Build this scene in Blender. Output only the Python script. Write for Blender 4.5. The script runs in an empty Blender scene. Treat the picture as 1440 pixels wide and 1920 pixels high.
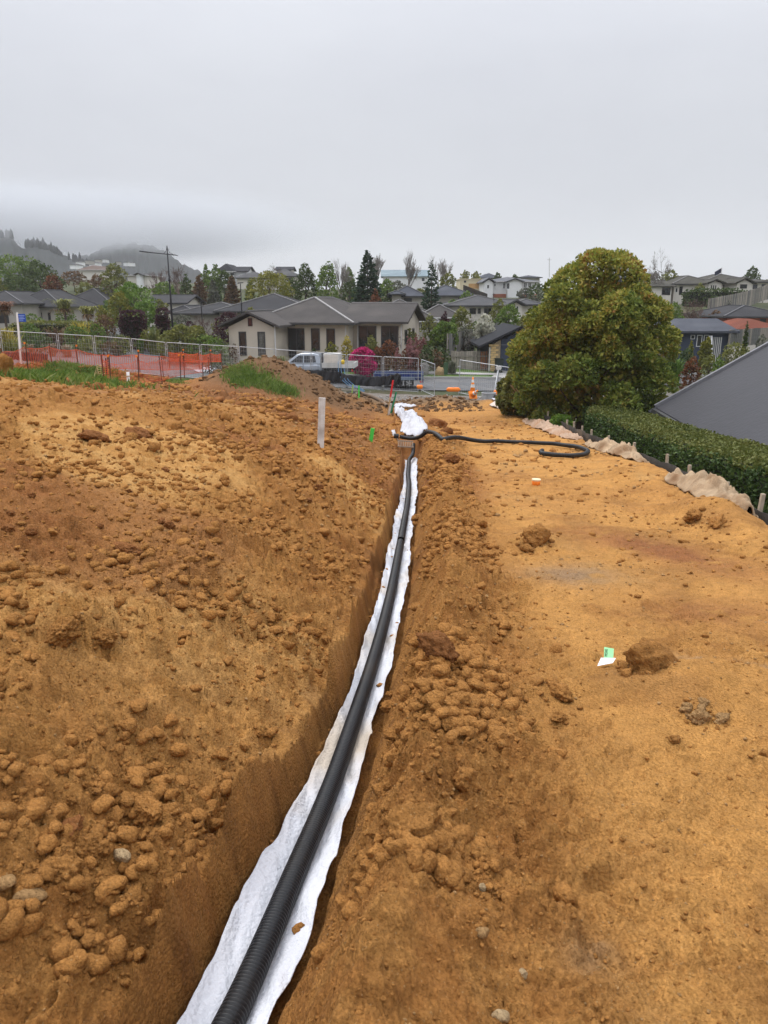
import bpy, math, random
import numpy as np
from mathutils import Vector, Matrix

SC = bpy.context.scene
COL = SC.collection
rnd = random.Random(7)
rs = np.random.RandomState(11)

# ---------------------------------------------------------------- camera, world, sun, exposure
ZC = 6.0                       # camera height (street is about 0.6)
FPX = 1450.0
PITCH = math.radians(15.4)
CP, SP = math.cos(PITCH), math.sin(PITCH)
cam_data = bpy.data.cameras.new('camera')
cam = bpy.data.objects.new('camera', cam_data)
COL.objects.link(cam)
cam.location = (0, 0, ZC)
cam.rotation_euler = (math.radians(90) - PITCH, 0, 0)
cam_data.sensor_fit = 'VERTICAL'
cam_data.sensor_height = 36.0
cam_data.lens = 36.0 * FPX / 1920.0
cam_data.clip_start = 0.05
cam_data.clip_end = 8000
SC.camera = cam

SUN_EL, SUN_AZ = math.radians(58), math.radians(-35)      # azimuth from +y towards +x
world = bpy.data.worlds.new('World')
SC.world = world
world.use_nodes = True
wn, wl = world.node_tree.nodes, world.node_tree.links
wn.clear()
w_out = wn.new('ShaderNodeOutputWorld')
w_bg = wn.new('ShaderNodeBackground')
w_sky = wn.new('ShaderNodeTexSky')
w_sky.sky_type = 'NISHITA'
w_sky.sun_disc = False
w_sky.sun_elevation = SUN_EL
w_sky.sun_rotation = SUN_AZ
w_tc = wn.new('ShaderNodeTexCoord')
w_sep = wn.new('ShaderNodeSeparateXYZ')
wl.new(w_tc.outputs['Generated'], w_sep.inputs[0])
# overcast luminance: even near the horizon, brighter towards the zenith
w_map = wn.new('ShaderNodeMapRange')
w_map.interpolation_type = 'SMOOTHSTEP'
w_map.inputs['From Min'].default_value = 0.12
w_map.inputs['From Max'].default_value = 1.0
w_map.inputs['To Min'].default_value = 1.0
w_map.inputs['To Max'].default_value = 3.5
wl.new(w_sep.outputs['Z'], w_map.inputs['Value'])
w_ms = wn.new('ShaderNodeMapping')
w_ms.inputs['Scale'].default_value = (1.0, 1.0, 3.2)
wl.new(w_tc.outputs['Generated'], w_ms.inputs['Vector'])
w_n = wn.new('ShaderNodeTexNoise')
w_n.inputs['Scale'].default_value = 1.6
w_n.inputs['Detail'].default_value = 6
w_n.inputs['Roughness'].default_value = 0.55
wl.new(w_ms.outputs[0], w_n.inputs['Vector'])
w_r = wn.new('ShaderNodeValToRGB')
w_r.color_ramp.elements[0].position = 0.30
w_r.color_ramp.elements[0].color = (4.08, 4.20, 4.62, 1)
w_r.color_ramp.elements[1].position = 0.68
w_r.color_ramp.elements[1].color = (4.75, 4.88, 5.25, 1)
wl.new(w_n.outputs['Fac'], w_r.inputs['Fac'])
w_mul = wn.new('ShaderNodeVectorMath')
w_mul.operation = 'SCALE'
wl.new(w_r.outputs['Color'], w_mul.inputs[0])
wl.new(w_map.outputs[0], w_mul.inputs['Scale'])
w_mix = wn.new('ShaderNodeMixRGB')
w_mix.inputs['Fac'].default_value = 0.97                  # cloud cover over the clear sky
wl.new(w_sky.outputs[0], w_mix.inputs['Color1'])
wl.new(w_mul.outputs[0], w_mix.inputs['Color2'])
wl.new(w_mix.outputs[0], w_bg.inputs['Color'])
w_bg.inputs['Strength'].default_value = 0.11
wl.new(w_bg.outputs[0], w_out.inputs['Surface'])

sun_data = bpy.data.lights.new('sun', 'SUN')
sun = bpy.data.objects.new('sun', sun_data)
COL.objects.link(sun)
sun_data.energy = 1.5
sun_data.angle = math.radians(25)
sun_data.color = (1.0, 0.97, 0.92)
sd = Vector((math.sin(SUN_AZ) * math.cos(SUN_EL), math.cos(SUN_AZ) * math.cos(SUN_EL), math.sin(SUN_EL)))
sun.rotation_euler = sd.to_track_quat('Z', 'Y').to_euler()
sun.location = (0, 0, 60)

SC.view_settings.view_transform = 'Standard'
SC.view_settings.look = 'None'
SC.view_settings.gamma = 1.0
SC.view_settings.exposure = 0.3
SC.view_settings.use_curve_mapping = False
SC.render.engine = 'CYCLES'
SC.cycles.max_bounces = 6
SC.cycles.diffuse_bounces = 3
SC.cycles.glossy_bounces = 2
SC.cycles.transmission_bounces = 3
SC.cycles.volume_bounces = 1
SC.cycles.transparent_max_bounces = 8
SC.cycles.use_denoising = True
SC.render.film_transparent = False

# ---------------------------------------------------------------- pixel helpers (photo pixels 1440x1920 -> places)
def ray(px, py):
    u = (px - 720.0) / FPX
    w = (960.0 - py) / FPX
    y = CP + w * SP
    z = -SP + w * CP
    return u / y, z / y

def P(px, py, d):
    a, b = ray(px, py)
    return (a * d, d, ZC + b * d)

def X(px, d, py=600):
    return ray(px, py)[0] * d

# ---------------------------------------------------------------- numpy noise
def _h(ix, iy, seed):
    n = (ix.astype(np.int64) * 374761393 + iy.astype(np.int64) * 668265263 + seed * 1442695041) & 0xFFFFFFFF
    n = ((n ^ (n >> 13)) * 1274126177) & 0xFFFFFFFF
    n = (n ^ (n >> 16)) & 0xFFFFFFFF
    return n / 4294967295.0

def vnoise(x, y, seed=0):
    x0 = np.floor(x); y0 = np.floor(y)
    fx = x - x0; fy = y - y0
    fx = fx * fx * fx * (fx * (fx * 6 - 15) + 10); fy = fy * fy * fy * (fy * (fy * 6 - 15) + 10)
    a = _h(x0, y0, seed); b = _h(x0 + 1, y0, seed); c = _h(x0, y0 + 1, seed); d = _h(x0 + 1, y0 + 1, seed)
    return (a + (b - a) * fx) * (1 - fy) + (c + (d - c) * fx) * fy

def fbm(x, y, seed=0, octv=4, gain=0.5):
    s = 0.0; a = 1.0; t = 0.0
    for i in range(octv):
        s = s + a * (vnoise(x, y, seed + i * 17) * 2 - 1)
        t += a
        x = x * 2.03 + 13.1; y = y * 2.03 + 7.7; a *= gain
    return s / t

def clods(x, y, cell, rmin, rmax, prob, seed, flat=0.8):
    """height of half buried lumps, one candidate per jittered cell"""
    u = x / cell; v = y / cell
    iu = np.floor(u); iv = np.floor(v)
    best = np.zeros_like(x)
    for dx in (-1, 0, 1):
        for dy in (-1, 0, 1):
            cx = iu + dx; cy = iv + dy
            ox = cx + _h(cx, cy, seed); oy = cy + _h(cx, cy, seed + 5)
            k = _h(cx, cy, seed + 9)
            r = (rmin + (rmax - rmin) * k * k)
            on = _h(cx, cy, seed + 21) < prob
            an = _h(cx, cy, seed + 31) * 6.283
            st = 0.65 + 0.7 * _h(cx, cy, seed + 41)
            ddx = (u - ox) * cell; ddy = (v - oy) * cell
            ca = np.cos(an); sa = np.sin(an)
            ex = (ddx * ca + ddy * sa) / st; ey = (-ddx * sa + ddy * ca) * st
            q = np.maximum(np.abs(ex), np.maximum(np.abs(ex * .5 + ey * .87), np.abs(ex * .42 - ey * .91))) ** 2 * .7 + .38 * (ex * ex + ey * ey)
            tilt = 1 + 0.5 * (ddx * sa - ddy * ca) / r
            hgt = r * np.maximum(0, 1 - q / (r * r)) ** .72 * flat
            top_ = r * (.38 + .35 * _h(cx, cy, seed + 61)) + ex * (_h(cx, cy, seed + 71) - .5) * 1.1 + ey * (_h(cx, cy, seed + 81) - .5) * 1.1
            hgt = np.maximum(0, np.minimum(hgt, top_)) * (0.55 + 0.7 * _h(cx, cy, seed + 51))
            best = np.maximum(best, np.where(on, hgt, 0))
    return best

def cells(x, y, cell, seed, sharp=1.0):
    """close-packed rounded lumps of uneven height covering the whole surface, about 0..1"""
    u = x / cell; v = y / cell
    iu = np.floor(u); iv = np.floor(v)
    best = np.zeros_like(x)
    for dx in (-1, 0, 1):
        for dy in (-1, 0, 1):
            cx = iu + dx; cy = iv + dy
            ox = cx + _h(cx, cy, seed); oy = cy + _h(cx, cy, seed + 5)
            hh = .25 + .75 * _h(cx, cy, seed + 9) ** 1.4
            an = _h(cx, cy, seed + 13) * 6.283; ca, sa = np.cos(an), np.sin(an)
            ex = (u - ox) * ca + (v - oy) * sa; ey = -(u - ox) * sa + (v - oy) * ca
            q = (.6 * np.maximum(np.abs(ex), np.maximum(np.abs(ex * .5 + ey * .87), np.abs(ex * .42 - ey * .91))) ** 2 + .45 * (ex * ex + ey * ey)) / (.45 + .55 * hh)
            best = np.maximum(best, hh * np.minimum(np.maximum(0, 1 - q) ** (.62 * sharp), .72 + ex * (_h(cx, cy, seed + 17) - .5) * 1.2 + ey * (_h(cx, cy, seed + 19) - .5) * 1.2))
    return best

def sstep(a, b, x):
    t = np.clip((x - a) / (b - a), 0, 1)
    return t * t * (3 - 2 * t)

# ---------------------------------------------------------------- terrain (z relative to the camera)
def base(y):
    return np.interp(y, [-20, 0, 5, 10, 15, 20, 25, 30, 38, 46, 60], [-0.6, -1.55, -2.05, -2.55, -3.07, -3.6, -4.08, -4.5, -4.98, -5.3, -5.45])

def tdepth(y):
    return np.interp(y, [-5, 0, 6, 12, 17, 19.0, 20.5], [0.48, 0.47, 0.46, 0.44, 0.42, 0.40, 0.0])

def on_surface(px, py, zf):
    a, b = ray(px, py)
    lo, hi = 0.5, 60.0
    for d in np.arange(0.8, 80, 0.02):
        if b * d <= zf(d):
            return a * d, d
    return a * 60, 60

pipe_px = [(330, 2060), (436, 1920), (500, 1742), (554, 1617), (610, 1492), (654, 1367), (696, 1242), (717, 1170), (732, 1110), (742, 1060), (753, 1000), (764, 940), (767, 905), (765, 885), (767, 865)]
lin_l = [(240, 2060), (335, 1920), (410, 1742), (469, 1617), (512, 1554), (552, 1492), (594, 1408), (633, 1325), (667, 1242), (675, 1200), (696, 1140), (712, 1075), (727, 1020), (740, 960), (752, 915), (758, 880), (760, 862)]
lin_r = [(430, 2060), (504, 1920), (567, 1742), (598, 1617), (642, 1492), (690, 1367), (712, 1283), (738, 1200), (752, 1120), (762, 1070), (767, 1010), (775, 960), (780, 915), (779, 885), (779, 862)]
fl = lambda off: (lambda d: float(base(d) - tdepth(d)) + off)
PIPE = np.array([on_surface(a, b, fl(0.11)) for a, b in pipe_px])
LINL = np.array([on_surface(a, b, fl(0.08)) for a, b in lin_l])
LINR = np.array([on_surface(a, b, fl(0.05)) for a, b in lin_r])
TY = np.linspace(0.3, 20.3, 400)
def smooth(a, k=9):
    ker = np.ones(k) / k
    return np.convolve(np.pad(a, k // 2, mode='edge'), ker, mode='valid')
def ext(pts):
    o = pts[np.argsort(pts[:, 1])]
    s0 = (o[2, 0] - o[0, 0]) / (o[2, 1] - o[0, 1])
    first = np.array([[o[0, 0] - s0 * (o[0, 1] - 0.2), 0.2]])
    return np.vstack([first, o])
PE, LE, RE = ext(PIPE), ext(LINL), ext(LINR)
TX = smooth(np.interp(TY, PE[:, 1], PE[:, 0]), 15)
TLt = smooth(np.interp(TY, LE[:, 1], LE[:, 0]), 15)
TRt = smooth(np.interp(TY, RE[:, 1], RE[:, 0]), 15)
TL = np.minimum(TLt, TX - 0.11) - 0.012
TR = np.maximum(TRt, TX + 0.13) + 0.03

def edge_r(y):
    return np.interp(y, [-5, 0, 7.8, 13.3, 19, 28, 37, 46], [3.1, 3.3, 3.9, 4.75, 5.0, 5.4, 5.6, 5.8])

# far controls: x, y, z relative to the camera
CTRL = [(-22.8, 46, -3.9), (-16, 46, -4.2), (-10.1, 46, -4.55), (-5, 46, -5.1), (2.1, 46, -5.4), (6.7, 46, -5.5), (12, 46, -5.4),
        (-24, 52, -3.75), (-12, 52, -4.65), (-5, 51, -5.25), (2, 52, -5.45), (8, 52, -5.5), (20, 50, -4.6), (13, 52, -5.3),
        (-11, 60, -4.3), (-4, 60, -4.2), (3, 60, -4.35), (8, 57, -5.2), (12, 57, -5.2), (-25, 62, -3.5), (-20, 75, -3.2),
        (-35, 60, -3.4), (-22, 85, -3.0), (-30, 30, -2.9), (-40, 40, -3.3), (-45, 60, -2.8), (40, 40, -4), (20, 30, -5.2),
        (12, 20, -5.0), (10, 12, -4.2), (20, 10, -5), (60, 60, -2), (50, 20, -5), (-40, 0, -0.5), (0, -40, 0), (40, -30, -3),
        (0, 250, 3), (-120, 250, 2), (120, 250, 4), (0, 500, -2), (-400, 400, -4), (400, 400, 2), (200, 150, 2), (-200, 150, -4),
        (-60, 100, -2), (45, 90, -1.2)]
for _p, _e, _d in [(60, 577, 95), (160, 577, 112), (312, 570, 95), (465, 586, 80), (805, 557, 97), (905, 575, 83), (955, 531, 141), (885, 531, 147), (917, 522, 186), (760, 521, 171), (440, 511, 156), (515, 522, 152), (175, 507, 206), (262, 517, 166),
                   (1230, 538, 111), (1320, 534, 112), (1400, 531, 112), (1195, 517, 143), (1308, 624, 57), (1405, 596, 73), (1420, 624, 66)]:
    _x, _y, _z = P(_p, _e, _d)
    CTRL.append((_x, _d, _z - ZC - 2.45)); CTRL.append((_x + 4, _d + 5, _z - ZC - 2.4))

def near_macro(x, y):
    b = base(y)
    yl = np.clip(y, TY[0], TY[-1])
    tx = np.interp(yl, TY, TX); xl = np.interp(yl, TY, TL); xr = np.interp(yl, TY, TR)
    # beyond the trench head the bank foot drifts left
    q = xl - 0.06 - x
    q2 = np.maximum(q, 0)
    drift = sstep(20, 34, y) * 2.2
    qq = np.maximum(q2 - drift, 0)
    bank = 1.72 * (1 - np.exp(-qq * 0.27)) - 0.25 * (1 - sstep(0, 1.0, q2))
    bank = bank * (1 - 0.22 * sstep(20, 27, y) - 0.30 * sstep(33, 44, y))
    bank = bank + 0.16 * np.exp(-((y - 12.5) / 3.0) ** 2) * sstep(1.5, 4, q2)
    bank = bank - 0.45 * np.exp(-((y - 26) / 4.5) ** 2) * sstep(6.5, 9, q2)
    bank = bank + fbm(x * .5, y * .5, 3, 3) * 0.16 * sstep(.3, 2, q2)
    berm_w = x - xr
    bh = 0.22 + 0.14 * fbm(x * .9 + 3, y * .9, 8, 3)
    bw = np.interp(y, [0, 3, 8, 20], [0.42, 0.38, 0.42, 0.7])
    berm = bh * np.exp(-((berm_w - bw * .75) / (bw * .62)) ** 2) * (berm_w > -0.5) * (1 - sstep(19, 24, y) * .6)
    g = b + np.where(q > 0, bank, 0) + np.where(q <= 0, berm, 0)
    # transition across trench
    # undulation of the strip
    g = g + fbm(x * .35, y * .3, 31, 3) * 0.06
    # mound in the middle distance
    mx, my = -5.4, 35.5
    mound = 1.35 * np.exp(-(((x - mx) / 2.3) ** 2 + ((y - my) / 2.6) ** 2)) + 0.50 * np.exp(-(((x + 3.4) / 1.6) ** 2 + ((y - 36) / 2.2) ** 2))
    mound += 0.35 * np.exp(-(((x + 1.2) / 1.6) ** 2 + ((y - 37) / 1.5) ** 2))
    mound += 0.42 * np.exp(-(((x - 2.9) / 1.6) ** 2 + ((y - 37.5) / 1.1) ** 2)) + 0.3 * np.exp(-(((x - 5.0) / .8) ** 2 + ((y - 36.5) / 1.0) ** 2))
    heap = 0.75 * np.exp(-(((x + 13.5) / 4.5) ** 2 + ((y - 31.5) / 1.6) ** 2))
    g = g + mound + heap
    # small local features of the strip on the right
    def bump(px, py, h, sx, sy):
        a, c = ray(px, py)
        d = 1.6 / (-c - 0.1)
        return h * np.exp(-(((x - a * d) / sx) ** 2 + ((y - d) / sy) ** 2))
    g = g + bump(1330, 1310, .16, .45, .30) + bump(1010, 1020, .10, .22, .3) + bump(1050, 1310, .05, .3, .12) + bump(1100, 980, .05, .5, .15)
    g = g + bump(1330, 985, .22, .35, .8) + bump(1180, 905, .18, .3, 1.1)
    # right edge and the neighbour's land
    er = edge_r(y)
    drop = np.interp(y, [0, 12, 25, 36, 46], [1.2, 1.1, .9, .5, .1])
    g = g - drop * sstep(0.12, 0.75, x - er) + 0.05 * np.exp(-((x - er + .25) / .25) ** 2)
    # the trench itself
    f = b - tdepth(y)
    wob = 0.08 * fbm(y * 1.1, y * 0 + 3, 77, 3) + .06 * fbm(x * 2.5, y * 3.2, 79, 3)
    left = f + 4.6 * np.maximum(0, (xl - x) + wob * .8)
    right = f + 1.9 * np.maximum(0, (x - xr) + wob * .8)
    tr = np.maximum(left, right) - 0.05 * ((x > xl) & (x < xr))
    endw = sstep(19.6, 20.4, y)
    tr = tr + endw * 2.0
    kk = .03; hh_ = np.clip(.5 + .5 * (tr - g) / kk, 0, 1)
    g = tr + (g - tr) * hh_ - kk * hh_ * (1 - hh_)
    return g

def far_macro(x, y):
    x = np.asarray(x, float); y = np.asarray(y, float)
    num = np.zeros_like(x); den = np.zeros_like(x)
    for cx, cy, cz in CTRL:
        s2 = 3.0 + (abs(cx) + abs(cy)) * 0.04
        w = 1.0 / ((x - cx) ** 2 + (y - cy) ** 2 + s2 * s2) ** 2
        num += w * cz; den += w
    return num / den

def terrain(x, y):
    """relative z of the ground"""
    x = np.atleast_1d(np.asarray(x, float)); y = np.atleast_1d(np.asarray(y, float))
    w = sstep(38, 46, y)
    w = np.maximum(w, sstep(9, 16, x) * (y > -100))
    w = np.maximum(w, sstep(26, 34, -x))
    w = np.maximum(w, sstep(3, 12, -y))
    n = near_macro(x, y)
    f = far_macro(x, y)
    return n * (1 - w) + f * w

def tz(x, y):
    return ZC + float(terrain(x, y)[0])

def G(px, py, d0=1.0, d1=80.0):
    """where the ray through a photo pixel first meets the ground"""
    a, b = ray(px, py)
    d = np.arange(d0, d1, 0.03)
    t = terrain(a * d, d)
    hit = np.nonzero(b * d <= t)[0]
    k = hit[0] if len(hit) else len(d) - 1
    return a * d[k], float(d[k]), ZC + float(t[k])

# ---------------------------------------------------------------- object helpers
def tag(o, label=None, cat=None, group=None, kind=None):
    if label: o['label'] = label
    if cat: o['category'] = cat
    if group: o['group'] = group
    if kind: o['kind'] = kind
    return o

def empty(name, loc, rz=0, label=None, cat=None, group=None):
    o = bpy.data.objects.new(name, None)
    o.empty_display_size = 0.2
    COL.objects.link(o)
    o.location = loc
    o.rotation_euler = (0, 0, rz)
    return tag(o, label, cat, group)

def np_mesh(name, verts, faces, smooth_=False):
    me = bpy.data.meshes.new(name)
    verts = np.asarray(verts, np.float32); faces = np.asarray(faces, np.int32)
    k = faces.shape[1]
    me.vertices.add(len(verts)); me.vertices.foreach_set('co', verts.ravel())
    me.loops.add(faces.size); me.loops.foreach_set('vertex_index', faces.ravel())
    me.polygons.add(len(faces))
    me.polygons.foreach_set('loop_start', np.arange(0, faces.size, k, dtype=np.int32))
    me.update(calc_edges=True)
    if smooth_:
        me.polygons.foreach_set('use_smooth', np.ones(len(faces), bool))
    me.validate()
    return me

def link(name, me, mat=None, parent=None, loc=(0, 0, 0)):
    o = bpy.data.objects.new(name, me)
    COL.objects.link(o)
    if mat is not None and not me.materials:
        me.materials.append(mat)
    if parent is not None:
        o.parent = parent
    o.location = loc
    return o

class MB:
    def __init__(s):
        s.v = []; s.f = []
    def add(s, vs, fs):
        n = len(s.v)
        s.v.extend([tuple(v) for v in vs]); s.f.extend([tuple(i + n for i in f) for f in fs])
        return s
    def box(s, x0, x1, y0, y1, z0, z1):
        return s.add([(x0, y0, z0), (x1, y0, z0), (x1, y1, z0), (x0, y1, z0), (x0, y0, z1), (x1, y0, z1), (x1, y1, z1), (x0, y1, z1)],
                     [(0, 3, 2, 1), (4, 5, 6, 7), (0, 1, 5, 4), (1, 2, 6, 5), (2, 3, 7, 6), (3, 0, 4, 7)])
    def bar(s, a, b, w, h=None, up=(0, 0, 1)):
        a = Vector(a); b = Vector(b); h = h or w
        d = (b - a).normalized(); up = Vector(up)
        if abs(d.dot(up)) > .97: up = Vector((0, 1, 0))
        r = d.cross(up).normalized() * (w / 2); u = r.cross(d).normalized() * (h / 2)
        vs = [p + sx * r + sz * u for p in (a, b) for sx, sz in ((-1, -1), (1, -1), (1, 1), (-1, 1))]
        return s.add(vs, [(0, 1, 2, 3), (7, 6, 5, 4), (0, 4, 5, 1), (1, 5, 6, 2), (2, 6, 7, 3), (3, 7, 4, 0)])
    def tube(s, pts, r, n=8, cap=True):
        pts = [Vector(p) for p in pts]
        rr = r if hasattr(r, '__len__') else [r] * len(pts)
        N = None; vs = []
        for i, p in enumerate(pts):
            d = (pts[min(i + 1, len(pts) - 1)] - pts[max(i - 1, 0)])
            d = d.normalized() if d.length > 1e-9 else Vector((0, 0, 1))
            if N is None:
                N = d.orthogonal().normalized()
            N = (N - d * N.dot(d))
            N = N.normalized() if N.length > 1e-6 else d.orthogonal().normalized()
            B = d.cross(N)
            for k in range(n):
                t = 2 * math.pi * k / n
                vs.append(p + (N * math.cos(t) + B * math.sin(t)) * rr[i])
        fs = []
        for i in range(len(pts) - 1):
            for k in range(n):
                k2 = (k + 1) % n
                fs.append((i * n + k, i * n + k2, (i + 1) * n + k2, (i + 1) * n + k))
        if cap:
            fs.append(tuple(range(n - 1, -1, -1))); m = (len(pts) - 1) * n
            fs.append(tuple(range(m, m + n)))
        return s.add(vs, fs)
    def cyl(s, c, r, h, n=12, r2=None, axis='z'):
        c = Vector(c); a = {'x': Vector((1, 0, 0)), 'y': Vector((0, 1, 0)), 'z': Vector((0, 0, 1))}[axis]
        return s.tube([c, c + a * h], [r, r if r2 is None else r2], n)
    def prism(s, poly, y0, y1):
        """polygon in x,z extruded along y"""
        n = len(poly)
        vs = [(x, y0, z) for x, z in poly] + [(x, y1, z) for x, z in poly]
        fs = [tuple(range(n)), tuple(range(2 * n - 1, n - 1, -1))]
        for i in range(n):
            j = (i + 1) % n
            fs.append((i, i + n, j + n, j))
        return s.add(vs, fs)
    def mesh(s, name, smooth_=False):
        me = bpy.data.meshes.new(name)
        me.from_pydata(s.v, [], s.f)
        me.update()
        if smooth_:
            me.polygons.foreach_set('use_smooth', np.ones(len(me.polygons), bool))
        return me
    def build(s, name, mat, parent=None, loc=(0, 0, 0), smooth_=False):
        return link(name, s.mesh(name, smooth_), mat, parent, loc)

# ---------------------------------------------------------------- materials
def srgb(r, g, b):
    f = lambda c: (c / 255 / 12.92) if c / 255 <= 0.04045 else ((c / 255 + 0.055) / 1.055) ** 2.4
    return (f(r), f(g), f(b), 1)

MATS = {}
def M(name, col, rough=0.8, var=0.12, scale=3.0, bump=0.0, bscale=40.0, metal=0.0, stripes=None, spec=0.3, dirt=None, coat=0.0):
    """procedural material: base colour broken up by noise, optional relief, stripes (axis, spacing, depth), dirt colour"""
    if name in MATS: return MATS[name]
    m = bpy.data.materials.new(name); MATS[name] = m
    m.use_nodes = True
    nt = m.node_tree; N, L = nt.nodes, nt.links
    b = N['Principled BSDF']
    b.inputs['Roughness'].default_value = rough
    b.inputs['Metallic'].default_value = metal
    b.inputs['Specular IOR Level'].default_value = spec
    if coat: b.inputs['Coat Weight'].default_value = coat
    tc = N.new('ShaderNodeTexCoord')
    n = N.new('ShaderNodeTexNoise')
    n.inputs['Scale'].default_value = scale; n.inputs['Detail'].default_value = 5; n.inputs['Roughness'].default_value = .6
    L.new(tc.outputs['Object'], n.inputs['Vector'])
    r = N.new('ShaderNodeValToRGB')
    c = col
    r.color_ramp.elements[0].position = .3; r.color_ramp.elements[1].position = .7
    r.color_ramp.elements[0].color = (c[0] * (1 - var), c[1] * (1 - var), c[2] * (1 - var), 1)
    r.color_ramp.elements[1].color = (min(1, c[0] * (1 + var)), min(1, c[1] * (1 + var)), min(1, c[2] * (1 + var)), 1)
    L.new(n.outputs['Fac'], r.inputs['Fac'])
    out = r.outputs['Color']
    if dirt:
        n2 = N.new('ShaderNodeTexNoise'); n2.inputs['Scale'].default_value = scale * .6; n2.inputs['Detail'].default_value = 8
        L.new(tc.outputs['Object'], n2.inputs['Vector'])
        mr = N.new('ShaderNodeMapRange'); mr.inputs['From Min'].default_value = .48; mr.inputs['From Max'].default_value = .7
        L.new(n2.outputs['Fac'], mr.inputs['Value'])
        mx = N.new('ShaderNodeMixRGB'); L.new(mr.outputs[0], mx.inputs['Fac']); L.new(out, mx.inputs['Color1'])
        mx.inputs['Color2'].default_value = dirt
        out = mx.outputs['Color']
    L.new(out, b.inputs['Base Color'])
    hs = None
    if bump:
        nb = N.new('ShaderNodeTexNoise'); nb.inputs['Scale'].default_value = bscale; nb.inputs['Detail'].default_value = 4
        L.new(tc.outputs['Object'], nb.inputs['Vector'])
        bp = N.new('ShaderNodeBump'); bp.inputs['Strength'].default_value = bump; bp.inputs['Distance'].default_value = 1.5 / bscale
        L.new(nb.outputs['Fac'], bp.inputs['Height'])
        L.new(bp.outputs[0], b.inputs['Normal']); hs = bp
    if stripes:
        ax, sp_, dep = stripes
        sx = N.new('ShaderNodeSeparateXYZ'); L.new(tc.outputs['Object'], sx.inputs[0])
        mo = N.new('ShaderNodeMath'); mo.operation = 'FRACT'
        mu = N.new('ShaderNodeMath'); mu.operation = 'MULTIPLY'; mu.inputs[1].default_value = 1 / sp_
        L.new(sx.outputs[ax], mu.inputs[0]); L.new(mu.outputs[0], mo.inputs[0])
        bp2 = N.new('ShaderNodeBump'); bp2.inputs['Strength'].default_value = 1; bp2.inputs['Distance'].default_value = dep
        L.new(mo.outputs[0], bp2.inputs['Height'])
        if hs: L.new(hs.outputs[0], bp2.inputs['Normal'])
        L.new(bp2.outputs[0], b.inputs['Normal'])
    return m

def leafmat(name, cols, transl=0.25, rough=0.6):
    """foliage: colours picked leaf by leaf and drifting over the crown"""
    if name in MATS: return MATS[name]
    m = bpy.data.materials.new(name); MATS[name] = m
    m.use_nodes = True
    N, L = m.node_tree.nodes, m.node_tree.links
    b = N['Principled BSDF']; b.inputs['Roughness'].default_value = rough; b.inputs['Specular IOR Level'].default_value = .25
    g = N.new('ShaderNodeNewGeometry')
    tc = N.new('ShaderNodeTexCoord')
    n = N.new('ShaderNodeTexNoise'); n.inputs['Scale'].default_value = .9; n.inputs['Detail'].default_value = 3
    L.new(tc.outputs['Object'], n.inputs['Vector'])
    m1 = N.new('ShaderNodeMath'); m1.operation = 'MULTIPLY'; m1.inputs[1].default_value = .55
    L.new(g.outputs['Random Per Island'], m1.inputs[0])
    m2 = N.new('ShaderNodeMath'); m2.operation = 'MULTIPLY_ADD'; m2.inputs[1].default_value = 1.3; m2.inputs[2].default_value = -.42
    L.new(n.outputs['Fac'], m2.inputs[0])
    m3 = N.new('ShaderNodeMath'); m3.operation = 'ADD'; m3.use_clamp = True
    L.new(m1.outputs[0], m3.inputs[0]); L.new(m2.outputs[0], m3.inputs[1])
    r = N.new('ShaderNodeValToRGB')
    els = r.color_ramp.elements
    while len(els) < len(cols): els.new(.5)
    for i, c in enumerate(cols):
        els[i].position = i / max(1, len(cols) - 1) * .9 + .05
        els[i].color = (c[0], c[1], c[2], 1)
    L.new(m3.outputs[0], r.inputs['Fac'])
    L.new(r.outputs['Color'], b.inputs['Base Color'])
    t = N.new('ShaderNodeBsdfTranslucent'); L.new(r.outputs['Color'], t.inputs['Color'])
    mx = N.new('ShaderNodeMixShader'); mx.inputs['Fac'].default_value = transl
    L.new(b.outputs[0], mx.inputs[1]); L.new(t.outputs[0], mx.inputs[2])
    L.new(mx.outputs[0], N['Material Output'].inputs['Surface'])
    return m

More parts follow.
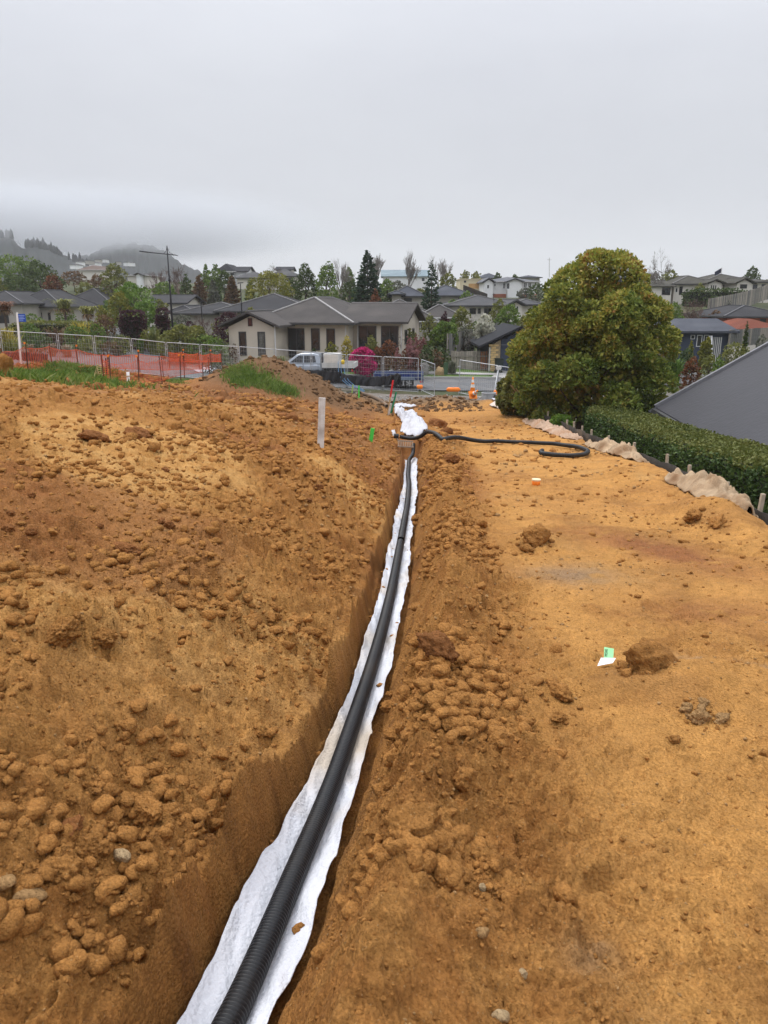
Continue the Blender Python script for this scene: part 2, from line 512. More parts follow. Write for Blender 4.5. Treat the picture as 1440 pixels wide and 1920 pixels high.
def soilmat(name, attr=True, col=(.3, .15, .045, 1)):
    m = bpy.data.materials.new(name); MATS[name] = m
    m.use_nodes = True
    N, L = m.node_tree.nodes, m.node_tree.links
    b = N['Principled BSDF']; b.inputs['Roughness'].default_value = .95; b.inputs['Specular IOR Level'].default_value = .12
    tc = N.new('ShaderNodeTexCoord')
    coord = tc.outputs['Object']
    if attr:
        a = N.new('ShaderNodeAttribute'); a.attribute_name = 'soil'; src = a.outputs['Color']
    else:
        c = N.new('ShaderNodeRGB'); c.outputs[0].default_value = col; src = c.outputs[0]
        oi = N.new('ShaderNodeObjectInfo')
        g = N.new('ShaderNodeNewGeometry')
        coord = g.outputs['Position']
        ad = N.new('ShaderNodeMath'); ad.operation = 'ADD'; L.new(oi.outputs['Random'], ad.inputs[0]); L.new(g.outputs['Random Per Island'], ad.inputs[1])
        mr0 = N.new('ShaderNodeMapRange'); mr0.inputs['From Max'].default_value = 2; mr0.inputs['To Min'].default_value = .80; mr0.inputs['To Max'].default_value = 1.22
        L.new(ad.outputs[0], mr0.inputs['Value'])
        vm = N.new('ShaderNodeVectorMath'); vm.operation = 'SCALE'; L.new(src, vm.inputs[0]); L.new(mr0.outputs[0], vm.inputs['Scale'])
        src = vm.outputs[0]
    n1 = N.new('ShaderNodeTexNoise'); n1.inputs['Scale'].default_value = 14; n1.inputs['Detail'].default_value = 8; n1.inputs['Roughness'].default_value = .7
    n2 = N.new('ShaderNodeTexNoise'); n2.inputs['Scale'].default_value = 90; n2.inputs['Detail'].default_value = 5; n2.inputs['Roughness'].default_value = .7
    L.new(coord, n1.inputs['Vector']); L.new(coord, n2.inputs['Vector'])
    ad = N.new('ShaderNodeMath'); ad.operation = 'ADD'; L.new(n1.outputs['Fac'], ad.inputs[0]); L.new(n2.outputs['Fac'], ad.inputs[1])
    mr = N.new('ShaderNodeMapRange'); mr.inputs['From Min'].default_value = .6; mr.inputs['From Max'].default_value = 1.4
    mr.inputs['To Min'].default_value = .66; mr.inputs['To Max'].default_value = 1.30
    L.new(ad.outputs[0], mr.inputs['Value'])
    sc = N.new('ShaderNodeVectorMath'); sc.operation = 'SCALE'; L.new(src, sc.inputs[0]); L.new(mr.outputs[0], sc.inputs['Scale'])
    # pale grit
    vo = N.new('ShaderNodeTexVoronoi'); vo.inputs['Scale'].default_value = 45
    L.new(coord, vo.inputs['Vector'])
    lt = N.new('ShaderNodeMath'); lt.operation = 'LESS_THAN'; lt.inputs[1].default_value = .13; L.new(vo.outputs['Distance'], lt.inputs[0])
    mm = N.new('ShaderNodeMath'); mm.operation = 'MULTIPLY'; mm.inputs[1].default_value = .35; L.new(lt.outputs[0], mm.inputs[0])
    mx = N.new('ShaderNodeMixRGB'); L.new(mm.outputs[0], mx.inputs['Fac']); L.new(sc.outputs[0], mx.inputs['Color1'])
    mx.inputs['Color2'].default_value = (.52, .34, .16, 1)
    L.new(mx.outputs[0], b.inputs['Base Color'])
    b1 = N.new('ShaderNodeBump'); b1.inputs['Strength'].default_value = 1; b1.inputs['Distance'].default_value = .018 if attr else .020; L.new(n1.outputs['Fac'], b1.inputs['Height'])
    v2 = N.new('ShaderNodeTexVoronoi'); v2.inputs['Scale'].default_value = 75; v2.inputs['Randomness'].default_value = 1
    wv = N.new('ShaderNodeMixRGB'); wv.blend_type = 'ADD'; wv.inputs['Fac'].default_value = .006; L.new(coord, wv.inputs['Color1']); L.new(n2.outputs['Color'], wv.inputs['Color2']); L.new(wv.outputs[0], v2.inputs['Vector'])
    b3 = N.new('ShaderNodeBump'); b3.invert = True; b3.inputs['Strength'].default_value = .9; b3.inputs['Distance'].default_value = .011 if attr else .012; L.new(v2.outputs['Distance'], b3.inputs['Height']); L.new(b1.outputs[0], b3.inputs['Normal'])
    b2 = N.new('ShaderNodeBump'); b2.inputs['Strength'].default_value = 1; b2.inputs['Distance'].default_value = .009 if attr else .009; L.new(n2.outputs['Fac'], b2.inputs['Height'])
    L.new(b3.outputs[0], b2.inputs['Normal']); L.new(b2.outputs[0], b.inputs['Normal'])
    return m
# ================================================================ GROUND
def near_detail(x, y, g):
    """adds clods and crumbs to the macro surface and returns height + soil colour"""
    yl = np.clip(y, TY[0], TY[-1])
    xl = np.interp(yl, TY, TL); xr = np.interp(yl, TY, TR); er = edge_r(y)
    strip = sstep(.45, .95, x - xr - np.interp(y, [0, 8, 20], [.25, .15, .5])) * (1 - sstep(20, 30, y) * .3)      # compacted strip on the right
    bank = sstep(-.1, .1, xl - x)
    nb = sstep(.3, .8, x - er)
    # smooth scraped flank running down the left bank
    fl_ = sstep(.42, .62, vnoise(x * .75 + y * .42 + 4, y * .30 - x * .2 + 2, 55)) * bank * sstep(2.0, 4.0, y) * (1 - sstep(17, 21, y))
    inside = (x > xl - .02) & (x < xr + .02) & (y < 20)
    wall = ((x > xl - .16) & (x < xr + .1)) & (y < 20)
    rough = 1.0 - .80 * strip - .50 * fl_
    patch = sstep(.35, .75, vnoise(x * 1.1, y * 1.1, 91))
    rough = rough * (.62 + .66 * patch)
    bermz = sstep(-.02, .10, x - xr) * (1 - sstep(.55, 1.0, x - xr)) * (y < 21)
    rough = np.maximum(rough, bermz * (.85 + .3 * patch) * (.32 + .68 * sstep(2.0, 3.8, y)))
    lipz = sstep(.02, .12, xl - x) * (1 - sstep(.9, 1.8, xl - x)) * (y < 24)
    rough = np.maximum(rough, lipz * (.95 + .3 * patch))
    rough = np.maximum(rough, 1.1 * np.exp(-(((x + 4.4) / 3.2) ** 2 + ((y - 35.5) / 3.0) ** 2)))
    rough = rough + .30 * strip * sstep(.50, .72, fbm(x * 2.1, y * 1.5, 93, 3) * .5 + .5)
    rough = np.where(wall, .3, rough)
    # warp
    wx = x + .09 * fbm(x * 5, y * 5, 101, 3); wy = y + .09 * fbm(x * 5 + 9, y * 5 + 3, 103, 3)
    wx = wx + .022 * fbm(x * 22, y * 22, 105, 3); wy = wy + .022 * fbm(x * 22 + 9, y * 22 + 3, 107, 3)
    big = clods(wx, wy, .62, .07, .19, .22, 201, .9) * sstep(.35, .85, rough) * (1 - .7 * sstep(0, .6, 3.2 - y))
    mid = clods(wx, wy, .21, .028, .082, .74, 211, 1.0) * np.clip(rough * 1.2, 0, 1.1)
    jj = .5 + .5 * fbm(x * 40, y * 40, 249, 3); c1 = cells(wx, wy, .155, 241) * (.88 + .24 * jj); c2 = cells(wx + c1 * .03, wy + jj * .012, .072, 243); c3 = cells(wx, wy + c2 * .01, .034, 245); c4 = cells(wx, wy, .020, 247)
    ro = np.clip(rough, 0, 1.2)
    lumpy = .80 + .45 * fbm(x * 17, y * 17, 253, 4, .65)
    h = np.maximum(big, mid) * lumpy
    h = h + ro ** 1.5 * .058 * (c1 - .4) + ro ** 1.2 * .042 * (c2 - .3) + (.10 + ro) * .023 * c3 * sstep(.25, .6, .35 * c1 + .65 * c2 + .25 * ro) + (.30 + ro) * .0095 * c4 + fbm(x * 60, y * 60, 251, 2) * .004
    tin = c3 * .02
    lump = fbm(x * 3.1, y * 3.1, 61, 4, .6) * .06 * (rough + .12) + fbm(x * 11, y * 11, 67, 4, .7) * .034 * (rough + .20) + fbm(x * 34, y * 34, 68, 3, .7) * .017 * (rough + .15)
    lump += np.abs(fbm(x * 5.5, y * 5.5, 69, 3)) * -.05 * rough
    # wheel / bucket scrape marks on the strip
    lump += (.010 * fbm(x * 9, y * 1.2, 71, 3) + .016 * fbm(x * 1.6, y * 7, 72, 4)) * strip
    # slumped vertical tooling of the trench walls
    lump = np.where(wall & ~inside, lump + .03 * fbm(x * 3, y * 14, 73, 3) + .025 * fbm(x * 9, y * 9, 75, 3), lump)
    wz = sstep(0, .06, xl - x) * (1 - sstep(.35, .6, xl - x)) * (y < 20.5)
    lump = lump + wz * (.05 * fbm(x * 2.5, y * 2.6, 83, 3) - .035 * np.abs(fbm(x * 3, y * 7, 85, 3)))
    h = np.where(inside, 0.0, h)
    far_ = 1 - .25 * sstep(25, 40, y)
    out = g + (h * (1 - nb * .7) + lump) * far_ * np.where(nb > .5, .5, 1)
    # soil colour: dry ochre, moist brown, red clay, grey rock dust
    ochre = np.array([.53, .265, .076]); pale = np.array([.60, .35, .125]); brown = np.array([.32, .140, .038]); red = np.array([.25, .092, .034])
    dark = np.array([.14, .062, .022]); grey = np.array([.26, .19, .13]); mulch = np.array([.055, .04, .025]); green = np.array([.06, .09, .02])
    def mix(c, d, t): return c * (1 - t[:, None]) + d * t[:, None]
    n1 = vnoise(x * .8, y * .5, 301); n2 = fbm(x * 2.3, y * 1.7, 305, 4) * .5 + .5; n3 = fbm(x * 7, y * 7, 309, 4) * .5 + .5
    c = np.tile(ochre, (len(x), 1))
    c = mix(c, pale, np.clip(sstep(.52, .8, n2) * .55 * strip + .75 * fl_ * sstep(.3, .7, n3), 0, 1))
    moist = np.clip((1 - strip) * (1 - .8 * fl_) * (.50 + .45 * sstep(.35, .7, n3)), 0, 1)
    c = mix(c, brown, moist)
    c = mix(c, brown, np.clip(sstep(.42, .72, n2) * (.35 + .65 * sstep(.35, .7, n1)) * .62 * strip, 0, 1))
    c = mix(c, brown * .8, np.clip(sstep(.52, .74, vnoise(x * 1.1 + 20, y * 2.6, 331)) * sstep(.4, .7, n3) * .55 * strip, 0, 1))
    c = mix(c, red, np.clip(sstep(.55, .8, vnoise(x * .55 + 7, y * .4, 311)) * .55 * (1 - strip * .75), 0, 1))
    # browner soil low in the trench, dark blotches on its walls
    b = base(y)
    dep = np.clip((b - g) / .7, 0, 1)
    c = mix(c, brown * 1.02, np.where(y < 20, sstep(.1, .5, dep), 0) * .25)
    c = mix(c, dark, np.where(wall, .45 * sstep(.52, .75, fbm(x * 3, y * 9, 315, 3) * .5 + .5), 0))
    # reddish tongue and grey smears on the strip
    def blob(px, py, sx, sy, rot=0):
        a, e = ray(px, py); d = 1.6 / (-e - .1)
        dx = x - a * d; dy = y - d
        ca, sa = math.cos(rot), math.sin(rot)
        return np.exp(-(((dx * ca + dy * sa) / sx) ** 2 + ((-dx * sa + dy * ca) / sy) ** 2)) * sstep(.25, .55, n3 + .1)
    c = mix(c, np.array([.27, .105, .042]), np.clip(1.0 * blob(1230, 1040, .32, 1.1, .45) + .6 * blob(1340, 1160, .5, .35), 0, .85))
    c = mix(c, grey * .9, np.clip(.7 * blob(1070, 1085, .35, .35), 0, .7))
    c = mix(c, grey, np.clip(.55 * blob(1370, 1270, .35, .12, -.5) + .45 * blob(1110, 1810, .07, .07), 0, .7))
    # middle distance: brown clayey mound, rubble
    rr = sstep(12, 16, y) * sstep(.3, 1.2, xl - x) * (1 - sstep(34, 36, y)) * sstep(-9, -5, x)
    c = mix(c, np.array([.20, .082, .031]), rr * (.50 + .4 * n1))
    md = np.exp(-(((x + 4.8) / 3.4) ** 2 + ((y - 35.5) / 3.5) ** 2))
    c = mix(c, np.array([.175, .098, .048]), np.clip(md * 1.9, 0, .95))
    rb = sstep(35.3, 36.8, y + fbm(x * .8, y * .8, 321, 3) * .9) * sstep(-9.5, -7, x)
    c = mix(c, np.array([.185, .13, .082]), rb * .85)
    c = mix(c, np.array([.27, .26, .24]), np.clip(rb * sstep(.5, .7, n3) * sstep(37.3, 39, y), 0, 1) * .8)
    # back fill near the nets is orange clay
    c = mix(c, np.array([.34, .15, .048]), sstep(23, 26, y) * sstep(7.0, 8.5, -x) * .8)
    nbc = mix(np.tile(mulch, (len(x), 1)), green, sstep(.4, .7, n2))
    c = mix(c, nbc, nb)
    back = sstep(40.5, 42.5, y)
    c = mix(c, np.array([.20, .185, .165]), back * .8 * sstep(-8.5, -7, x))
    c = c * (.86 + .28 * n3)[:, None] * (1 - .12 * sstep(.0, .06, tin * 3))[:, None]
    return out, c

def smooth_place(x, y):
    return near_macro(np.atleast_1d(float(x)), np.atleast_1d(float(y)))[0] + ZC

NR, NC = 800, 880
yy = 0.75 * np.exp(np.linspace(0, math.log(46.5 / .75), NR))
vv = np.linspace(-1, 1, NC)
uu = .58 * vv + .90 * vv ** 7 - .03
YY = np.repeat(yy[:, None], NC, 1)
XX = uu[None, :] * (YY + 1.3)
gx, gy = XX.ravel(), YY.ravel()
gm = terrain(gx, gy)
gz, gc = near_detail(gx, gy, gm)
wfar = sstep(40, 45.5, gy)
gz = gz * (1 - wfar) + gm * wfar
idx = np.arange(NR * NC).reshape(NR, NC)
gf = np.stack([idx[:-1, :-1].ravel(), idx[:-1, 1:].ravel(), idx[1:, 1:].ravel(), idx[1:, :-1].ravel()], 1)
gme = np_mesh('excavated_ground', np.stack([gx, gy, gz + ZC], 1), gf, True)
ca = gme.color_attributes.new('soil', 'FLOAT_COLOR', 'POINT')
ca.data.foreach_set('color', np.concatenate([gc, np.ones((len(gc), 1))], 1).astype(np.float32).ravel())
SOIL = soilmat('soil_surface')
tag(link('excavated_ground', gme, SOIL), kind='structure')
GZ = (gz + ZC).reshape(NR, NC)
def hz(x, y):
    """height of the finished near ground mesh (arrays)"""
    x = np.atleast_1d(np.asarray(x, float)); y = np.atleast_1d(np.asarray(y, float))
    fi = np.clip(np.log(np.maximum(y, .76) / .75) / math.log(46.5 / .75) * (NR - 1), 0, NR - 1.001)
    fj = np.clip(np.interp(x / (y + 1.3), uu, np.arange(NC)), 0, NC - 1.001)
    i = fi.astype(int); j = fj.astype(int); a = fi - i; b = fj - j
    return GZ[i, j] * (1 - a) * (1 - b) + GZ[i + 1, j] * a * (1 - b) + GZ[i, j + 1] * (1 - a) * b + GZ[i + 1, j + 1] * a * b
def GH(px, py, d0=1.2, d1=45.0):
    """ray against the finished near ground"""
    a, b = ray(px, py)
    d = np.arange(d0, d1, 0.02)
    t = hz(a * d, d)
    k = np.nonzero(ZC + b * d <= t)[0]
    k = k[0] if len(k) else len(d) - 1
    return a * d[k], float(d[k]), float(t[k])

# ---- wider land: one sheet to the horizon
xs = np.concatenate([-np.geomspace(3500, 62, 40), np.arange(-60, 60.1, .8), np.geomspace(62, 3500, 40)])
ys = np.concatenate([-np.geomspace(1500, 22, 22), np.arange(-20, 40, 2.0), np.arange(40, 90, .7), np.geomspace(91, 4500, 70)])
fx, fy = np.meshgrid(xs, ys)
fz = terrain(fx.ravel(), fy.ravel()).reshape(fx.shape)
infan = (fy > 1.5) & (fy < 44.5) & (fx > (uu[0] + .06) * (fy + 1.3)) & (fx < (uu[-1] - .06) * (fy + 1.3))
fz = fz - np.where(infan, .9, 0)
under = (fy > -3) & (fy < 21.5) & (np.abs(fx) < 2.5)
fz = fz - np.where(under, 1.0, 0)
fz = fz - sstep(900, 3000, np.hypot(fx, fy)) * 25
fr, fc = fx.shape
idx = np.arange(fr * fc).reshape(fr, fc)
ff = np.stack([idx[:-1, :-1].ravel(), idx[:-1, 1:].ravel(), idx[1:, 1:].ravel(), idx[1:, :-1].ravel()], 1)
fme = np_mesh('ground', np.stack([fx.ravel(), fy.ravel(), fz.ravel() + ZC], 1), ff, True)
GRASSY = M('garden_ground', (.055, .068, .026, 1), .95, .5, .35, .5, 6, dirt=(.085, .06, .035, 1))
tag(link('ground', fme, GRASSY), kind='structure')

# ---------------------------------------------------------------- loose clods and stones
def rock_mesh(name, seed, sub=3, rough=.25, angular=.0):
    import bmesh
    bm = bmesh.new()
    bmesh.ops.create_icosphere(bm, subdivisions=sub, radius=1)
    r = np.random.RandomState(seed)
    planes = [(Vector(r.normal(size=3)).normalized(), .58 + .28 * r.rand()) for _ in range(12)]
    from mathutils import noise as mn
    off = Vector(r.rand(3) * 50)
    for v in bm.verts:
        p = v.co.copy()
        for nrm, dd in planes:
            e = p.dot(nrm) - dd
            if e > 0: p -= nrm * e * (.55 + .4 * angular)
        k = 1 + rough * mn.fractal(p * 1.7 + off, .8, 2.1, 6) - rough * .5 * abs(mn.noise(p * 4 + off)) + rough * .3 * mn.noise(p * 9 + off)
        v.co = p * k
    me = bpy.data.meshes.new(name)
    bm.to_mesh(me); bm.free()
    me.polygons.foreach_set('use_smooth', np.ones(len(me.polygons), bool))
    return me

CLOD = soilmat('clod_soil', False, (.39, .18, .050, 1))
CLODR = soilmat('clod_red_soil', False, (.28, .115, .038, 1))
STONE = soilmat('stone_surface', False, (.40, .235, .10, 1))
PALE = soilmat('pale_stone', False, (.44, .31, .17, 1))
BIGM = [rock_mesh('clod_shape', 40 + i, 5 if i < 2 else 4, .34, .15) for i in range(7)]
STM = [rock_mesh('stone_shape', 60 + i, 3, .10, .6) for i in range(4)]
ROCKS = []
def rock(name, px, py, w, label, cat='clod', mat=CLOD, meshes=BIGM, asp=(1, .8, .6), sink=.35, group=None, rot=None):
    """w: width in photo pixels"""
    x, y, z = GH(px, py)
    s = w / FPX * math.hypot(y, z - ZC) / 2
    k = rnd.randrange(len(meshes))
    me = meshes[k].copy() if False else meshes[k]
    o = bpy.data.objects.new(name, me)
    COL.objects.link(o)
    if not me.materials: me.materials.append(mat)
    o.material_slots[0].link = 'OBJECT'; o.material_slots[0].material = mat
    o.scale = (s * asp[0], s * asp[1], s * asp[2])
    o.rotation_euler = (rnd.uniform(-.3, .3), rnd.uniform(-.3, .3), rnd.uniform(0, 6.28) if rot is None else rot)
    o.location = (x, y, z + s * asp[2] * (1 - sink) * .45)
    ROCKS.append((x, y, s, mat))
    return tag(o, label, cat, group)

rock('soil_clod', 1218, 1252, 100, 'large rounded boulder of brown soil right of the green and white paper', asp=(1, .85, .75), mat=CLOD)
rock('soil_clod', 775, 1560, 110, 'big jagged brown clod on the right lip of the trench, nearest the camera', asp=(1, .8, .7), mat=CLOD)
rock('soil_clod', 870, 1478, 70, 'upright slab of soil beside the big jagged clod on the trench lip', asp=(.6, 1, .9), rot=.5)
rock('soil_clod', 820, 1222, 85, 'smooth pinkish soil lump on the trench lip in the middle of the photo', asp=(1, .7, .6), mat=CLODR)
rock('soil_clod', 862, 1322, 52, 'knobbly clod above the upright slab on the right lip of the trench')
rock('soil_clod', 742, 1385, 44, 'dark clod hanging over the white liner on the right trench lip')
rock('soil_clod', 125, 1190, 85, 'dark crumbly clod, the left one of a pair on the left bank')
rock('soil_clod', 195, 1200, 60, 'dark crumbly clod, the right one of a pair on the left bank')
rock('soil_clod', 232, 1036, 80, 'flat tilted plate of crusted soil on the left bank', asp=(1, .45, .35), rot=-.5, mat=CLODR)
rock('soil_clod', 175, 825, 75, 'flat clod near the top left of the bank', asp=(1, .6, .35), mat=CLODR)
rock('soil_clod', 262, 818, 60, 'blocky clod below the left brow of the bank', asp=(1, .7, .45), mat=CLODR)
rock('soil_clod', 4, 705, 62, 'large clod on the brow of the bank at the left edge of the photo', asp=(.9, .8, 1.1), sink=.2)
rock('soil_clod', 130, 1570, 62, 'cracked clod in the heap at the lower left', mat=CLODR)
rock('soil_clod', 175, 1612, 75, 'large crumbling clod in the heap at the lower left')
rock('soil_clod', 120, 1640, 55, 'round clod under the cracked one at the lower left')
rock('soil_clod', 282, 1535, 70, 'lumpy clod between the lower left heap and the trench')
rock('stone', 55, 1690, 62, 'flat pale yellow stone low on the left bank', 'stone', STONE, STM, (1, .8, .5))
rock('stone', 14, 1682, 42, 'yellow stone at the left edge of the photo beside a flat pale one', 'stone', STONE, STM, (1, .8, .5))
rock('stone', 228, 1618, 52, 'slanting grey brown stone on the lower left heap', 'stone', PALE, STM, (1, .5, .45), rot=-.7)
rock('stone', 906, 1672, 20, 'small square pale stone on the right strip', 'stone', PALE, STM, (.9, .9, .7))
rock('stone', 980, 1832, 19, 'small round pale stone low on the right strip', 'stone', PALE, STM, (1, .8, .7))
rock('stone', 938, 1912, 36, 'pale stone at the bottom edge of the photo on the right strip', 'stone', PALE, STM, (1, .8, .6))
rock('stone', 905, 1752, 26, 'brown stone in loose gravel above the square pale stone', 'stone', STONE, STM)
rock('soil_clod', 534, 1768, 26, 'brown clod fallen onto the white liner beside the black pipe', asp=(1.1, .9, .7), sink=-.9)
rock('soil_clod', 1005, 1015, 62, 'knobbly heap of brown soil on the strip, nearest the orange marker', asp=(1, .9, .8))
rock('soil_clod', 988, 1032, 34, 'lower lump of the knobbly soil heap on the strip')
rock('soil_clod', 918, 1042, 24, 'lone brown clod on the smooth strip left of the knobbly heap', asp=(1, .8, .7))
rock('soil_clod', 1265, 1394, 28, 'lone round clod low on the smooth right strip', asp=(1, .8, .7))
rock('soil_clod', 1310, 1352, 42, 'round clod at the foot of the grey smeared mound on the right', 'clod', STONE, asp=(1, .8, .8))
rock('soil_clod', 1355, 1352, 28, 'smaller clod beside the round one under the grey smeared mound', 'clod', STONE)
rock('soil_clod', 1050, 1305, 60, 'broken brown clod below the green and white paper', asp=(1, .6, .55))
rock('soil_clod', 1048, 1348, 34, 'small clod under the broken one below the paper')
rock('soil_clod', 845, 866, 38, 'dark red clod right of the trench head', mat=CLODR)
rock('soil_clod', 822, 800, 40, 'reddish lump of soil right of the crumpled white fabric', mat=CLODR, asp=(1, .8, .7))
rock('soil_clod', 838, 812, 30, 'small reddish lump behind the long black pipe', mat=CLODR)
rock('soil_clod', 1300, 975, 50, 'lump of soil at the foot of the larger sandy cloth', asp=(1, .7, .6))
rock('soil_clod', 1342, 985, 44, 'second lump of soil at the foot of the larger sandy cloth')

# clusters: alike clods share a label
def cluster(n, box, wr, label, group, mat=CLOD, name='soil_clod', cat='clod', meshes=BIGM[2:]):
    for _ in range(n):
        px = rnd.uniform(box[0], box[2]); py = rnd.uniform(box[1], box[3])
        rock(name, px, py, rnd.uniform(*wr), label, cat, mat, meshes, (1, rnd.uniform(.6, .95), rnd.uniform(.5, .8)), .35, group)
cluster(10, (700, 1180, 850, 1420), (14, 38), 'brown clod among the rubble on the right lip of the trench', 'clods on the right lip of the trench')
cluster(9, (680, 1440, 850, 1600), (16, 34), 'brown clod in the rubble around the big jagged clod', 'clods around the big jagged clod')
cluster(10, (60, 1440, 420, 1700), (15, 36), 'brown clod in the heap at the lower left of the bank', 'clods of the lower left heap')
cluster(11, (0, 860, 380, 1020), (12, 28), 'crumbly clod strewn over the upper left bank', 'clods strewn over the upper left bank', CLODR)
cluster(9, (330, 1120, 640, 1420), (12, 30), 'brown clod on the bank beside the left trench wall', 'clods beside the left trench wall')
cluster(9, (760, 890, 880, 1120), (10, 24), 'brown clod on the far part of the right trench lip', 'clods on the far trench lip')
cluster(7, (1270, 1320, 1430, 1370), (14, 26), 'yellowish clod at the foot of the grey smeared mound', 'clods under the grey smeared mound', STONE)
cluster(8, (400, 820, 720, 980), (10, 24), 'reddish clod on the bank left of the trench head', 'clods on the bank near the trench head', CLODR)

def shapes(sub, n, rough=.20, ang=1.05):
    out = []
    for i in range(n):
        me = rock_mesh('tmp', 300 + i + sub * 20, sub, rough, ang)
        out.append((np.array([v.co[:] for v in me.vertices]), np.array([p.vertices[:] for p in me.polygons])))
        bpy.data.meshes.remove(me)
    return out
# broken bits round every clod, and rubble lying on both lips of the trench
def debris(name, pts, mat, sub, label, seed):
    SH = shapes(sub, 8); SL = shapes(1, 8); r = np.random.RandomState(seed); vs = []; fs = []; nv = 0
    for (x, y, s) in pts:
        bv, bf = (SH if s / y > .0042 else SL)[r.randint(8)]
        z = float(hz(x, y)[0]); a = r.rand() * 6.28; c_, s_ = math.cos(a), math.sin(a)
        v = bv * np.array([1.2, .9, .72]) * s
        v = np.stack([v[:, 0] * c_ - v[:, 1] * s_, v[:, 0] * s_ + v[:, 1] * c_, v[:, 2]], 1) + np.array([x, y, z + s * .25])
        vs.append(v); fs.append(bf + nv); nv += len(bv)
    tag(link(name, np_mesh(name, np.concatenate(vs), np.concatenate(fs), False), mat), label, 'loose soil', kind='stuff')
# crumbs nobody could count
def crumbs(name, n, mat, sub, seed, dens, size=1.0):
    SH = shapes(sub, 8); nv = 0
    r = np.random.RandomState(seed)
    vs, fs, k = [], [], 0
    while k < n:
        y = 1.3 * math.exp(r.rand() * math.log(40 / 1.3)); x = r.uniform(-.58, .52) * (y + 1)
        if x > edge_r(y) - .1: continue
        yl = min(y, 20.2)
        xl = np.interp(yl, TY, TL); xr = np.interp(yl, TY, TR)
        if xl - .12 < x < xr + .06 and y < 20.3: continue
        if y > 30 and x > -9.5: continue
        st = x > xr + .75
        cl = float(vnoise(np.array([x * 1.3]), np.array([y * 1.3]), 91)[0])
        if r.rand() > (dens[1] if st else dens[0]) * (.25 + 1.5 * cl * cl): continue
        s = max(.0032, .0019 * y) * (1 + 2.8 * r.rand() ** 5) * size; s = min(s, .11)
        bv, bf = SH[r.randint(8)]
        z = float(hz(x, y)[0])
        jit = 1 + (r.rand(len(bv), 1) - .5) * .5
        an = r.rand() * 6.28; c_, s_ = math.cos(an), math.sin(an)
        v = bv * jit * np.array([1.2, .85, .7]) * s
        v = np.stack([v[:, 0] * c_ - v[:, 1] * s_, v[:, 0] * s_ + v[:, 1] * c_, v[:, 2]], 1) + np.array([x, y, z + s * .25])
        vs.append(v); fs.append(bf + nv); nv += len(bv); k += 1
    me = np_mesh(name, np.concatenate(vs), np.concatenate(fs), False)
    o = link(name, me, mat)
    tag(o, 'loose crumbs and grit scattered over the excavated soil', 'loose soil', kind='stuff')
crumbs('soil_crumbs', 11500, CLOD, 1, 5, (1, .25), .85)
crumbs('pale_grit', 3500, STONE, 1, 6, (.6, .5), .6)
crumbs('small_clods', 1700, CLOD, 2, 8, (1, .06), 1.7)

rd = np.random.RandomState(31)
pts = []
for (x, y, s, m_) in ROCKS:
    for _ in range(9):
        a = rd.rand() * 6.28; q = s * (.8 + 1.1 * rd.rand()); pts.append((x + math.cos(a) * q, y + math.sin(a) * q, s * (.08 + .26 * rd.rand() ** 2)))
debris('clod_debris', pts, CLOD, 1, 'broken soil lying round the larger clods', 1)
pts = []
while len(pts) < 5200:
    y = 1.9 * math.exp(rd.rand() * math.log(21 / 1.9)); xr = np.interp(y, TY, TR); x = xr + .42 + .22 * rd.normal() * (.7 + .03 * y)
    if x < xr + .12: continue
    if vnoise(np.array([x * 1.7 + 4]), np.array([y * 1.2]), 811)[0] < .24 + .22 * rd.rand(): continue
    pts.append((x, y, (.005 + .0010 * y) + .044 * rd.rand() ** 5))
debris('trench_rubble', pts, CLOD, 2, 'brown rubble heaped along the right lip of the trench', 2)
pts = []
while len(pts) < 4600:
    y = 1.8 * math.exp(rd.rand() * math.log(20 / 1.8)); xl = np.interp(y, TY, TL); x = xl - .12 - abs(rd.normal()) * .85 * (1 + .10 * y)
    if vnoise(np.array([x * 1.5 + 9]), np.array([y * 1.1]), 813)[0] < .38 + .25 * rd.rand(): continue
    pts.append((x, y, (.006 + .0010 * y) + .042 * rd.rand() ** 4))
debris('bank_rubble', pts, CLOD, 2, 'brown rubble on the bank along the left lip of the trench', 3)
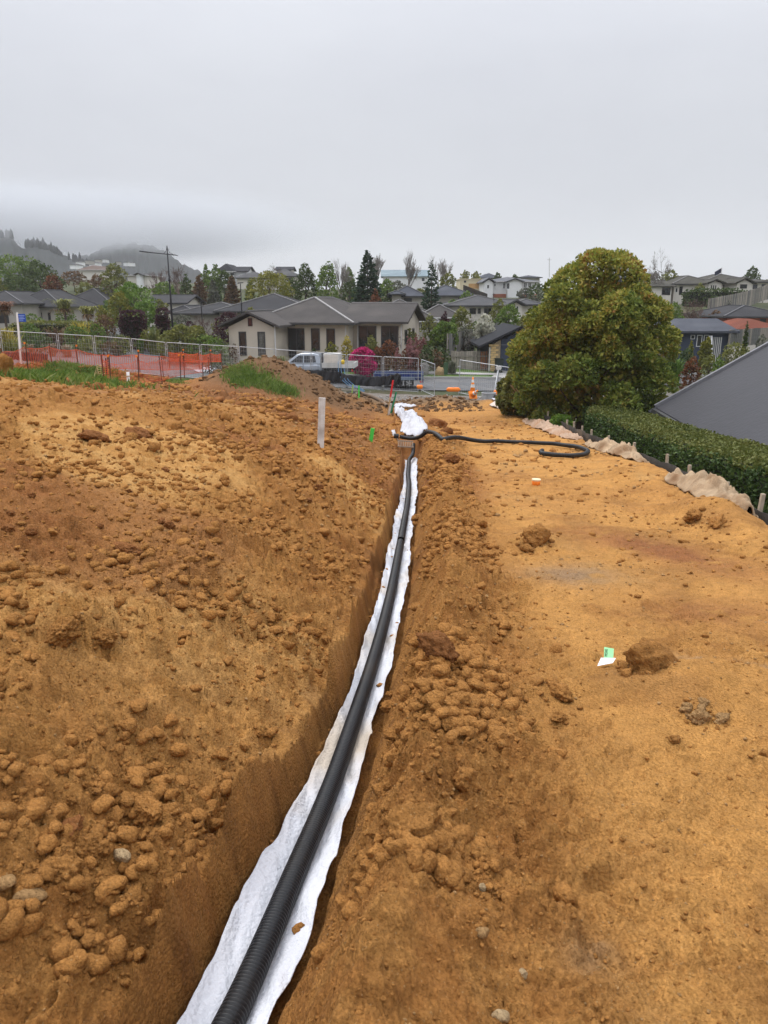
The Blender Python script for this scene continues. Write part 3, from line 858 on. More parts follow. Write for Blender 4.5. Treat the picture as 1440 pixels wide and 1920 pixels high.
# ================================================================ TRENCH: liner and pipes
LINER = M('white_geotextile', (.62, .63, .67, 1), .75, .07, 2.0, .5, 50, dirt=(.50, .43, .35, 1))
def liner():
    ys_ = np.linspace(.6, 18.9, 620)
    nu = 30
    xl = np.interp(ys_, TY, TLt); xr = np.interp(ys_, TY, TRt); tx = np.interp(ys_, TY, TX)
    xl = np.minimum(xl, tx - .1) + .025 * fbm(ys_ * 1.3, ys_ * 0, 401, 3) + .008 * fbm(ys_ * 6, ys_ * 0 + 2, 403, 3)
    xr = np.maximum(xr, tx + .1) + .03 * fbm(ys_ * 1.7, ys_ * 0 + 4, 405, 3) + .012 * fbm(ys_ * 5, ys_ * 0 + 6, 407, 3)
    xl = xl + .022; xr = xr + .03
    U = np.linspace(0, 1, nu)
    X_ = xl[:, None] + (xr - xl)[:, None] * U[None, :]
    Y_ = np.repeat(ys_[:, None], nu, 1) + .02 * fbm(X_ * 4, np.repeat(ys_[:, None], nu, 1) * 2, 409, 2)
    f = (base(Y_) - tdepth(Y_)) + ZC
    t = (X_ - tx[:, None])
    rise = .012 + np.where(t < 0, np.maximum(0, -t - .06) * .42, np.maximum(0, t - .06) * .34)
    fold = np.abs(fbm(X_ * 9 + Y_ * 1.2, Y_ * 1.6, 411, 3)) * .045 + fbm(X_ * 30, Y_ * 7, 413, 3) * .010 + np.abs(fbm(X_ * 14, Y_ * 3.6 + X_ * 6, 415, 2)) * .034
    und = np.exp(-(t / .06) ** 2)
    Z_ = f + rise + fold * (1 - .8 * und)
    # rolled rims
    Z_[:, 0] += .008; Z_[:, -1] += .008
    idx = np.arange(len(ys_) * nu).reshape(len(ys_), nu)
    fs = np.stack([idx[:-1, :-1].ravel(), idx[:-1, 1:].ravel(), idx[1:, 1:].ravel(), idx[1:, :-1].ravel()], 1)
    me = np_mesh('trench_liner', np.stack([X_.ravel(), Y_.ravel(), Z_.ravel()], 1), fs, True)
    o = link('trench_liner', me, LINER)
    so = o.modifiers.new('thickness', 'SOLIDIFY'); so.thickness = .004; so.offset = 1
    tag(o, 'long strip of white geotextile lining the trench under the black pipe', 'geotextile')
liner()

PIPEM = M('black_ribbed_plastic', (.010, .011, .013, 1), .45, .2, 3, .05, 60, spec=.35, dirt=(.026, .021, .017, 1))
def ribbed(path, r, pitch, nseg, amp=.075):
    """corrugated tube: alternating crests and grooves along a smooth path"""
    pts = np.array(path, float)
    # Catmull-Rom resample
    seg = [0]
    for i in range(1, len(pts)): seg.append(seg[-1] + np.linalg.norm(pts[i] - pts[i - 1]))
    seg = np.array(seg)
    fine = np.linspace(0, seg[-1], max(60, int(seg[-1] / .02)))
    cur = np.stack([np.interp(fine, seg, pts[:, k]) for k in range(3)], 1)
    k = 9
    for _ in range(3):
        for c in range(3): cur[:, c] = np.convolve(np.pad(cur[:, c], k // 2, mode='edge'), np.ones(k) / k, mode='valid')
    L_ = np.concatenate([[0], np.cumsum(np.linalg.norm(np.diff(cur, axis=0), axis=1))])
    n = int(L_[-1] / pitch)
    s = []; rad = []
    for i in range(n):
        for o_, rr in ((0, 1), (.42, 1), (.56, 1 - amp * 1.6), (.86, 1 - amp * 1.6)):
            s.append((i + o_) * pitch); rad.append(r * rr)
    s = np.array(s); rad = np.array(rad)
    c = np.stack([np.interp(s, L_, cur[:, q]) for q in range(3)], 1)
    tan = np.gradient(np.stack([np.interp(s, L_, cur[:, q]) for q in range(3)], 1), axis=0)
    # use a smoothed tangent
    t2 = np.stack([np.interp(s + .03, L_, cur[:, q]) - np.interp(s - .03, L_, cur[:, q]) for q in range(3)], 1)
    t2 /= np.linalg.norm(t2, axis=1)[:, None] + 1e-9
    N = np.cross(t2, np.array([0, 0, 1.0])); N /= np.linalg.norm(N, axis=1)[:, None] + 1e-9
    B = np.cross(N, t2)
    an = np.linspace(0, 2 * math.pi, nseg, endpoint=False)
    V = c[:, None, :] + rad[:, None, None] * (N[:, None, :] * np.cos(an)[None, :, None] + B[:, None, :] * np.sin(an)[None, :, None])
    m = len(s); idx = np.arange(m * nseg).reshape(m, nseg)
    nx = np.roll(idx, -1, 1)
    fs = np.stack([idx[:-1].ravel(), nx[:-1].ravel(), nx[1:].ravel(), idx[1:].ravel()], 1)
    return V.reshape(-1, 3), fs
pp = []
for yv in np.concatenate([np.arange(.55, 16.5, .35), [16.9, 17.3]]):
    pp.append((np.interp(yv, TY, TX), yv, base(yv) - tdepth(yv) + ZC + .062))
jx, jy, jz = G(775, 832, 10)
a0, b0 = ray(775, 829)
jy = 19.4; jx = a0 * jy; jz = ZC + b0 * jy
pp += [(np.interp(17.9, TY, TX), 17.9, base(17.9) - tdepth(17.9) + ZC + .12), (jx - .03, 18.7, jz - .16), (jx, 19.25, jz + .0)]
V, Fs = ribbed([p for p in pp if p[1] < 9.1], .047, .016, 24)
V2, F2 = ribbed([p for p in pp if p[1] > 8.7], .047, .022, 12)
ttt = link('corrugated_pipe', np_mesh('corrugated_pipe', np.concatenate([V, V2]), np.concatenate([Fs, F2 + len(V)]), True), PIPEM)
tag(ttt, 'long black corrugated drain pipe lying in the trench on white liner', 'pipe')
# second pipe: across the trench head, over the strip and back in a hook
cp = []
for px, py in [(746, 817), (760, 821), (778, 826), (800, 830), (830, 832), (870, 832), (930, 830), (985, 832), (1040, 835), (1075, 840), (1095, 846), (1103, 851), (1095, 856), (1070, 858), (1040, 857), (1015, 854), (1013, 851), (1017, 849)]:
    x, y, z = G(px, py + 3, 14)
    cp.append([x, y, z])
cp = np.array(cp)
for i in (0, 1, 2):
    d_ = 19.6; a_, b_ = ray(*[(746, 817), (760, 821), (778, 825)][i]); cp[i] = (a_ * d_, d_, ZC + b_ * d_)
for i in range(3, len(cp)):
    cp[i, 2] = max(cp[i, 2], float(hz(cp[i, 0], cp[i, 1])[0])) + .06
_t = np.linspace(0, len(cp) - 1, 150); cp = np.stack([np.interp(_t, range(len(cp)), cp[:, k]) for k in range(3)], 1)
for i in range(len(cp)):
    if cp[i, 0] > jx + .25:
        cp[i, 2] = max(float(hz(cp[i, 0] + dx_, cp[i, 1] + dy_)[0]) for dx_ in (-.06, 0, .06) for dy_ in (-.05, .05)) + .045
cp[:, 2] = smooth(cp[:, 2], 9)
for i in range(len(cp)):
    if cp[i, 0] > jx + .1:
        cp[i, 2] = max([cp[i, 2]] + [float(hz(cp[i, 0] + u_, cp[i, 1] + v_)[0]) + .055 for u_ in (-.1, 0, .1) for v_ in (-.12, -.05, 0)])
cp[:, 2] = smooth(cp[:, 2], 13)
_need = np.array([float(hz(q[0], q[1])[0]) + .05 - q[2] if q[0] > jx + .1 else 0 for q in cp])
cp[:, 2] += smooth(np.array([_need[max(0, i - 8):i + 9].max() for i in range(len(cp))]).clip(0), 9)
cp[-1, 2] += .03
V, Fs = ribbed(cp, .050, .030, 12)
tag(link('corrugated_pipe', np_mesh('corrugated_pipe', V, Fs, True), PIPEM), 'black corrugated pipe laid across the strip and hooked back at its right end', 'pipe')
mb = MB(); mb.tube([cp[0] - np.array([.1, 0, -.01]), cp[0] + np.array([.02, 0, 0])], .062, 14)
mb.build('end_cap', PIPEM, bpy.data.objects['corrugated_pipe.001'], smooth_=False)

# slotted white grating under the pipes
gt = empty('slotted_grate', (0, 0, 0), 0, 'small pale slotted grate under the pipes at the trench head', 'grate')
GRM = M('pale_plastic', (.27, .20, .14, 1), .7)
gx0, gy0, gz0 = P(745, 829, 19.1); gx1, _, gz1 = P(775, 831, 19.1)
mb = MB(); mb.bar((gx0, gy0, gz0 + .04), (gx1, gy0, gz1 + .04), .03); mb.bar((gx0, gy0 - .25, gz0 - .06), (gx1, gy0 - .25, gz1 - .06), .03)
mb.build('frame', GRM, gt)
smb = MB(); smb.bar((0, 0, .04), (0, -.25, -.06), .012); sme = smb.mesh('slat')
for i in range(9):
    t = (i + .5) / 9
    link('slat', sme, GRM, gt, (gx0 + (gx1 - gx0) * t, gy0, gz0 + (gz1 - gz0) * t))

# crumpled cloths -------------------------------------------------
def cloth(name, outline, zlift, mat, label, cat, seed, fold=.10, fscale=3.0, n=60, fn=None, d0=3, streak=None):
    """outline in photo pixels, draped on the ground with folds, thickness from a modifier"""
    pts = []
    for p in outline:
        g_ = G(p[0], p[1], d0)
        pts.append((g_[0], g_[1]))
    pts = np.array(pts)
    m = len(pts); na, nr_ = n * 3, n // 2
    t = np.linspace(0, m, na, endpoint=False)
    cl = np.vstack([pts, pts[:1]])
    ox, oy = np.interp(t, range(m + 1), cl[:, 0]), np.interp(t, range(m + 1), cl[:, 1])
    c0 = pts.mean(0)
    R_ = np.linspace(.0, 1, nr_) ** .8
    edge = 1 + .05 * fbm(np.cos(t / m * 6.283) * 3, np.sin(t / m * 6.283) * 3, seed + 1, 3)
    gxx = c0[0] + (ox - c0[0])[None, :] * R_[:, None] * edge[None, :]; gyy = c0[1] + (oy - c0[1])[None, :] * R_[:, None] * edge[None, :]
    z = hz(gxx.ravel(), gyy.ravel()).reshape(gxx.shape)
    zm = z * .35 + .65 * smooth_grid(z, 7)
    wxx = gxx + .12 * fbm(gxx * 3, gyy * 2, seed + 4, 2); wyy = gyy + .12 * fbm(gxx * 3, gyy * 2, seed + 5, 2)
    f1 = np.abs(fbm(wxx * fscale, wyy * fscale * .45, seed + 7, 2)) * 1.6
    f2 = np.abs(fbm(wxx * fscale * 2.3 + wyy, wyy * fscale * 1.1, seed + 9, 3))
    rr_ = R_[:, None]
    zz = np.maximum(zm, z - .02) + .02 + zlift * (1 - rr_ ** 3) + (f1 * fold + f2 * fold * .5) * (1 - .55 * rr_ ** 4)
    idx = np.arange(na * nr_).reshape(nr_, na); nx_ = np.roll(idx, -1, 1)
    q4 = np.stack([idx[:-1].ravel(), nx_[:-1].ravel(), nx_[1:].ravel(), idx[1:].ravel()], 1)
    o = link(name, np_mesh(name, np.stack([gxx.ravel(), gyy.ravel(), zz.ravel()], 1), q4, True), mat)
    so = o.modifiers.new('thickness', 'SOLIDIFY'); so.thickness = .008; so.offset = 1
    return tag(o, label, cat)
def smooth_grid(z, k):
    ker = np.ones(k) / k
    z = np.apply_along_axis(lambda a: np.convolve(np.pad(a, k // 2, mode='edge'), ker, mode='valid'), 0, z)
    return np.apply_along_axis(lambda a: np.convolve(np.pad(a, k // 2, mode='edge'), ker, mode='valid'), 1, z)
WF = M('clean_white_fabric', (.50, .50, .53, 1), .8, .04, 3, .2, 40)
cloth('white_fabric', [(743, 767), (752, 772), (752, 780), (770, 776), (783, 780), (776, 788), (792, 790), (795, 800), (800, 806), (801, 814), (794, 818), (780, 824), (762, 822), (750, 812), (756, 800), (750, 788), (742, 780), (739, 770)], .10, WF,
      'crumpled heap of white fabric at the head of the trench behind the pipes', 'fabric', 500, .24, 2.0, d0=15)
cloth('white_fabric', [(739, 763), (745, 758), (760, 758), (768, 762), (780, 764), (766, 766), (750, 766), (742, 769)], .06, WF,
      'narrow curved strip of white fabric beside the green stake', 'fabric', 520, .10, 2.5, 70, d0=20)
cloth('white_fabric', [(734, 812), (740, 811), (748, 819), (744, 824), (737, 820)], .05, WF,
      'small white scrap of fabric at the left end of the pipes', 'fabric', 530, .06, 3, 40, d0=15)
SAND = M('muddy_cloth', (.38, .27, .165, 1), .85, .3, 3.5, .4, 60, dirt=(.20, .105, .045, 1))
def ridge_line(amp, a, b):
    return lambda X_, Y_: amp * 1.0 + 0 * X_
def heap_cloth(label, pts, hw, hh, mat, seed, pleat=.035):
    """cloth thrown over a ridge: pts are plan (x, y) along the ridge, pleats run down both sides"""
    n, m = 130, 40
    t = np.linspace(0, len(pts) - 1, n); pa = np.array(pts, float)
    cx = smooth(np.interp(t, range(len(pts)), pa[:, 0]), 21); cy = smooth(np.interp(t, range(len(pts)), pa[:, 1]), 21)
    dx, dy = np.gradient(cx), np.gradient(cy); L_ = np.hypot(dx, dy); nx_, ny_ = dy / L_, -dx / L_
    s = np.concatenate([[0], np.cumsum(np.hypot(np.diff(cx), np.diff(cy)))]); S = s / s[-1]
    v = np.linspace(-1, 1, m)
    SS, VV = np.meshgrid(s, v, indexing='ij'); UU = SS / s[-1]
    env = np.clip(np.sin(np.pi * np.clip(UU, .0, 1)), 0, 1) ** .45
    wid = hw * (.45 + .55 * env) * (1 + .22 * fbm(SS * 2.5, np.sign(VV) * 3, seed, 2))
    warp = SS + .28 * fbm(SS * 1.6, VV * 1.2, seed + 1, 3) + .22 * VV * np.sin(SS * 2 + seed)
    pl = np.clip(1 - np.abs(fbm(warp * 2.6, VV * .7, seed + 2, 3)) * 2.4, 0, 1) ** 2.2 * 1.1 + .45 * np.clip(1 - np.abs(fbm(warp * 6.5 + VV, VV * 1.1, seed + 3, 2)) * 2.5, 0, 1) ** 2 + .5 * fbm(SS * 1.5, VV * 1.5, seed + 8, 2)
    X_ = cx[:, None] + nx_[:, None] * VV * wid; Y_ = cy[:, None] + ny_[:, None] * VV * wid
    g_ = hz(X_.ravel(), Y_.ravel()).reshape(X_.shape); gs = smooth_grid(g_, 9)
    prof = np.clip(1 - np.abs(VV) ** 2.1, 0, 1)
    bumpy = 1 + .35 * fbm(SS * 1.6, VV * .3, seed + 4, 3)
    Z_ = gs + .02 + hh * env ** 1.3 * prof * bumpy + (pl - .5) * pleat * (1.1 - .75 * VV ** 2) 
    fl_ = fbm(SS * 4, VV * 2, seed + 6, 2) * .012
    idx = np.arange(n * m).reshape(n, m)
    o = link('sandy_cloth', np_mesh('sandy_cloth', np.stack([X_.ravel(), Y_.ravel(), (Z_ + fl_).ravel()], 1), np.stack([idx[:-1, :-1].ravel(), idx[:-1, 1:].ravel(), idx[1:, 1:].ravel(), idx[1:, :-1].ravel()], 1), True), mat)
    so = o.modifiers.new('thickness', 'SOLIDIFY'); so.thickness = .010; so.offset = 1
    return tag(o, label, 'cloth')
def ed(y, off=0): return (float(edge_r(y)) + off, y)
heap_cloth('large mud stained cloth heaped at the strip edge before the hedge', [ed(8.4, .18), ed(9.0, .10), ed(9.7, .05), ed(10.4, .0), ed(11.3, -.1)], .30, .22, SAND, 540, .085)
heap_cloth('mud stained cloth draped at the strip edge beside the hooked pipe', [ed(14.2, .15), ed(15, .1), ed(16.2, .05), ed(17.4, .02), ed(18.2, -.05)], .28, .20, SAND, 550, .085)
heap_cloth('crumpled pinkish cloth along the strip edge below the big tree', [ed(19.8, 0), ed(22, -.05), ed(24, 0), ed(26, -.1), ed(28.5, -.15)], .34, .14, M('pink_muddy_cloth', (.42, .29, .20, 1), .85, .15, 2, .3, 50, dirt=(.35, .19, .1, 1)), 560, .10)
cloth('sandy_cloth', [(918, 760), (930, 757), (952, 760), (968, 770), (960, 774), (940, 768), (924, 765)], .10, M('pale_muddy_cloth', (.6, .52, .45, 1), .85, .15, 2, .3, 50, dirt=(.4, .28, .18, 1)),
      'pale flattened cloth at the far corner of the strip', 'cloth', 570, .16, 1.4, 70, d0=20)
cloth('white_fabric', [(362, 697), (380, 693), (392, 694), (402, 692), (404, 697), (388, 701), (372, 701)], .10, WF,
      'scraps of white cloth on the ground by the end of the orange netting', 'fabric', 580, .2, 1.4, 50, d0=20)
cloth('white_fabric', [(918, 747), (928, 746), (938, 751), (930, 754), (922, 752)], .06, WF,
      'small white rag by the black bag at the corner of the site', 'fabric', 585, .12, 1.6, 40, d0=20)

# ---------------------------------------------------------------- silt fence of dark cloth with pegs, right edge
SILT = M('dark_silt_cloth', (.032, .026, .020, 1), .8, .3, 2, .3, 30, dirt=(.11, .075, .045, 1))
sf = empty('silt_fence', (0, 0, 0), 0, 'low dark cloth silt fence with pegs along the right edge of the strip', 'fence')
ys_ = np.linspace(1.5, 41, 300)
X_ = edge_r(ys_) + .32 + .04 * fbm(ys_ * .8, ys_ * 0, 601, 2)
top = base(ys_) + np.interp(ys_, [0, 9, 14, 25, 41], [.02, .06, .08, .30, .38]) + .03 * fbm(ys_ * 1.5, ys_ * 0, 603, 2) + ZC
rows = 8
vs = []
for k in range(rows):
    t = k / (rows - 1)
    vs.append(np.stack([X_ + .05 * fbm(ys_ * 2.3, ys_ * 0 + k * .4, 605, 2) + .12 * t, ys_, top - t * np.interp(ys_, [0, 12, 41], [1.3, 1.3, .9])], 1))
V_ = np.concatenate(vs); m = len(ys_); idx = np.arange(rows * m).reshape(rows, m)
o = link('silt_cloth', np_mesh('silt_cloth', V_, np.stack([idx[:-1, :-1].ravel(), idx[:-1, 1:].ravel(), idx[1:, 1:].ravel(), idx[1:, :-1].ravel()], 1), True), SILT, sf)
so = o.modifiers.new('thickness', 'SOLIDIFY'); so.thickness = .01
PEG = M('pale_timber_peg', (.42, .34, .25, 1), .85, .2, 8)
pm = MB(); pm.box(-.022, .022, -.022, .022, -.9, .12); pme = pm.mesh('peg')
for yv in [5.4, 6.9, 8.8, 10.3, 12.4, 13.9, 16.0, 18.2, 20.0, 21.3, 22.3, 23.6, 25.2, 27.0, 29.5, 32, 35]:
    k = int(np.argmin(abs(ys_ - yv)))
    o = link('peg', pme, PEG, sf, (X_[k] + .07, yv, top[k] + rnd.uniform(-.02, .04)))
    o.rotation_euler = (rnd.uniform(-.06, .06), rnd.uniform(-.06, .06), rnd.random())

# ---------------------------------------------------------------- stakes
def stake(name, pt, pb, d, w, mat, label, top=None, th=None):
    """stake from pixel top to pixel bottom at distance d"""
    a = Vector(P(*pb, d)); b = Vector(P(*pt, d)); a = a - (b - a).normalized() * .25
    if top is None:
        mb_ = MB(); mb_.bar(a, b, w, th or w * .5); o = mb_.build(name, mat)
        return tag(o, label, 'stake')
    e = empty(name, (0, 0, 0), 0, label, 'stake')
    k = b + (a - b) * top[0]
    mb_ = MB(); mb_.bar(a, k, w, th or w * .6); mb_.build('shaft', mat, e)
    mb_ = MB(); mb_.bar(k, b, w * 1.08, (th or w * .6) * 1.1); mb_.build('painted_top', top[1], e)
    return e
def gd(px, py, d0=8):
    return GH(px, py, d0)[1]
GREYW = M('weathered_white_post', (.66, .65, .63, 1), .8, .12, 6, .3, 40, dirt=(.36, .32, .28, 1))
REDP = M('red_paint', (.62, .025, .03, 1), .5, .1); GRNP = M('green_paint', (.015, .22, .10, 1), .5, .1)
LIME = M('fluorescent_green_paint', (.08, .62, .08, 1), .6, .1); TIM = M('pale_timber', (.45, .30, .15, 1), .85, .15, 8)
stake('marker_post', (604, 746), (601, 838), gd(601, 838), .105, GREYW, 'square grey white marker post standing in the bank left of the trench', th=.05)
stake('survey_stake', (737, 713), (727, 776), gd(727, 776, 15), .07, TIM, 'leaning timber stake with a red painted top at the trench head', (.42, REDP))
stake('survey_stake', (743, 735), (733, 775), gd(733, 775, 15), .075, GRNP, 'leaning dark green stake just right of the red topped stake')
stake('survey_stake', (699, 803), (695, 827), gd(695, 827, 12), .085, LIME, 'bright green short stake on the bank left of the white fabric', th=.02)
stake('survey_stake', (662, 721), (660, 737), gd(660, 738, 20), .06, M('yellow_green_paint', (.35, .5, .08, 1), .6), 'thin yellow green peg beside the black disc under the blue tubes')
stake('survey_stake', (673, 723), (673, 745), gd(673, 746, 20), .07, LIME, 'bright green peg right of the blue tubes', th=.03)
stake('survey_stake', (733, 757), (729, 777), gd(731, 778, 15), .09, GREYW, 'short white post between the red topped and the green stake', th=.05)

# green tape on marks; blue tubes, hose, disc
BLUE = M('blue_tube_plastic', (.09, .21, .36, 1), .45, .1)
dts = gd(673, 736, 20)
for i, (tx_, lab) in enumerate([((634, 678), 'left blue water tube bending up behind the mound'), ((639, 676), 'middle blue water tube, just left of the yellow cap'), ((645, 690), 'right blue water tube, passing under the yellow cap')]):
    px0 = tx_[0]
    path = [P(px0, tx_[1], dts + 1.5), P(px0 + .5, 694, dts + 1.3), P(px0 + 2, 703, dts + 1.0), P(px0 + 9, 714, dts + .7), P(px0 + 20, 723, dts + .4), P(678 - i * 2, 729 + i, dts + .1), P(684 - i, 733 + i, dts - .1)]
    v = [Vector(p) for p in path]
    pts = []
    for k in range(len(v) - 1):
        for t in (0, .33, .66): pts.append(v[k].lerp(v[k + 1], t))
    pts.append(v[-1])
    mb_ = MB(); mb_.tube(pts, .018, 6); tag(mb_.build('blue_tube', BLUE, smooth_=True), lab, 'tube', 'blue water tubes')
mb_ = MB(); c = Vector(P(643, 679, dts + 1.5)); mb_.tube([c - Vector((0, 0, .12)), c + Vector((0, 0, .06)), c + Vector((0, 0, .14))], [.10, .12, .05], 12)
tag(mb_.build('yellow_cap', M('yellow_plastic', (.8, .55, .04, 1), .5), smooth_=True), 'small yellow cap on top of the blue tubes', 'cap')
HOSE = M('grey_hose', (.20, .15, .11, 1), .75, .2, 4, .2, 30, dirt=(.3, .17, .08, 1))
hp = []
for px, py in [(674, 737), (681, 738), (690, 740), (700, 744), (710, 749), (719, 755), (727, 762)]:
    x, y, z = GH(px, py + 4, 18); hp.append((x, y, z + .09))
V, Fs = ribbed(hp, .085, .05, 12, .05)
tag(link('grey_hose', np_mesh('grey_hose', V, Fs, True), HOSE), 'muddy grey hose running from the pegs to the trench head', 'hose')
x, y, z = GH(658, 737, 18)
mb_ = MB(); mb_.tube([(x, y, z - .02), (x, y, z + .05), (x, y, z + .06)], [.26, .26, .2], 16)
tag(mb_.build('black_disc', PIPEM), 'round black lid lying flat beside the yellow green peg', 'lid')

# orange marker cup on strip
x, y, z = GH(1005, 910)
ORG = M('orange_plastic', (.85, .22, .02, 1), .45, .08)
mc = empty('marker_cup', (x, y, z), 0, 'small orange marker cup pushed into the smooth strip', 'marker')
mb_ = MB(); mb_.tube([(0, 0, -.03), (0, 0, .02), (0, 0, .075)], [.04, .058, .066], 16); mb_.build('cup', ORG, mc, smooth_=True)
mb_ = MB(); mb_.tube([(0, 0, .075), (0, 0, .095)], [.068, .068], 16); mb_.build('rim', M('pale_rim', (.75, .6, .38, 1), .5), mc)

# paper
x, y, z = GH(1138, 1252)
pe = empty('printed_paper', (x, y, z + .01), 0, 'folded green and white printed paper lying on the strip', 'paper')
GP = M('green_paper', (.28, .62, .30, 1), .7, .05, 20); WP = M('white_paper', (.78, .78, .82, 1), .7, .03, 20)
k = .0030
def leaf(pts, nm, mat):
    mb_ = MB()
    n = len(pts)
    mb_.add(pts + [(p[0], p[1], p[2] - .002) for p in pts], [tuple(range(n)), tuple(range(2 * n - 1, n - 1, -1))] + [(i, i + n, (i + 1) % n + n, (i + 1) % n) for i in range(n)])
    return mb_.build(nm, mat, pe)
leaf([(-.075, -.03, .012), (.03, -.02, .035), (.065, .03, .05), (-.03, .05, .04)], 'white_sheet', WP)
pe.scale = (.8, .8, .6)
gsh = leaf([(-.012, .045, .042), (.048, .035, .044), (.075, .12, .085), (.012, .135, .093)], 'green_sheet', GP)
# the printed word on the green sheet, running up the sheet
fc = bpy.data.curves.new('printed_word', 'FONT'); fc.body = 'MOVE'; fc.size = .027; fc.extrude = .0003; fc.align_x = 'CENTER'; fc.align_y = 'CENTER'
fo = bpy.data.objects.new('printed_word', fc); COL.objects.link(fo)
fo.parent = gsh
ex = Vector((.026, .088, .046)).normalized(); ez = Vector((.06, -.01, .002)).cross(Vector((.026, .088, .046))).normalized(); ey = ez.cross(ex)
ctr = Vector((.014, .085, .0665)) + ez * .003
fo.matrix_local = Matrix(((ex.x, ey.x, ez.x, ctr.x), (ex.y, ey.y, ez.y, ctr.y), (ex.z, ey.z, ez.z, ctr.z), (0, 0, 0, 1)))

# ---------------------------------------------------------------- grass on the banks
def grass(name, spots, n, hgt, mat, label, seed, d0=10):
    r = np.random.RandomState(seed); vs = []; fs = []
    P2 = [GH(px, py, d0) + (w, dd) for px, py, w, dd in spots]
    k = 0
    for _ in range(n):
        x0, y0, z0, w, dd = P2[r.randint(len(P2))]
        x = x0 + r.normal() * w; y = y0 + r.normal() * dd
        z = float(hz(x, y)[0]) - .02
        h = hgt * (.5 + .8 * r.rand()); an = r.rand() * 6.28; l = r.normal(size=2) * h * .45; bw = .012 + .012 * r.rand()
        dx, dy = math.cos(an) * bw, math.sin(an) * bw
        vs += [(x - dx, y - dy, z), (x + dx, y + dy, z), (x + dx * .6 + l[0] * .5, y + dy * .6 + l[1] * .5, z + h * .65), (x + l[0], y + l[1], z + h)]
        fs.append((k, k + 1, k + 2, k + 3)); k += 4
    tag(link(name, np_mesh(name, vs, fs), mat), label, 'grass', kind='stuff')
GRASSM = leafmat('fresh_grass', [(.06, .11, .018), (.11, .18, .028), (.17, .25, .045), (.24, .25, .08)], .3)
grass('grass', [(60, 708, .9, .7), (100, 704, 1.0, .8), (140, 700, 1.0, .8), (175, 696, .9, .7), (120, 712, .8, .4), (40, 712, .7, .3), (160, 705, .8, .6)], 9000, .20, GRASSM, 'green grass growing in the hollow behind the orange netting', 3)
grass('grass', [(455, 712, .25, .5), (475, 714, .35, .5), (495, 718, .4, .4), (515, 726, .4, .4), (530, 734, .3, .35), (445, 700, .3, .4)], 5200, .22, GRASSM, 'bright green grass patch on the near side of the brown mound', 4)
grass('grass', [(318, 716, .3, .3), (345, 713, .35, .3)], 1200, .14, GRASSM, 'thin green grass before the end of the orange netting', 5)
bpy.context.view_layer.update()
_me = bpy.data.meshes.new_from_object(fo.evaluated_get(bpy.context.evaluated_depsgraph_get()))
_ml = fo.matrix_local.copy(); bpy.data.objects.remove(fo)
fo = link('printed_letters', _me, M('black_ink', (.02, .03, .03, 1), .7), gsh); fo.matrix_local = _ml

# soil spilled on the liner
pts = []
rq = np.random.RandomState(44)
while len(pts) < 260:
    y = rq.uniform(1.4, 17); side = rq.choice([-1, 1]); xl_, xr_, tx_ = np.interp(y, TY, TLt), np.interp(y, TY, TRt), np.interp(y, TY, TX)
    x = (xl_ + .07 * rq.rand() ** 2) if side < 0 else (xr_ - .07 * rq.rand() ** 2)
    if abs(x - tx_) < .08: continue
    pts.append((x, y, .004 + .02 * rq.rand() ** 4))
vs = []; fs = []; nv = 0; SHP = shapes(1, 8)
for x, y, s_ in pts:
    bv, bf = SHP[rq.randint(8)]; z = ZC + float(base(y) - tdepth(y)) + .035
    vs.append(bv * np.array([1.2, .9, .7]) * s_ + np.array([x, y, z + s_ * .3])); fs.append(bf + nv); nv += len(bv)
tag(link('spilled_soil', np_mesh('spilled_soil', np.concatenate(vs), np.concatenate(fs)), CLOD), 'crumbs of soil spilled on the white trench liner', 'loose soil', kind='stuff')
# ================================================================ ROAD, KERB, LAWN (sheets a little above the ground)
def drape(name, poly, lift, mat, label=None, step=.5, kind='structure', thick=0.0):
    """plan polygon (x,y) draped over the land"""
    poly = np.array(poly, float)
    x0, y0 = poly.min(0); x1, y1 = poly.max(0)
    nx = max(2, int((x1 - x0) / step) + 1); ny = max(2, int((y1 - y0) / step) + 1)
    X_, Y_ = np.meshgrid(np.linspace(x0, x1, nx), np.linspace(y0, y1, ny))
    ins = np.zeros(X_.shape, bool); m = len(poly)
    best = np.full(X_.shape, 1e9); bx_ = X_.copy(); by_ = Y_.copy()
    for i in range(m):
        ax, ay = poly[i]; bx, by = poly[(i + 1) % m]
        c = ((ay > Y_) != (by > Y_)) & (X_ < (bx - ax) * (Y_ - ay) / (by - ay + 1e-12) + ax)
        ins ^= c
        t = np.clip(((X_ - ax) * (bx - ax) + (Y_ - ay) * (by - ay)) / ((bx - ax) ** 2 + (by - ay) ** 2 + 1e-12), 0, 1)
        qx, qy = ax + t * (bx - ax), ay + t * (by - ay); d = np.hypot(X_ - qx, Y_ - qy)
        k = d < best; best[k] = d[k]; bx_[k] = qx[k]; by_[k] = qy[k]
    near = (~ins) & (best < step * 1.5)
    X2 = np.where(near, bx_, X_); Y2 = np.where(near, by_, Y_)
    ok = ins | near
    idx = np.arange(nx * ny).reshape(ny, nx)
    q = np.stack([idx[:-1, :-1].ravel(), idx[:-1, 1:].ravel(), idx[1:, 1:].ravel(), idx[1:, :-1].ravel()], 1)
    q = q[ok.ravel()[q].all(1) & ins.ravel()[q].any(1)]
    used = np.unique(q); mp = np.full(nx * ny, -1); mp[used] = np.arange(len(used))
    z = terrain(X2.ravel()[used], Y2.ravel()[used]) + ZC + lift
    o = link(name, np_mesh(name, np.stack([X2.ravel()[used], Y2.ravel()[used], z], 1), mp[q], True), mat)
    return tag(o, label, kind=kind)
ASPH = M('asphalt', (.105, .108, .112, 1), .85, .18, 1.2, .3, 60, dirt=(.15, .145, .14, 1))
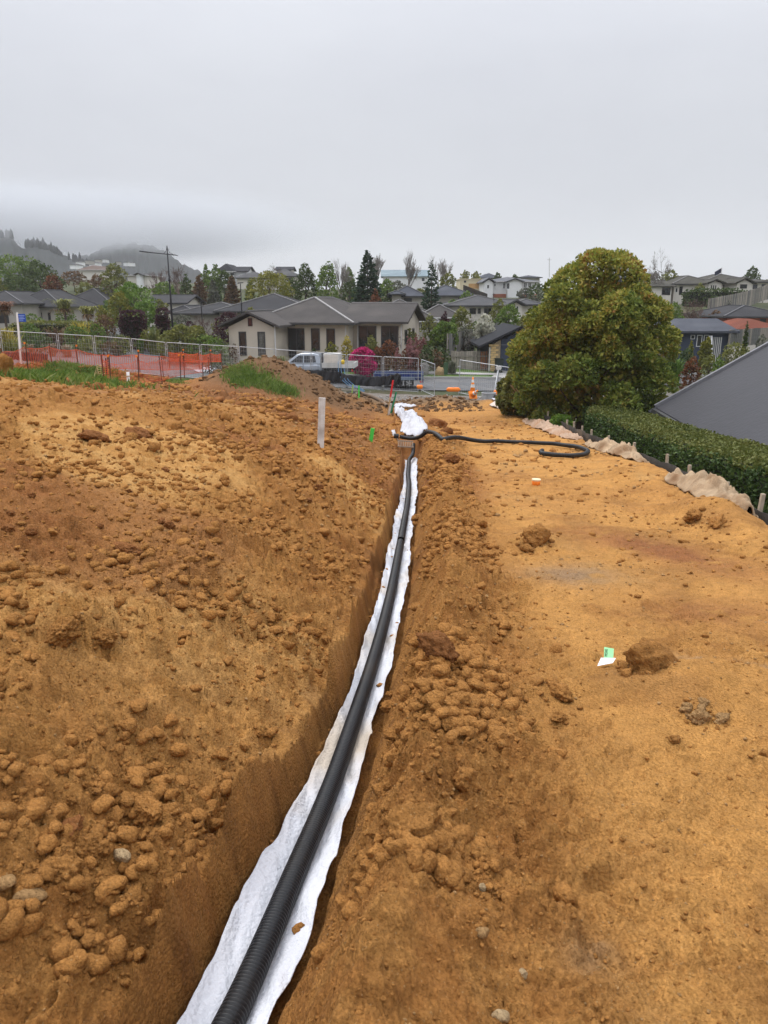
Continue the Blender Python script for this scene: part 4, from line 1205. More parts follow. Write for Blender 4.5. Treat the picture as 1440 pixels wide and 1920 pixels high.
CONC = M('concrete', (.36, .35, .33, 1), .85, .12, 1.0, .2, 50, dirt=(.27, .26, .24, 1))
LAWN = M('lawn', (.085, .15, .03, 1), .95, .3, 1.5, .8, 25, dirt=(.11, .13, .04, 1))
drape('road', [(-13, 47.0), (-6, 46.6), (3, 46.9), (14, 47.2), (40, 45), (60, 44), (60, 51), (40, 51.5), (14, 53.2), (3, 53.0), (-6, 52.8), (-13, 54.0)], .07, ASPH)
drape('side_street', [(-60, 47.5), (-24, 48), (-13, 47), (-13, 54), (-12, 59), (-14.5, 64), (-21, 74), (-27, 88), (-31, 88), (-25.5, 72), (-20, 62.5), (-25, 58.5), (-60, 58)], .08, ASPH)
drape('concrete_path', [(-15.2, 60), (-13.2, 52.5), (-12.2, 52.2), (-12.4, 58), (-14.0, 62.5), (-19.5, 74), (-20.6, 74)], .10, CONC)
drape('lawn', [(2.2, 53.3), (9.6, 53.3), (9.4, 56.8), (3.6, 57.6), (2.2, 56)], .10, LAWN)
drape('lawn', [(-4, 53.3), (0.6, 53.3), (0.6, 56.5), (-4, 57)], .10, LAWN)
drape('driveway', [(7.2, 53.2), (11.4, 53.2), (12, 57.4), (8.6, 57.4)], .13, CONC)
drape('driveway', [(0.5, 53.3), (2.4, 53.3), (3.6, 58), (0.4, 60)], .13, CONC)
drape('footpath', [(-6, 54.6), (9.0, 54.7), (9.0, 55.6), (-6, 55.5)], .15, CONC)
# kerb: stones end to end
kb = MB(); kb.box(-.595, .595, -.09, .09, -.1, .12); kme = kb.mesh('kerb_stone')
KR = empty('kerb', (0, 53.2, tz(0, 53.2)), 0, 'pale concrete kerb along the far side of the road', None); KR['kind'] = 'structure'
for i in range(26):
    x = -13 + i * 1.2
    if 0.5 < x < 2.4 or 7.4 < x < 11.2: continue
    yk = float(np.interp(x, [-13, -6, 3, 14], [54.05, 52.9, 53.1, 53.3]))
    o = link('kerb_stone', kme, CONC, KR, (x, yk - 53.2, tz(x, yk) + .08 - KR.location.z))

# ================================================================ HOUSES
GLASS = M('dark_window_glass', (.016, .019, .022, 1), .12, .5, 1.3, spec=.6)
FRAME = M('dark_window_frame', (.045, .045, .047, 1), .5, .1)
FRAMEW = M('white_window_frame', (.72, .72, .72, 1), .5, .05)
GUT = M('gutter_metal', (.05, .05, .05, 1), .5, .1)
GUTW = M('pale_gutter_metal', (.55, .54, .52, 1), .5, .1)
def roofmat(n, c, sp_=.35, dep=.02):
    return M(n, c, .85, .14, .7, .25, 12, spec=.12, dirt=(c[0] * 1.35, c[1] * 1.33, c[2] * 1.28, 1))
R_CHAR = roofmat('charcoal_roof', (0.038, 0.038, 0.041, 1)); R_BRN = roofmat('brown_grey_roof', (0.069, 0.063, 0.060, 1))
R_SLATE = roofmat('slate_blue_roof', (0.065, 0.070, 0.084, 1)); R_GREY = roofmat('mid_grey_roof', (0.074, 0.074, 0.077, 1))
R_OLIVE = roofmat('olive_grey_roof', (0.065, 0.062, 0.051, 1)); R_PALE = roofmat('pale_grey_roof', (0.124, 0.127, 0.140, 1)); R_RED = roofmat('terracotta_roof', (0.149, 0.046, 0.028, 1))
R_DARK = roofmat('near_black_roof', (0.025, 0.026, 0.030, 1)); R_BLUE = roofmat('pale_blue_roof', (0.186, 0.236, 0.260, 1))
W_CREAM = M('warm_plaster', (0.540, 0.479, 0.392, 1), .9, .06, .8, .1, 20, dirt=(.34, .30, .25, 1)); W_GREY = M('grey_plaster', (0.392, 0.365, 0.324, 1), .9, .08, .8)
W_WHITE = M('white_weatherboard', (0.820, 0.820, 0.820, 1), .8, .05, 1, stripes=('Z', .2, .02)); W_BRICKR = M('red_brick', (0.365, 0.115, 0.061, 1), .9, .2, 3)
W_BRICKY = M('yellow_brick_mortar', (.34, .27, .17, 1), .95, .15, 6); W_NAVY = M('navy_weatherboard', (.042, .055, .088, 1), .6, .1, 2)
W_PALE = M('pale_plaster', (0.675, 0.634, 0.567, 1), .9, .06, .8); W_TAN = M('ply_cladding', (.52, .30, .12, 1), .85, .15, 2); W_YEL = M('cream_wrap', (.62, .54, .36, 1), .8, .05, 1)

def roof_wing(H, x0, x1, y0, y1, ze, kind, rise, mat, oh=.45, caps=None, gut=GUT, wall=None):
    X0, X1, Y0, Y1 = x0 - oh, x1 + oh, y0 - oh, y1 + oh
    f = .16; zb = ze - .02
    b = MB()
    W, D = X1 - X0, Y1 - Y0
    cx, cy = (X0 + X1) / 2, (Y0 + Y1) / 2
    lo = [(X0, Y0, zb), (X1, Y0, zb), (X1, Y1, zb), (X0, Y1, zb)]
    hi = [(p[0], p[1], zb + f) for p in lo]
    zr = zb + f + rise
    if kind == 'hip':
        if W >= D: r = [(X0 + D / 2, cy, zr), (X1 - D / 2, cy, zr)]
        else: r = [(cx, Y0 + W / 2, zr), (cx, Y1 - W / 2, zr)]
    elif kind == 'gx': r = [(X0, cy, zr), (X1, cy, zr)]
    elif kind == 'gy': r = [(cx, Y0, zr), (cx, Y1, zr)]
    else: r = None
    v = lo + hi + (r or [])
    fs = [(0, 3, 2, 1), (0, 1, 5, 4), (1, 2, 6, 5), (2, 3, 7, 6), (3, 0, 4, 7)]
    if kind == 'flat': fs.append((4, 5, 6, 7)); edges = []
    elif (kind == 'hip' and W >= D) or kind == 'gx':
        fs += [(4, 5, 9, 8), (5, 6, 9), (6, 7, 8, 9), (7, 4, 8)]; edges = [(4, 8), (7, 8), (5, 9), (6, 9), (8, 9)]
    else:
        fs += [(4, 5, 8), (5, 6, 9, 8), (6, 7, 9), (7, 4, 8, 9)]; edges = [(4, 8), (5, 8), (6, 9), (7, 9), (8, 9)]
    if kind in ('gx', 'gy'):
        # two slabs meeting at the ridge, open at the gable ends
        th = .15; R0, R1 = Vector(r[0]), Vector(r[1]); b = MB(); dn = Vector((0, 0, th))
        for e0, e1 in (((hi[0], hi[1]), (hi[3], hi[2]))[k] for k in (0, 1)) if kind == 'gx' else (((hi[0], hi[3]), (hi[1], hi[2]))[k] for k in (0, 1)):
            a_, c_ = Vector(e0), Vector(e1)
            q = [a_, c_, R1, R0, a_ - dn, c_ - dn, R1 - dn, R0 - dn]
            b.add(q, [(0, 1, 2, 3), (7, 6, 5, 4), (0, 4, 5, 1), (1, 5, 6, 2), (3, 7, 4, 0)])
        b.build('roof', mat, H)
    else:
        b.add(v, fs); b.build('roof', mat, H)
    if caps and edges:
        c = MB()
        for a_, b_ in edges:
            if kind != 'hip' and (a_, b_) != (8, 9): continue
            c.bar(Vector(v[a_]) + Vector((0, 0, .03)), Vector(v[b_]) + Vector((0, 0, .03)), .16, .08)
        c.build('ridge_cap', caps, H)
    g = MB(); e = .10
    g.box(X0 - e, X1 + e, Y0 - e, Y0 - .004, zb + .02, zb + .15); g.box(X0 - e, X0 - .004, Y0 + .001, Y1, zb + .02, zb + .15); g.box(X1 + .004, X1 + e, Y0 + .001, Y1, zb + .02, zb + .15)
    if kind in ('hip', 'flat'): g.build('gutter', gut, H)
    # gable wall triangles are part of the wall
    if wall is not None and kind in ('gx', 'gy'):
        t = MB()
        if kind == 'gy':
            k = rise * (1 - oh / (W / 2))
            for Y in (y0, y1 - .1): t.add([(x0, Y, ze), (x1, Y, ze), (cx, Y, ze + k + f * .4), (x0, Y + .1, ze), (x1, Y + .1, ze), (cx, Y + .1, ze + k + f * .4)], [(0, 1, 2), (5, 4, 3), (0, 3, 4, 1), (1, 4, 5, 2), (2, 5, 3, 0)])
        else:
            k = rise * (1 - oh / (D / 2))
            for X_ in (x0, x1 - .1): t.add([(X_, y0, ze), (X_, y1, ze), (X_, cy, ze + k + f * .4), (X_ + .1, y0, ze), (X_ + .1, y1, ze), (X_ + .1, cy, ze + k + f * .4)], [(2, 1, 0), (3, 4, 5), (1, 4, 3, 0), (2, 5, 4, 1), (0, 3, 5, 2)])
        
        t.build('gable_wall', wall, H)

def window(H, x0, x1, y, z0, z1, fr=FRAME, gl=GLASS, mull=0, name='window', axis='y', sgn=-1):
    """frame standing 4 cm proud of a wall, pane as its child; axis y: faces -y at y, axis x: faces sgn*x at x=y"""
    b = MB(); w = min(.07, (x1 - x0) * .12); p = .045
    b.box(x0, x0 + w, -p, .01, z0, z1); b.box(x1 - w, x1, -p, .01, z0, z1)
    b.box(x0 + w, x1 - w, -p, .01, z0, z0 + w); b.box(x0 + w, x1 - w, -p, .01, z1 - w, z1)
    for i in range(mull):
        xm = x0 + (x1 - x0) * (i + 1) / (mull + 1); b.box(xm - w / 2, xm + w / 2, -p, .01, z0 + w, z1 - w)
    o = b.build(name, fr, H)
    g = MB(); g.box(x0 + w, x1 - w, -.015, .005, z0 + w, z1 - w)
    g.build('pane', gl, o)
    if axis == 'y': o.location = (0, y, 0)
    else:
        o.rotation_euler = (0, 0, math.pi / 2 * (1 if sgn > 0 else -1))
        o.location = (y, 0, 0)
    return o

def house(label, pxc, d, wings, wins=(), rot=0, roof=R_CHAR, wall=W_CREAM, caps=None, gut=GUT, cat='house', name='house', wallh=2.5):
    """wings: (px0, px1, yoff0, yoff1, py_eave, roof kind, py_ridge[, options]); wins: (px0, px1, py0, py1, wing[, options])"""
    xc = X(pxc, d)
    zb = min(P(pxc, w[4], d + w[2])[2] for w in wings) - wallh
    H = empty(name, (xc, d, zb), rot, label, cat)
    info = []
    for w in wings:
        o = w[7] if len(w) > 7 else {}
        dd = d + w[2]
        x0, x1 = X(w[0], dd) - xc, X(w[1], dd) - xc
        ze = P(pxc, w[4], dd)[2] - zb
        kind = w[5]
        dep = w[3] - w[2]
        if kind == 'gy': yr = dd
        elif kind == 'hip' and (x1 - x0) < dep: yr = dd + (x1 - x0) / 2
        else: yr = dd + dep / 2
        zr = P(pxc, w[6], yr)[2] - zb
        rise = max(.1, zr - ze - .14)
        wm = o.get('wall', wall); rm = o.get('roof', roof)
        b = MB(); b.box(x0, x1, w[2], w[3], (-1.5 if d < 130 else -.8) if not o.get('up') else ze - o['up'], ze); b.build('wall', wm, H)
        roof_wing(H, x0, x1, w[2], w[3], ze, kind, rise, rm, o.get('oh', .45), caps, gut, wm)
        info.append((x0, x1, w[2], w[3], ze, dd))
    for w in wins:
        o = w[5] if len(w) > 5 else {}
        x0_, x1_, y0_, y1_, ze, dd = info[w[4]]
        a, b_ = X(w[0], dd) - xc, X(w[1], dd) - xc
        z1, z0 = P(pxc, w[2], dd)[2] - zb, P(pxc, w[3], dd)[2] - zb
        window(H, a, b_, y0_, z0, z1, o.get('fr', FRAME), o.get('gl', GLASS), o.get('m', 0), o.get('name', 'window'))
    return H, info

CAPL = M('pale_ridge_cap', (.30, .29, .28, 1), .7, .15, 4); CAPG = M('grey_ridge_cap', (.15, .145, .14, 1), .7, .15, 4); CAPD = M('dark_ridge_cap', (.085, .085, .09, 1), .7, .15, 4)

# --- main bungalow across the road, built in its own axes (origin: right front corner of the hipped block)
mh = empty('house', (-2.6, 57, ZC - 4.15), math.radians(-12), 'brown grey roofed bungalow with warm plaster walls behind the silver pickup', 'house')
def wallbox(x0, x1, y0, y1, h, mat=W_CREAM):
    b = MB(); b.box(x0, x1, y0, y1, -1.2, h); b.build('wall', mat, mh)
wallbox(-7.0, 0, 0, 12, 2.38); roof_wing(mh, -7.0, 0, 0, 12, 2.38, 'hip', 1.75, R_BRN, .55, CAPL)
wallbox(.01, 3.7, 1.6, 8.8, 2.42); roof_wing(mh, -.5, 3.7, 1.6, 8.8, 2.42, 'gx', 1.30, R_BRN, .5, CAPL, wall=W_CREAM)
wallbox(-7.9, -4.55, -2.9, 2.5, 2.25); roof_wing(mh, -7.9, -4.55, -2.9, 2.5, 2.25, 'gy', .95, R_BRN, .6, CAPG, wall=W_CREAM)
for a, b_ in ((-3.9, -3.25), (-2.75, -2.1), (-1.6, -.95)): window(mh, a, b_, 0, .55, 2.1)
window(mh, -7.15, -6.6, -2.9, .3, 1.95); window(mh, -5.75, -5.2, -2.9, .3, 1.95, gl=M('net_curtain_glass', (.10, .10, .09, 1), .25, .6, 5))
window(mh, -6.42, -6.1, -2.9, 2.32, 2.88, gl=M('rust_panel', (.10, .025, .018, 1), .6))
window(mh, .4, 1.75, 1.6, .1, 2.25, mull=1, name='sliding_door'); window(mh, 2.1, 3.4, 1.6, .1, 2.25, mull=1, name='sliding_door')
window(mh, 2.4, 3.3, 3.7, .9, 1.95, axis='x', sgn=1); window(mh, 5.6, 6.5, 3.7, .9, 1.95, axis='x', sgn=1); window(mh, 4.9, 5.3, 3.7, 2.75, 3.3, axis='x', sgn=1, gl=M('rust_panel', (.1, .02, .02, 1)))
b = MB(); b.box(-4.50, -3.9, -.05, 0, 0, 2.1); b.build('door', M('dark_door', (.02, .02, .02, 1), .5), mh)
b = MB()
for (x, y) in ((-4.45, -2.95), (-.15, -.06), (.35, 1.52), (3.62, 1.52)): b.bar((x, y, -.3), (x, y, 2.35), .08)
b.build('downpipe', GUTW, mh)
b = MB(); b.cyl((-4.75, .0 - .18, 1.0), .07, .18, 10); b.box(-4.82, -4.68, -.2, -.04, .3, .95); b.build('meter_box', W_PALE, mh)

# --- every other house, nearest first
BR = dict(fr=FRAMEW)
house('bungalow with charcoal roof and wide dark garage door at the far left edge', 60, 95, [(-60, 43, -5, 8, 571, 'hip', 546), (20, 117, 0, 11, 577, 'hip', 543)],
      [(-12, 17, 582, 606, 0, dict(name='garage_door', gl=M('dark_door', (.02, .02, .02, 1)))), (36, 41, 585, 603, 1, BR), (44, 49, 585, 602, 1, BR), (51, 56, 585, 602, 1, BR), (58, 63, 585, 602, 1, BR), (75, 80, 586, 602, 1), (91, 96, 586, 602, 1)], roof=R_CHAR, wall=W_GREY, caps=CAPD, wallh=2.6)
house('charcoal roofed house behind the palms at the left', 160, 112, [(108, 215, 0, 12, 577, 'hip', 541), (150, 208, 6, 14, 566, 'hip', 541)], [(125, 135, 580, 592, 0), (140, 150, 580, 592, 0)], roof=R_CHAR, wall=W_GREY, caps=CAPD)
house('white walled house with charcoal roof just left of the street lamp', 312, 92, [(277, 348, 0, 9, 570, 'gx', 553, dict(wall=W_PALE)), (320, 362, -7, 2, 588, 'hip', 573)], [(290, 298, 574, 586, 0)], roof=R_CHAR, wall=W_GREY, caps=CAPD)
house('long low charcoal roofed house behind the maroon trees', 465, 78, [(335, 470, 0, 8, 590, 'hip', 567), (412, 592, -1, 10, 586, 'hip', 551)], [(455, 470, 592, 606, 1), (500, 515, 592, 606, 1)], roof=R_CHAR, wall=W_GREY, caps=CAPG)
house('brown tiled house tucked behind the main bungalow', 770, 74, [(722, 812, 0, 9, 604, 'hip', 568), (790, 860, 3, 12, 597, 'hip', 571), (700, 800, 5, 14, 590, 'hip', 562)],
      [(760, 776, 607, 621, 0, BR), (778, 785, 607, 621, 0, BR), (788, 799, 607, 621, 0, BR), (802, 808, 607, 621, 0, BR)], roof=R_BRN, wall=W_GREY, caps=CAPG, gut=GUTW)
house('slate roofed house behind the dark conifers in the centre', 805, 96, [(735, 792, 0, 8, 557, 'hip', 536), (795, 882, 1, 11, 556, 'hip', 535), (735, 752, -1, 5, 553, 'hip', 545)],
      [(742, 750, 560, 570, 0), (757, 772, 559, 566, 0), (858, 870, 558, 566, 1)], roof=R_SLATE, wall=W_GREY, caps=CAPD)
house('long grey roofed house above the white flowering tree', 905, 82, [(840, 962, 0, 9, 575, 'hip', 554), (955, 978, -2, 7, 574, 'gy', 561, dict(wall=W_PALE)), (965, 1010, 2, 8, 573, 'hip', 561)],
      [(880, 892, 578, 589, 0), (895, 901, 578, 588, 0), (907, 920, 578, 589, 0, dict(m=1)), (960, 965, 574, 586, 1, BR), (967, 971, 574, 586, 1, BR)], roof=R_GREY, wall=W_PALE, caps=CAPG)
WH, wi = house('two storey white weatherboard house with pale grey roof on the skyline', 955, 140, [(907, 1003, 0, 10, 529, 'hip', 519), (906, 922, -2, 8, 530, 'gy', 520), (950, 975, -2, 8, 529, 'gy', 521)],
      [(911, 915, 534, 541, 1, BR), (924, 927, 532, 537, 0, BR), (941, 944, 531, 541, 0, BR), (947, 953, 530, 542, 2, BR), (979, 985, 530, 539, 0, dict(fr=FRAMEW, m=1)), (987, 993, 530, 539, 0, dict(fr=FRAMEW, m=1))], roof=R_PALE, wall=W_WHITE, caps=None, gut=GUTW, wallh=2.6)
b = MB(); b.box(wi[0][0] + 1.5, wi[0][1], -.2, .0, -1.2, .75); b.build('brick_base', W_BRICKR, WH)
house('unfinished flat topped building in cream wrap and plywood on the skyline', 885, 146, [(861, 912, 0, 8, 524, 'flat', 523, dict(oh=.05))], [(868, 872, 526, 530, 0), (876, 906, 531, 542, 0, dict(gl=W_TAN, fr=W_YEL, name='plywood_panel'))], roof=W_YEL, wall=W_YEL, cat='building', name='unfinished_building', wallh=2.4, gut=W_YEL)
house('distant grey hip roof left of the white skyline house', 917, 185, [(899, 933, 0, 12, 522, 'hip', 512)], roof=R_SLATE, wall=W_GREY)
house('distant grey roof just right of the white skyline house', 990, 175, [(972, 1008, 0, 10, 521, 'hip', 516)], roof=R_SLATE, wall=W_GREY)
house('pale blue roofed house on the skyline behind the bare poplar', 760, 170, [(718, 802, 0, 10, 519, 'gx', 506, dict(wall=W_WHITE))], [(790, 795, 521, 527, 0)], roof=R_BLUE, wall=W_WHITE)
house('near black roofed house on the left skyline', 440, 155, [(413, 440, 0, 12, 510, 'hip', 494), (430, 466, 2, 11, 510, 'gx', 500)], [(436, 443, 512, 516, 0)], roof=R_DARK, wall=W_WHITE, gut=GUTW)
house('pale roofed house on the skyline above the yellow green tree', 515, 150, [(448, 500, 0, 10, 522, 'hip', 509), (505, 562, 2, 12, 519, 'hip', 504), (522, 548, 8, 14, 507, 'gx', 500, dict(roof=R_DARK))], [(540, 552, 521, 527, 1)], roof=R_GREY, wall=W_PALE)
house('brown roofed white house on the far left slope', 175, 205, [(158, 196, 0, 14, 507, 'hip', 497)], roof=M('rusty_brown_roof', (.10, .065, .05, 1)), wall=W_PALE, gut=GUTW, wallh=1.5)
house('white and grey house right of the round olive tree at the far left', 262, 165, [(246, 282, 0, 10, 517, 'hip', 512), (262, 270, -2, 5, 516, 'gy', 511, dict(wall=W_WHITE))], roof=R_GREY, wall=W_PALE, gut=GUTW, wallh=1.6)
# long house on the right hill
HH, hi_ = house('long olive grey roofed house with cream gables on the right hill', 1320, 110, [(1206, 1254, 0, 8, 538, 'gx', 526), (1258, 1335, 1, 11, 534, 'hip', 517), (1312, 1412, 2, 12, 531, 'hip', 514), (1322, 1346, -1, 8, 532, 'gy', 523), (1374, 1402, -2, 8, 532, 'gy', 520), (1400, 1436, 0, 9, 530, 'hip', 524)],
      [(1236, 1252, 539, 553, 0, dict(name='garage_door')), (1261, 1265, 540, 548, 1, BR), (1268, 1274, 537, 553, 1), (1326, 1328, 535, 543, 3), (1330, 1332, 535, 543, 3), (1334, 1336, 535, 543, 3), (1349, 1356, 534, 542, 2), (1361, 1368, 534, 542, 2), (1380, 1393, 533, 541, 4), (1404, 1412, 533, 542, 5), (1420, 1427, 533, 541, 5)], roof=R_OLIVE, wall=W_PALE, caps=CAPG, wallh=2.5)
house('small brick house with dark gable behind the bare skyline tree', 1195, 142, [(1176, 1216, 0, 10, 517, 'gx', 511, dict(wall=W_BRICKR)), (1176, 1196, -2, 6, 520, 'gy', 512, dict(wall=R_DARK))], [(1205, 1210, 518, 523, 0)], roof=R_PALE, wall=W_BRICKR)
# blue grey roofed brick house right of the big tree
BH, bi = house('yellow brick house with slate blue roof right of the big tree', 1308, 56, [(1236, 1372, 1.5, 9, 624, 'gx', 597, dict(oh=.5, wall=W_NAVY)), (1214, 1258, -1.5, 6, 625, 'gy', 604, dict(wall=W_BRICKY))],
      [(1244, 1250, 630, 656, 1, dict(fr=W_PALE)), (1268, 1276, 632, 650, 0), (1298, 1306, 628, 636, 0, BR), (1310, 1320, 628, 650, 0, BR), (1323, 1332, 628, 650, 0, BR)], roof=R_SLATE, wall=W_BRICKY, caps=None, gut=GUTW)
b = MB()
for i in range(9):
    x = X(1343 + i * 3.6, 56) - X(1308, 56); b.box(x, x + .06, 1.38, 1.44, .2, 2.2)
b.build('slat_screen', GUTW, BH)
b = MB(); x = X(1341, 55) - X(1308, 55); b.bar((x, .4, -.6), (x + .3, 1.3, 2.3), .10); x = X(1350, 55) - X(1308, 55); b.bar((x, .3, -.6), (x + .05, 1.2, 2.3), .10)
b.build('prop', FRAMEW, BH)
house('red brick house with dark roof at the right edge', 1405, 72, [(1362, 1475, 1, 10, 596, 'hip', 573), ], [(1388, 1400, 598, 610, 0), (1425, 1436, 598, 610, 0)], roof=R_CHAR, wall=W_BRICKR, caps=CAPD)
house('house with terracotta tiled roof at the right edge', 1420, 64, [(1384, 1480, 0, 7, 624, 'hip', 598)], [(1412, 1420, 626, 632, 0, BR)], roof=R_RED, wall=W_PALE, caps=None, gut=GUTW)

# --- garage: yellow brick and navy door
GA, gi = house('yellow brick garage with navy door and gable at the end of the concrete drive', 968, 57, [(918, 1030, 0, 7, 651, 'gy', 611, dict(oh=.75, wall=W_NAVY))], [], roof=R_DARK, wall=W_BRICKY, caps=None, gut=GUTW, cat='garage', name='garage', wallh=2.35)
x0, x1, y0, y1, ze, dd = gi[0]
# brick facing at the left front, each course of blocks stands out of the mortar
bw = X(940, 57) - X(918, 57)
b = MB(); b.box(x0, x0 + bw, -.10, -.001, -1, ze + .0); b.add([(x0, -.10, ze + .002), (x0 + bw, -.10, ze + .002), (x0 + bw, -.10, ze + .55), (x0, -.001, ze + .002), (x0 + bw, -.001, ze + .002), (x0 + bw, -.001, ze + .55)], [(0, 1, 2), (5, 4, 3), (1, 4, 5, 2), (0, 2, 5, 3)])
b.build('brick_wall', W_BRICKY, GA)
BRK = M('yellow_brick', (0.675, 0.486, 0.230, 1), .9, .25, 2.5, .3, 20)
bk = MB(); bk.box(-.17, .17, -.03, .03, -.07, .07); bme = bk.mesh('brick')
for r_ in range(17):
    z = -.15 + r_ * .165
    for c_ in range(3):
        xx = x0 + .17 + c_ * .36 + (.18 if r_ % 2 else 0)
        if xx + .15 > x0 + bw: continue
        link('brick', bme, BRK, GA, (xx, -.115, z))
dx0 = x0 + bw + .06; dx1 = dx0 + 2.6
pn = MB(); pn.box(dx0, dx1, -.07, -.02, -.22, .22); pme = pn.mesh('door_panel')
for i in range(5): link('door_panel', pme, W_NAVY, GA, (0, 0, .23 + i * .452))
pn = MB()
for i in range(5):
    hw = 1.9 - i * .42
    pn.box(max(dx0, -hw + .1), hw, -.05 - .001 * i, -.005, ze - .02 + i * .2, ze + .17 + i * .2)
pn.build('gable_board', W_NAVY, GA)
pn = MB(); pn.bar((x0 + .06, -.2, -.3), (x0 + .06, -.2, ze), .09); pn.build('downpipe', GUTW, GA)
b = MB(); b.box(dx0, dx1, -.10, -.03, 2.49, 2.56); b.build('lintel', M('lintel_metal', (.12, .13, .16, 1), .5), GA)

# --- big dark roof of the neighbour below, right foreground
NB = empty('house', (8.45, 24.0, ZC - 3.25), math.radians(-6), 'low neighbouring house with large charcoal roof beyond the hedge', 'house')
b = MB(); b.box(.5, 8.5, -17.5, -.4, -1.9, -.05); b.build('wall', W_GREY, NB)
b = MB()
NR_ = M('charcoal_longrun_roof', (.040, .040, .046, 1), .65, .10, .5, .1, 8, stripes=('Y', .76, .006))
zr = 2.05
b.add([(0, 0, 0), (0, -18, 0), (3.3, -18, zr), (3.3, 0, zr), (0, 0, -.18), (0, -18, -.18), (3.3, -18, zr - .18), (3.3, 0, zr - .18)], [(0, 1, 2, 3), (7, 6, 5, 4), (0, 4, 5, 1), (3, 2, 6, 7), (0, 3, 7, 4), (1, 5, 6, 2)])
b.add([(3.304, 0, zr), (3.304, -18, zr), (9.0, -18, -.6), (9.0, 0, -.6), (3.304, 0, zr - .18), (3.304, -18, zr - .18), (9.0, -18, -.78), (9.0, 0, -.78)], [(0, 1, 2, 3), (7, 6, 5, 4), (3, 7, 6, 2), (0, 4, 7, 3), (0, 3, 7, 4), (1, 5, 6, 2)])
b.build('roof', NR_, NB)
b = MB(); b.bar((-.02, .06, .03), (3.3, .06, zr + .03), .16, .10); b.bar((3.3, .06, zr + .03), (3.3, -18, zr + .03), .2, .06); b.build('ridge_cap', M('grey_flashing', (.16, .16, .17, 1), .5), NB)
b = MB(); b.box(-.13, -.005, -18, .05, -.2, -.03); b.build('gutter', GUT, NB)
b = MB(); b.add([(.2, .6, -.35), (3.0, .6, 1.15), (3.0, 1.9, 1.15), (.2, 1.9, -.35), (.2, .6, -.45), (3.0, .6, 1.05), (3.0, 1.9, 1.05), (.2, 1.9, -.45)], [(0, 1, 2, 3), (7, 6, 5, 4), (0, 4, 5, 1), (2, 6, 7, 3), (1, 5, 6, 2), (0, 3, 7, 4)])
b.build('lean_to_roof', M('pale_lean_to', (.13, .13, .135, 1), .6), NB)
b = MB(); b.add([(.5, -.4, 0), (6.2, -.4, 0), (3.3, -.4, 1.75), (.5, -.5, 0), (6.2, -.5, 0), (3.3, -.5, 1.75)], [(2, 1, 0), (3, 4, 5), (0, 1, 4, 3), (1, 2, 5, 4), (2, 0, 3, 5)]); b.build('gable_wall', W_GREY, NB)

# --- houses on the far hillside
for i, (px, py, w, hh, nm) in enumerate([(137, 500, 12, 6, 'white'), (150, 494, 14, 5, 'white'), (163, 491, 9, 4, 'grey'), (172, 495, 10, 4, 'white'), (183, 489, 9, 4, 'grey'), (194, 488, 8, 3, 'white'), (222, 493, 9, 4, 'grey'), (236, 495, 10, 5, 'white')]):
    d = 420 + 12 * i
    x, y, z = P(px, py, d); s = d / FPX
    h = empty('hillside_house', (x, y, z), rnd.uniform(-.3, .3), '%s speck of a house on the misty hillside, %s of eight from the left' % (nm, ['first', 'second', 'third', 'fourth', 'fifth', 'sixth', 'seventh', 'last'][i]), 'house', 'houses on the misty hillside')
    b = MB(); b.box(-w * s / 2, w * s / 2, 0, 8, -1.2, hh * s * .5); b.build('wall', W_WHITE if nm == 'white' else W_GREY, h)
    roof_wing(h, -w * s / 2, w * s / 2, 0, 8, hh * s * .5, 'hip', hh * s * .4, R_GREY, .3)

# ================================================================ TIMBER FENCES
PAL = [M('grey_paling', (.24, .215, .18, 1), .9, .22, 5), M('pale_paling', (.33, .295, .245, 1), .9, .2, 5), M('rusty_paling', (.27, .13, .075, 1), .9, .2, 5), M('dark_grey_paling', (.13, .13, .12, 1), .9, .2, 5)]
def paling_fence(label, pts, h, pw=.16, mats=(0, 1), redend=0, up=0, rails=True, railside=-1):
    """pts: list of (x,y,zbase)"""
    fe = empty('timber_fence', pts[0], 0, label, 'fence')
    b0 = Vector(pts[0]); k = 0
    me = {}
    for m in set(mats) | ({2} if redend else set()):
        q = MB(); q.box(-pw / 2 + .006, pw / 2 - .006, -.012, .012, -.1, h); me[m] = q.mesh('paling'); me[m].materials.append(PAL[m])
    for i in range(len(pts) - 1):
        a = Vector(pts[i]); b = Vector(pts[i + 1]); L_ = (b - a).length; n = max(1, int(L_ / pw)); an = math.atan2(b.y - a.y, b.x - a.x)
        for j in range(n):
            p = a.lerp(b, (j + .5) / n)
            m = rnd.choice(mats)
            if redend and i == len(pts) - 2 and j > n - redend: m = 2
            o = link('paling', me[m], None, fe, tuple(p - b0 + Vector((0, 0, rnd.uniform(-.02, .02)))))
            o.rotation_euler = (0, 0, an)
        if rails:
            off = Vector((-math.sin(an), math.cos(an), 0)) * .05 * railside * -1
            q = MB()
            for t in (.25, h - .35): q.bar(a - b0 + off + Vector((0, 0, t)), b - b0 + off + Vector((0, 0, t)), .05, .09)
            q.build('rail', PAL[0], fe)
        q = MB(); off = Vector((-math.sin(an), math.cos(an), 0)) * .1 * railside * -1
        q.bar(a - b0 + off + Vector((0, 0, -.4)), a - b0 + off + Vector((0, 0, h + .03)), .1); q.build('post', PAL[0], fe)
    return fe
def pz(px, py, d): return P(px, py, d)
paling_fence('pale upright paling fence left of the yellow brick garage', [pz(846, 699, 57.4), pz(865, 699, 57.4), pz(890, 699, 57.4), pz(914, 699, 57.4)], 1.55, mats=(1, 1, 0), redend=4, railside=1)
q = [pz(841, 664, 58), pz(859, 660, 61), pz(866, 655, 64), pz(887, 648, 68), pz(905, 640, 72), pz(917, 634, 75)]
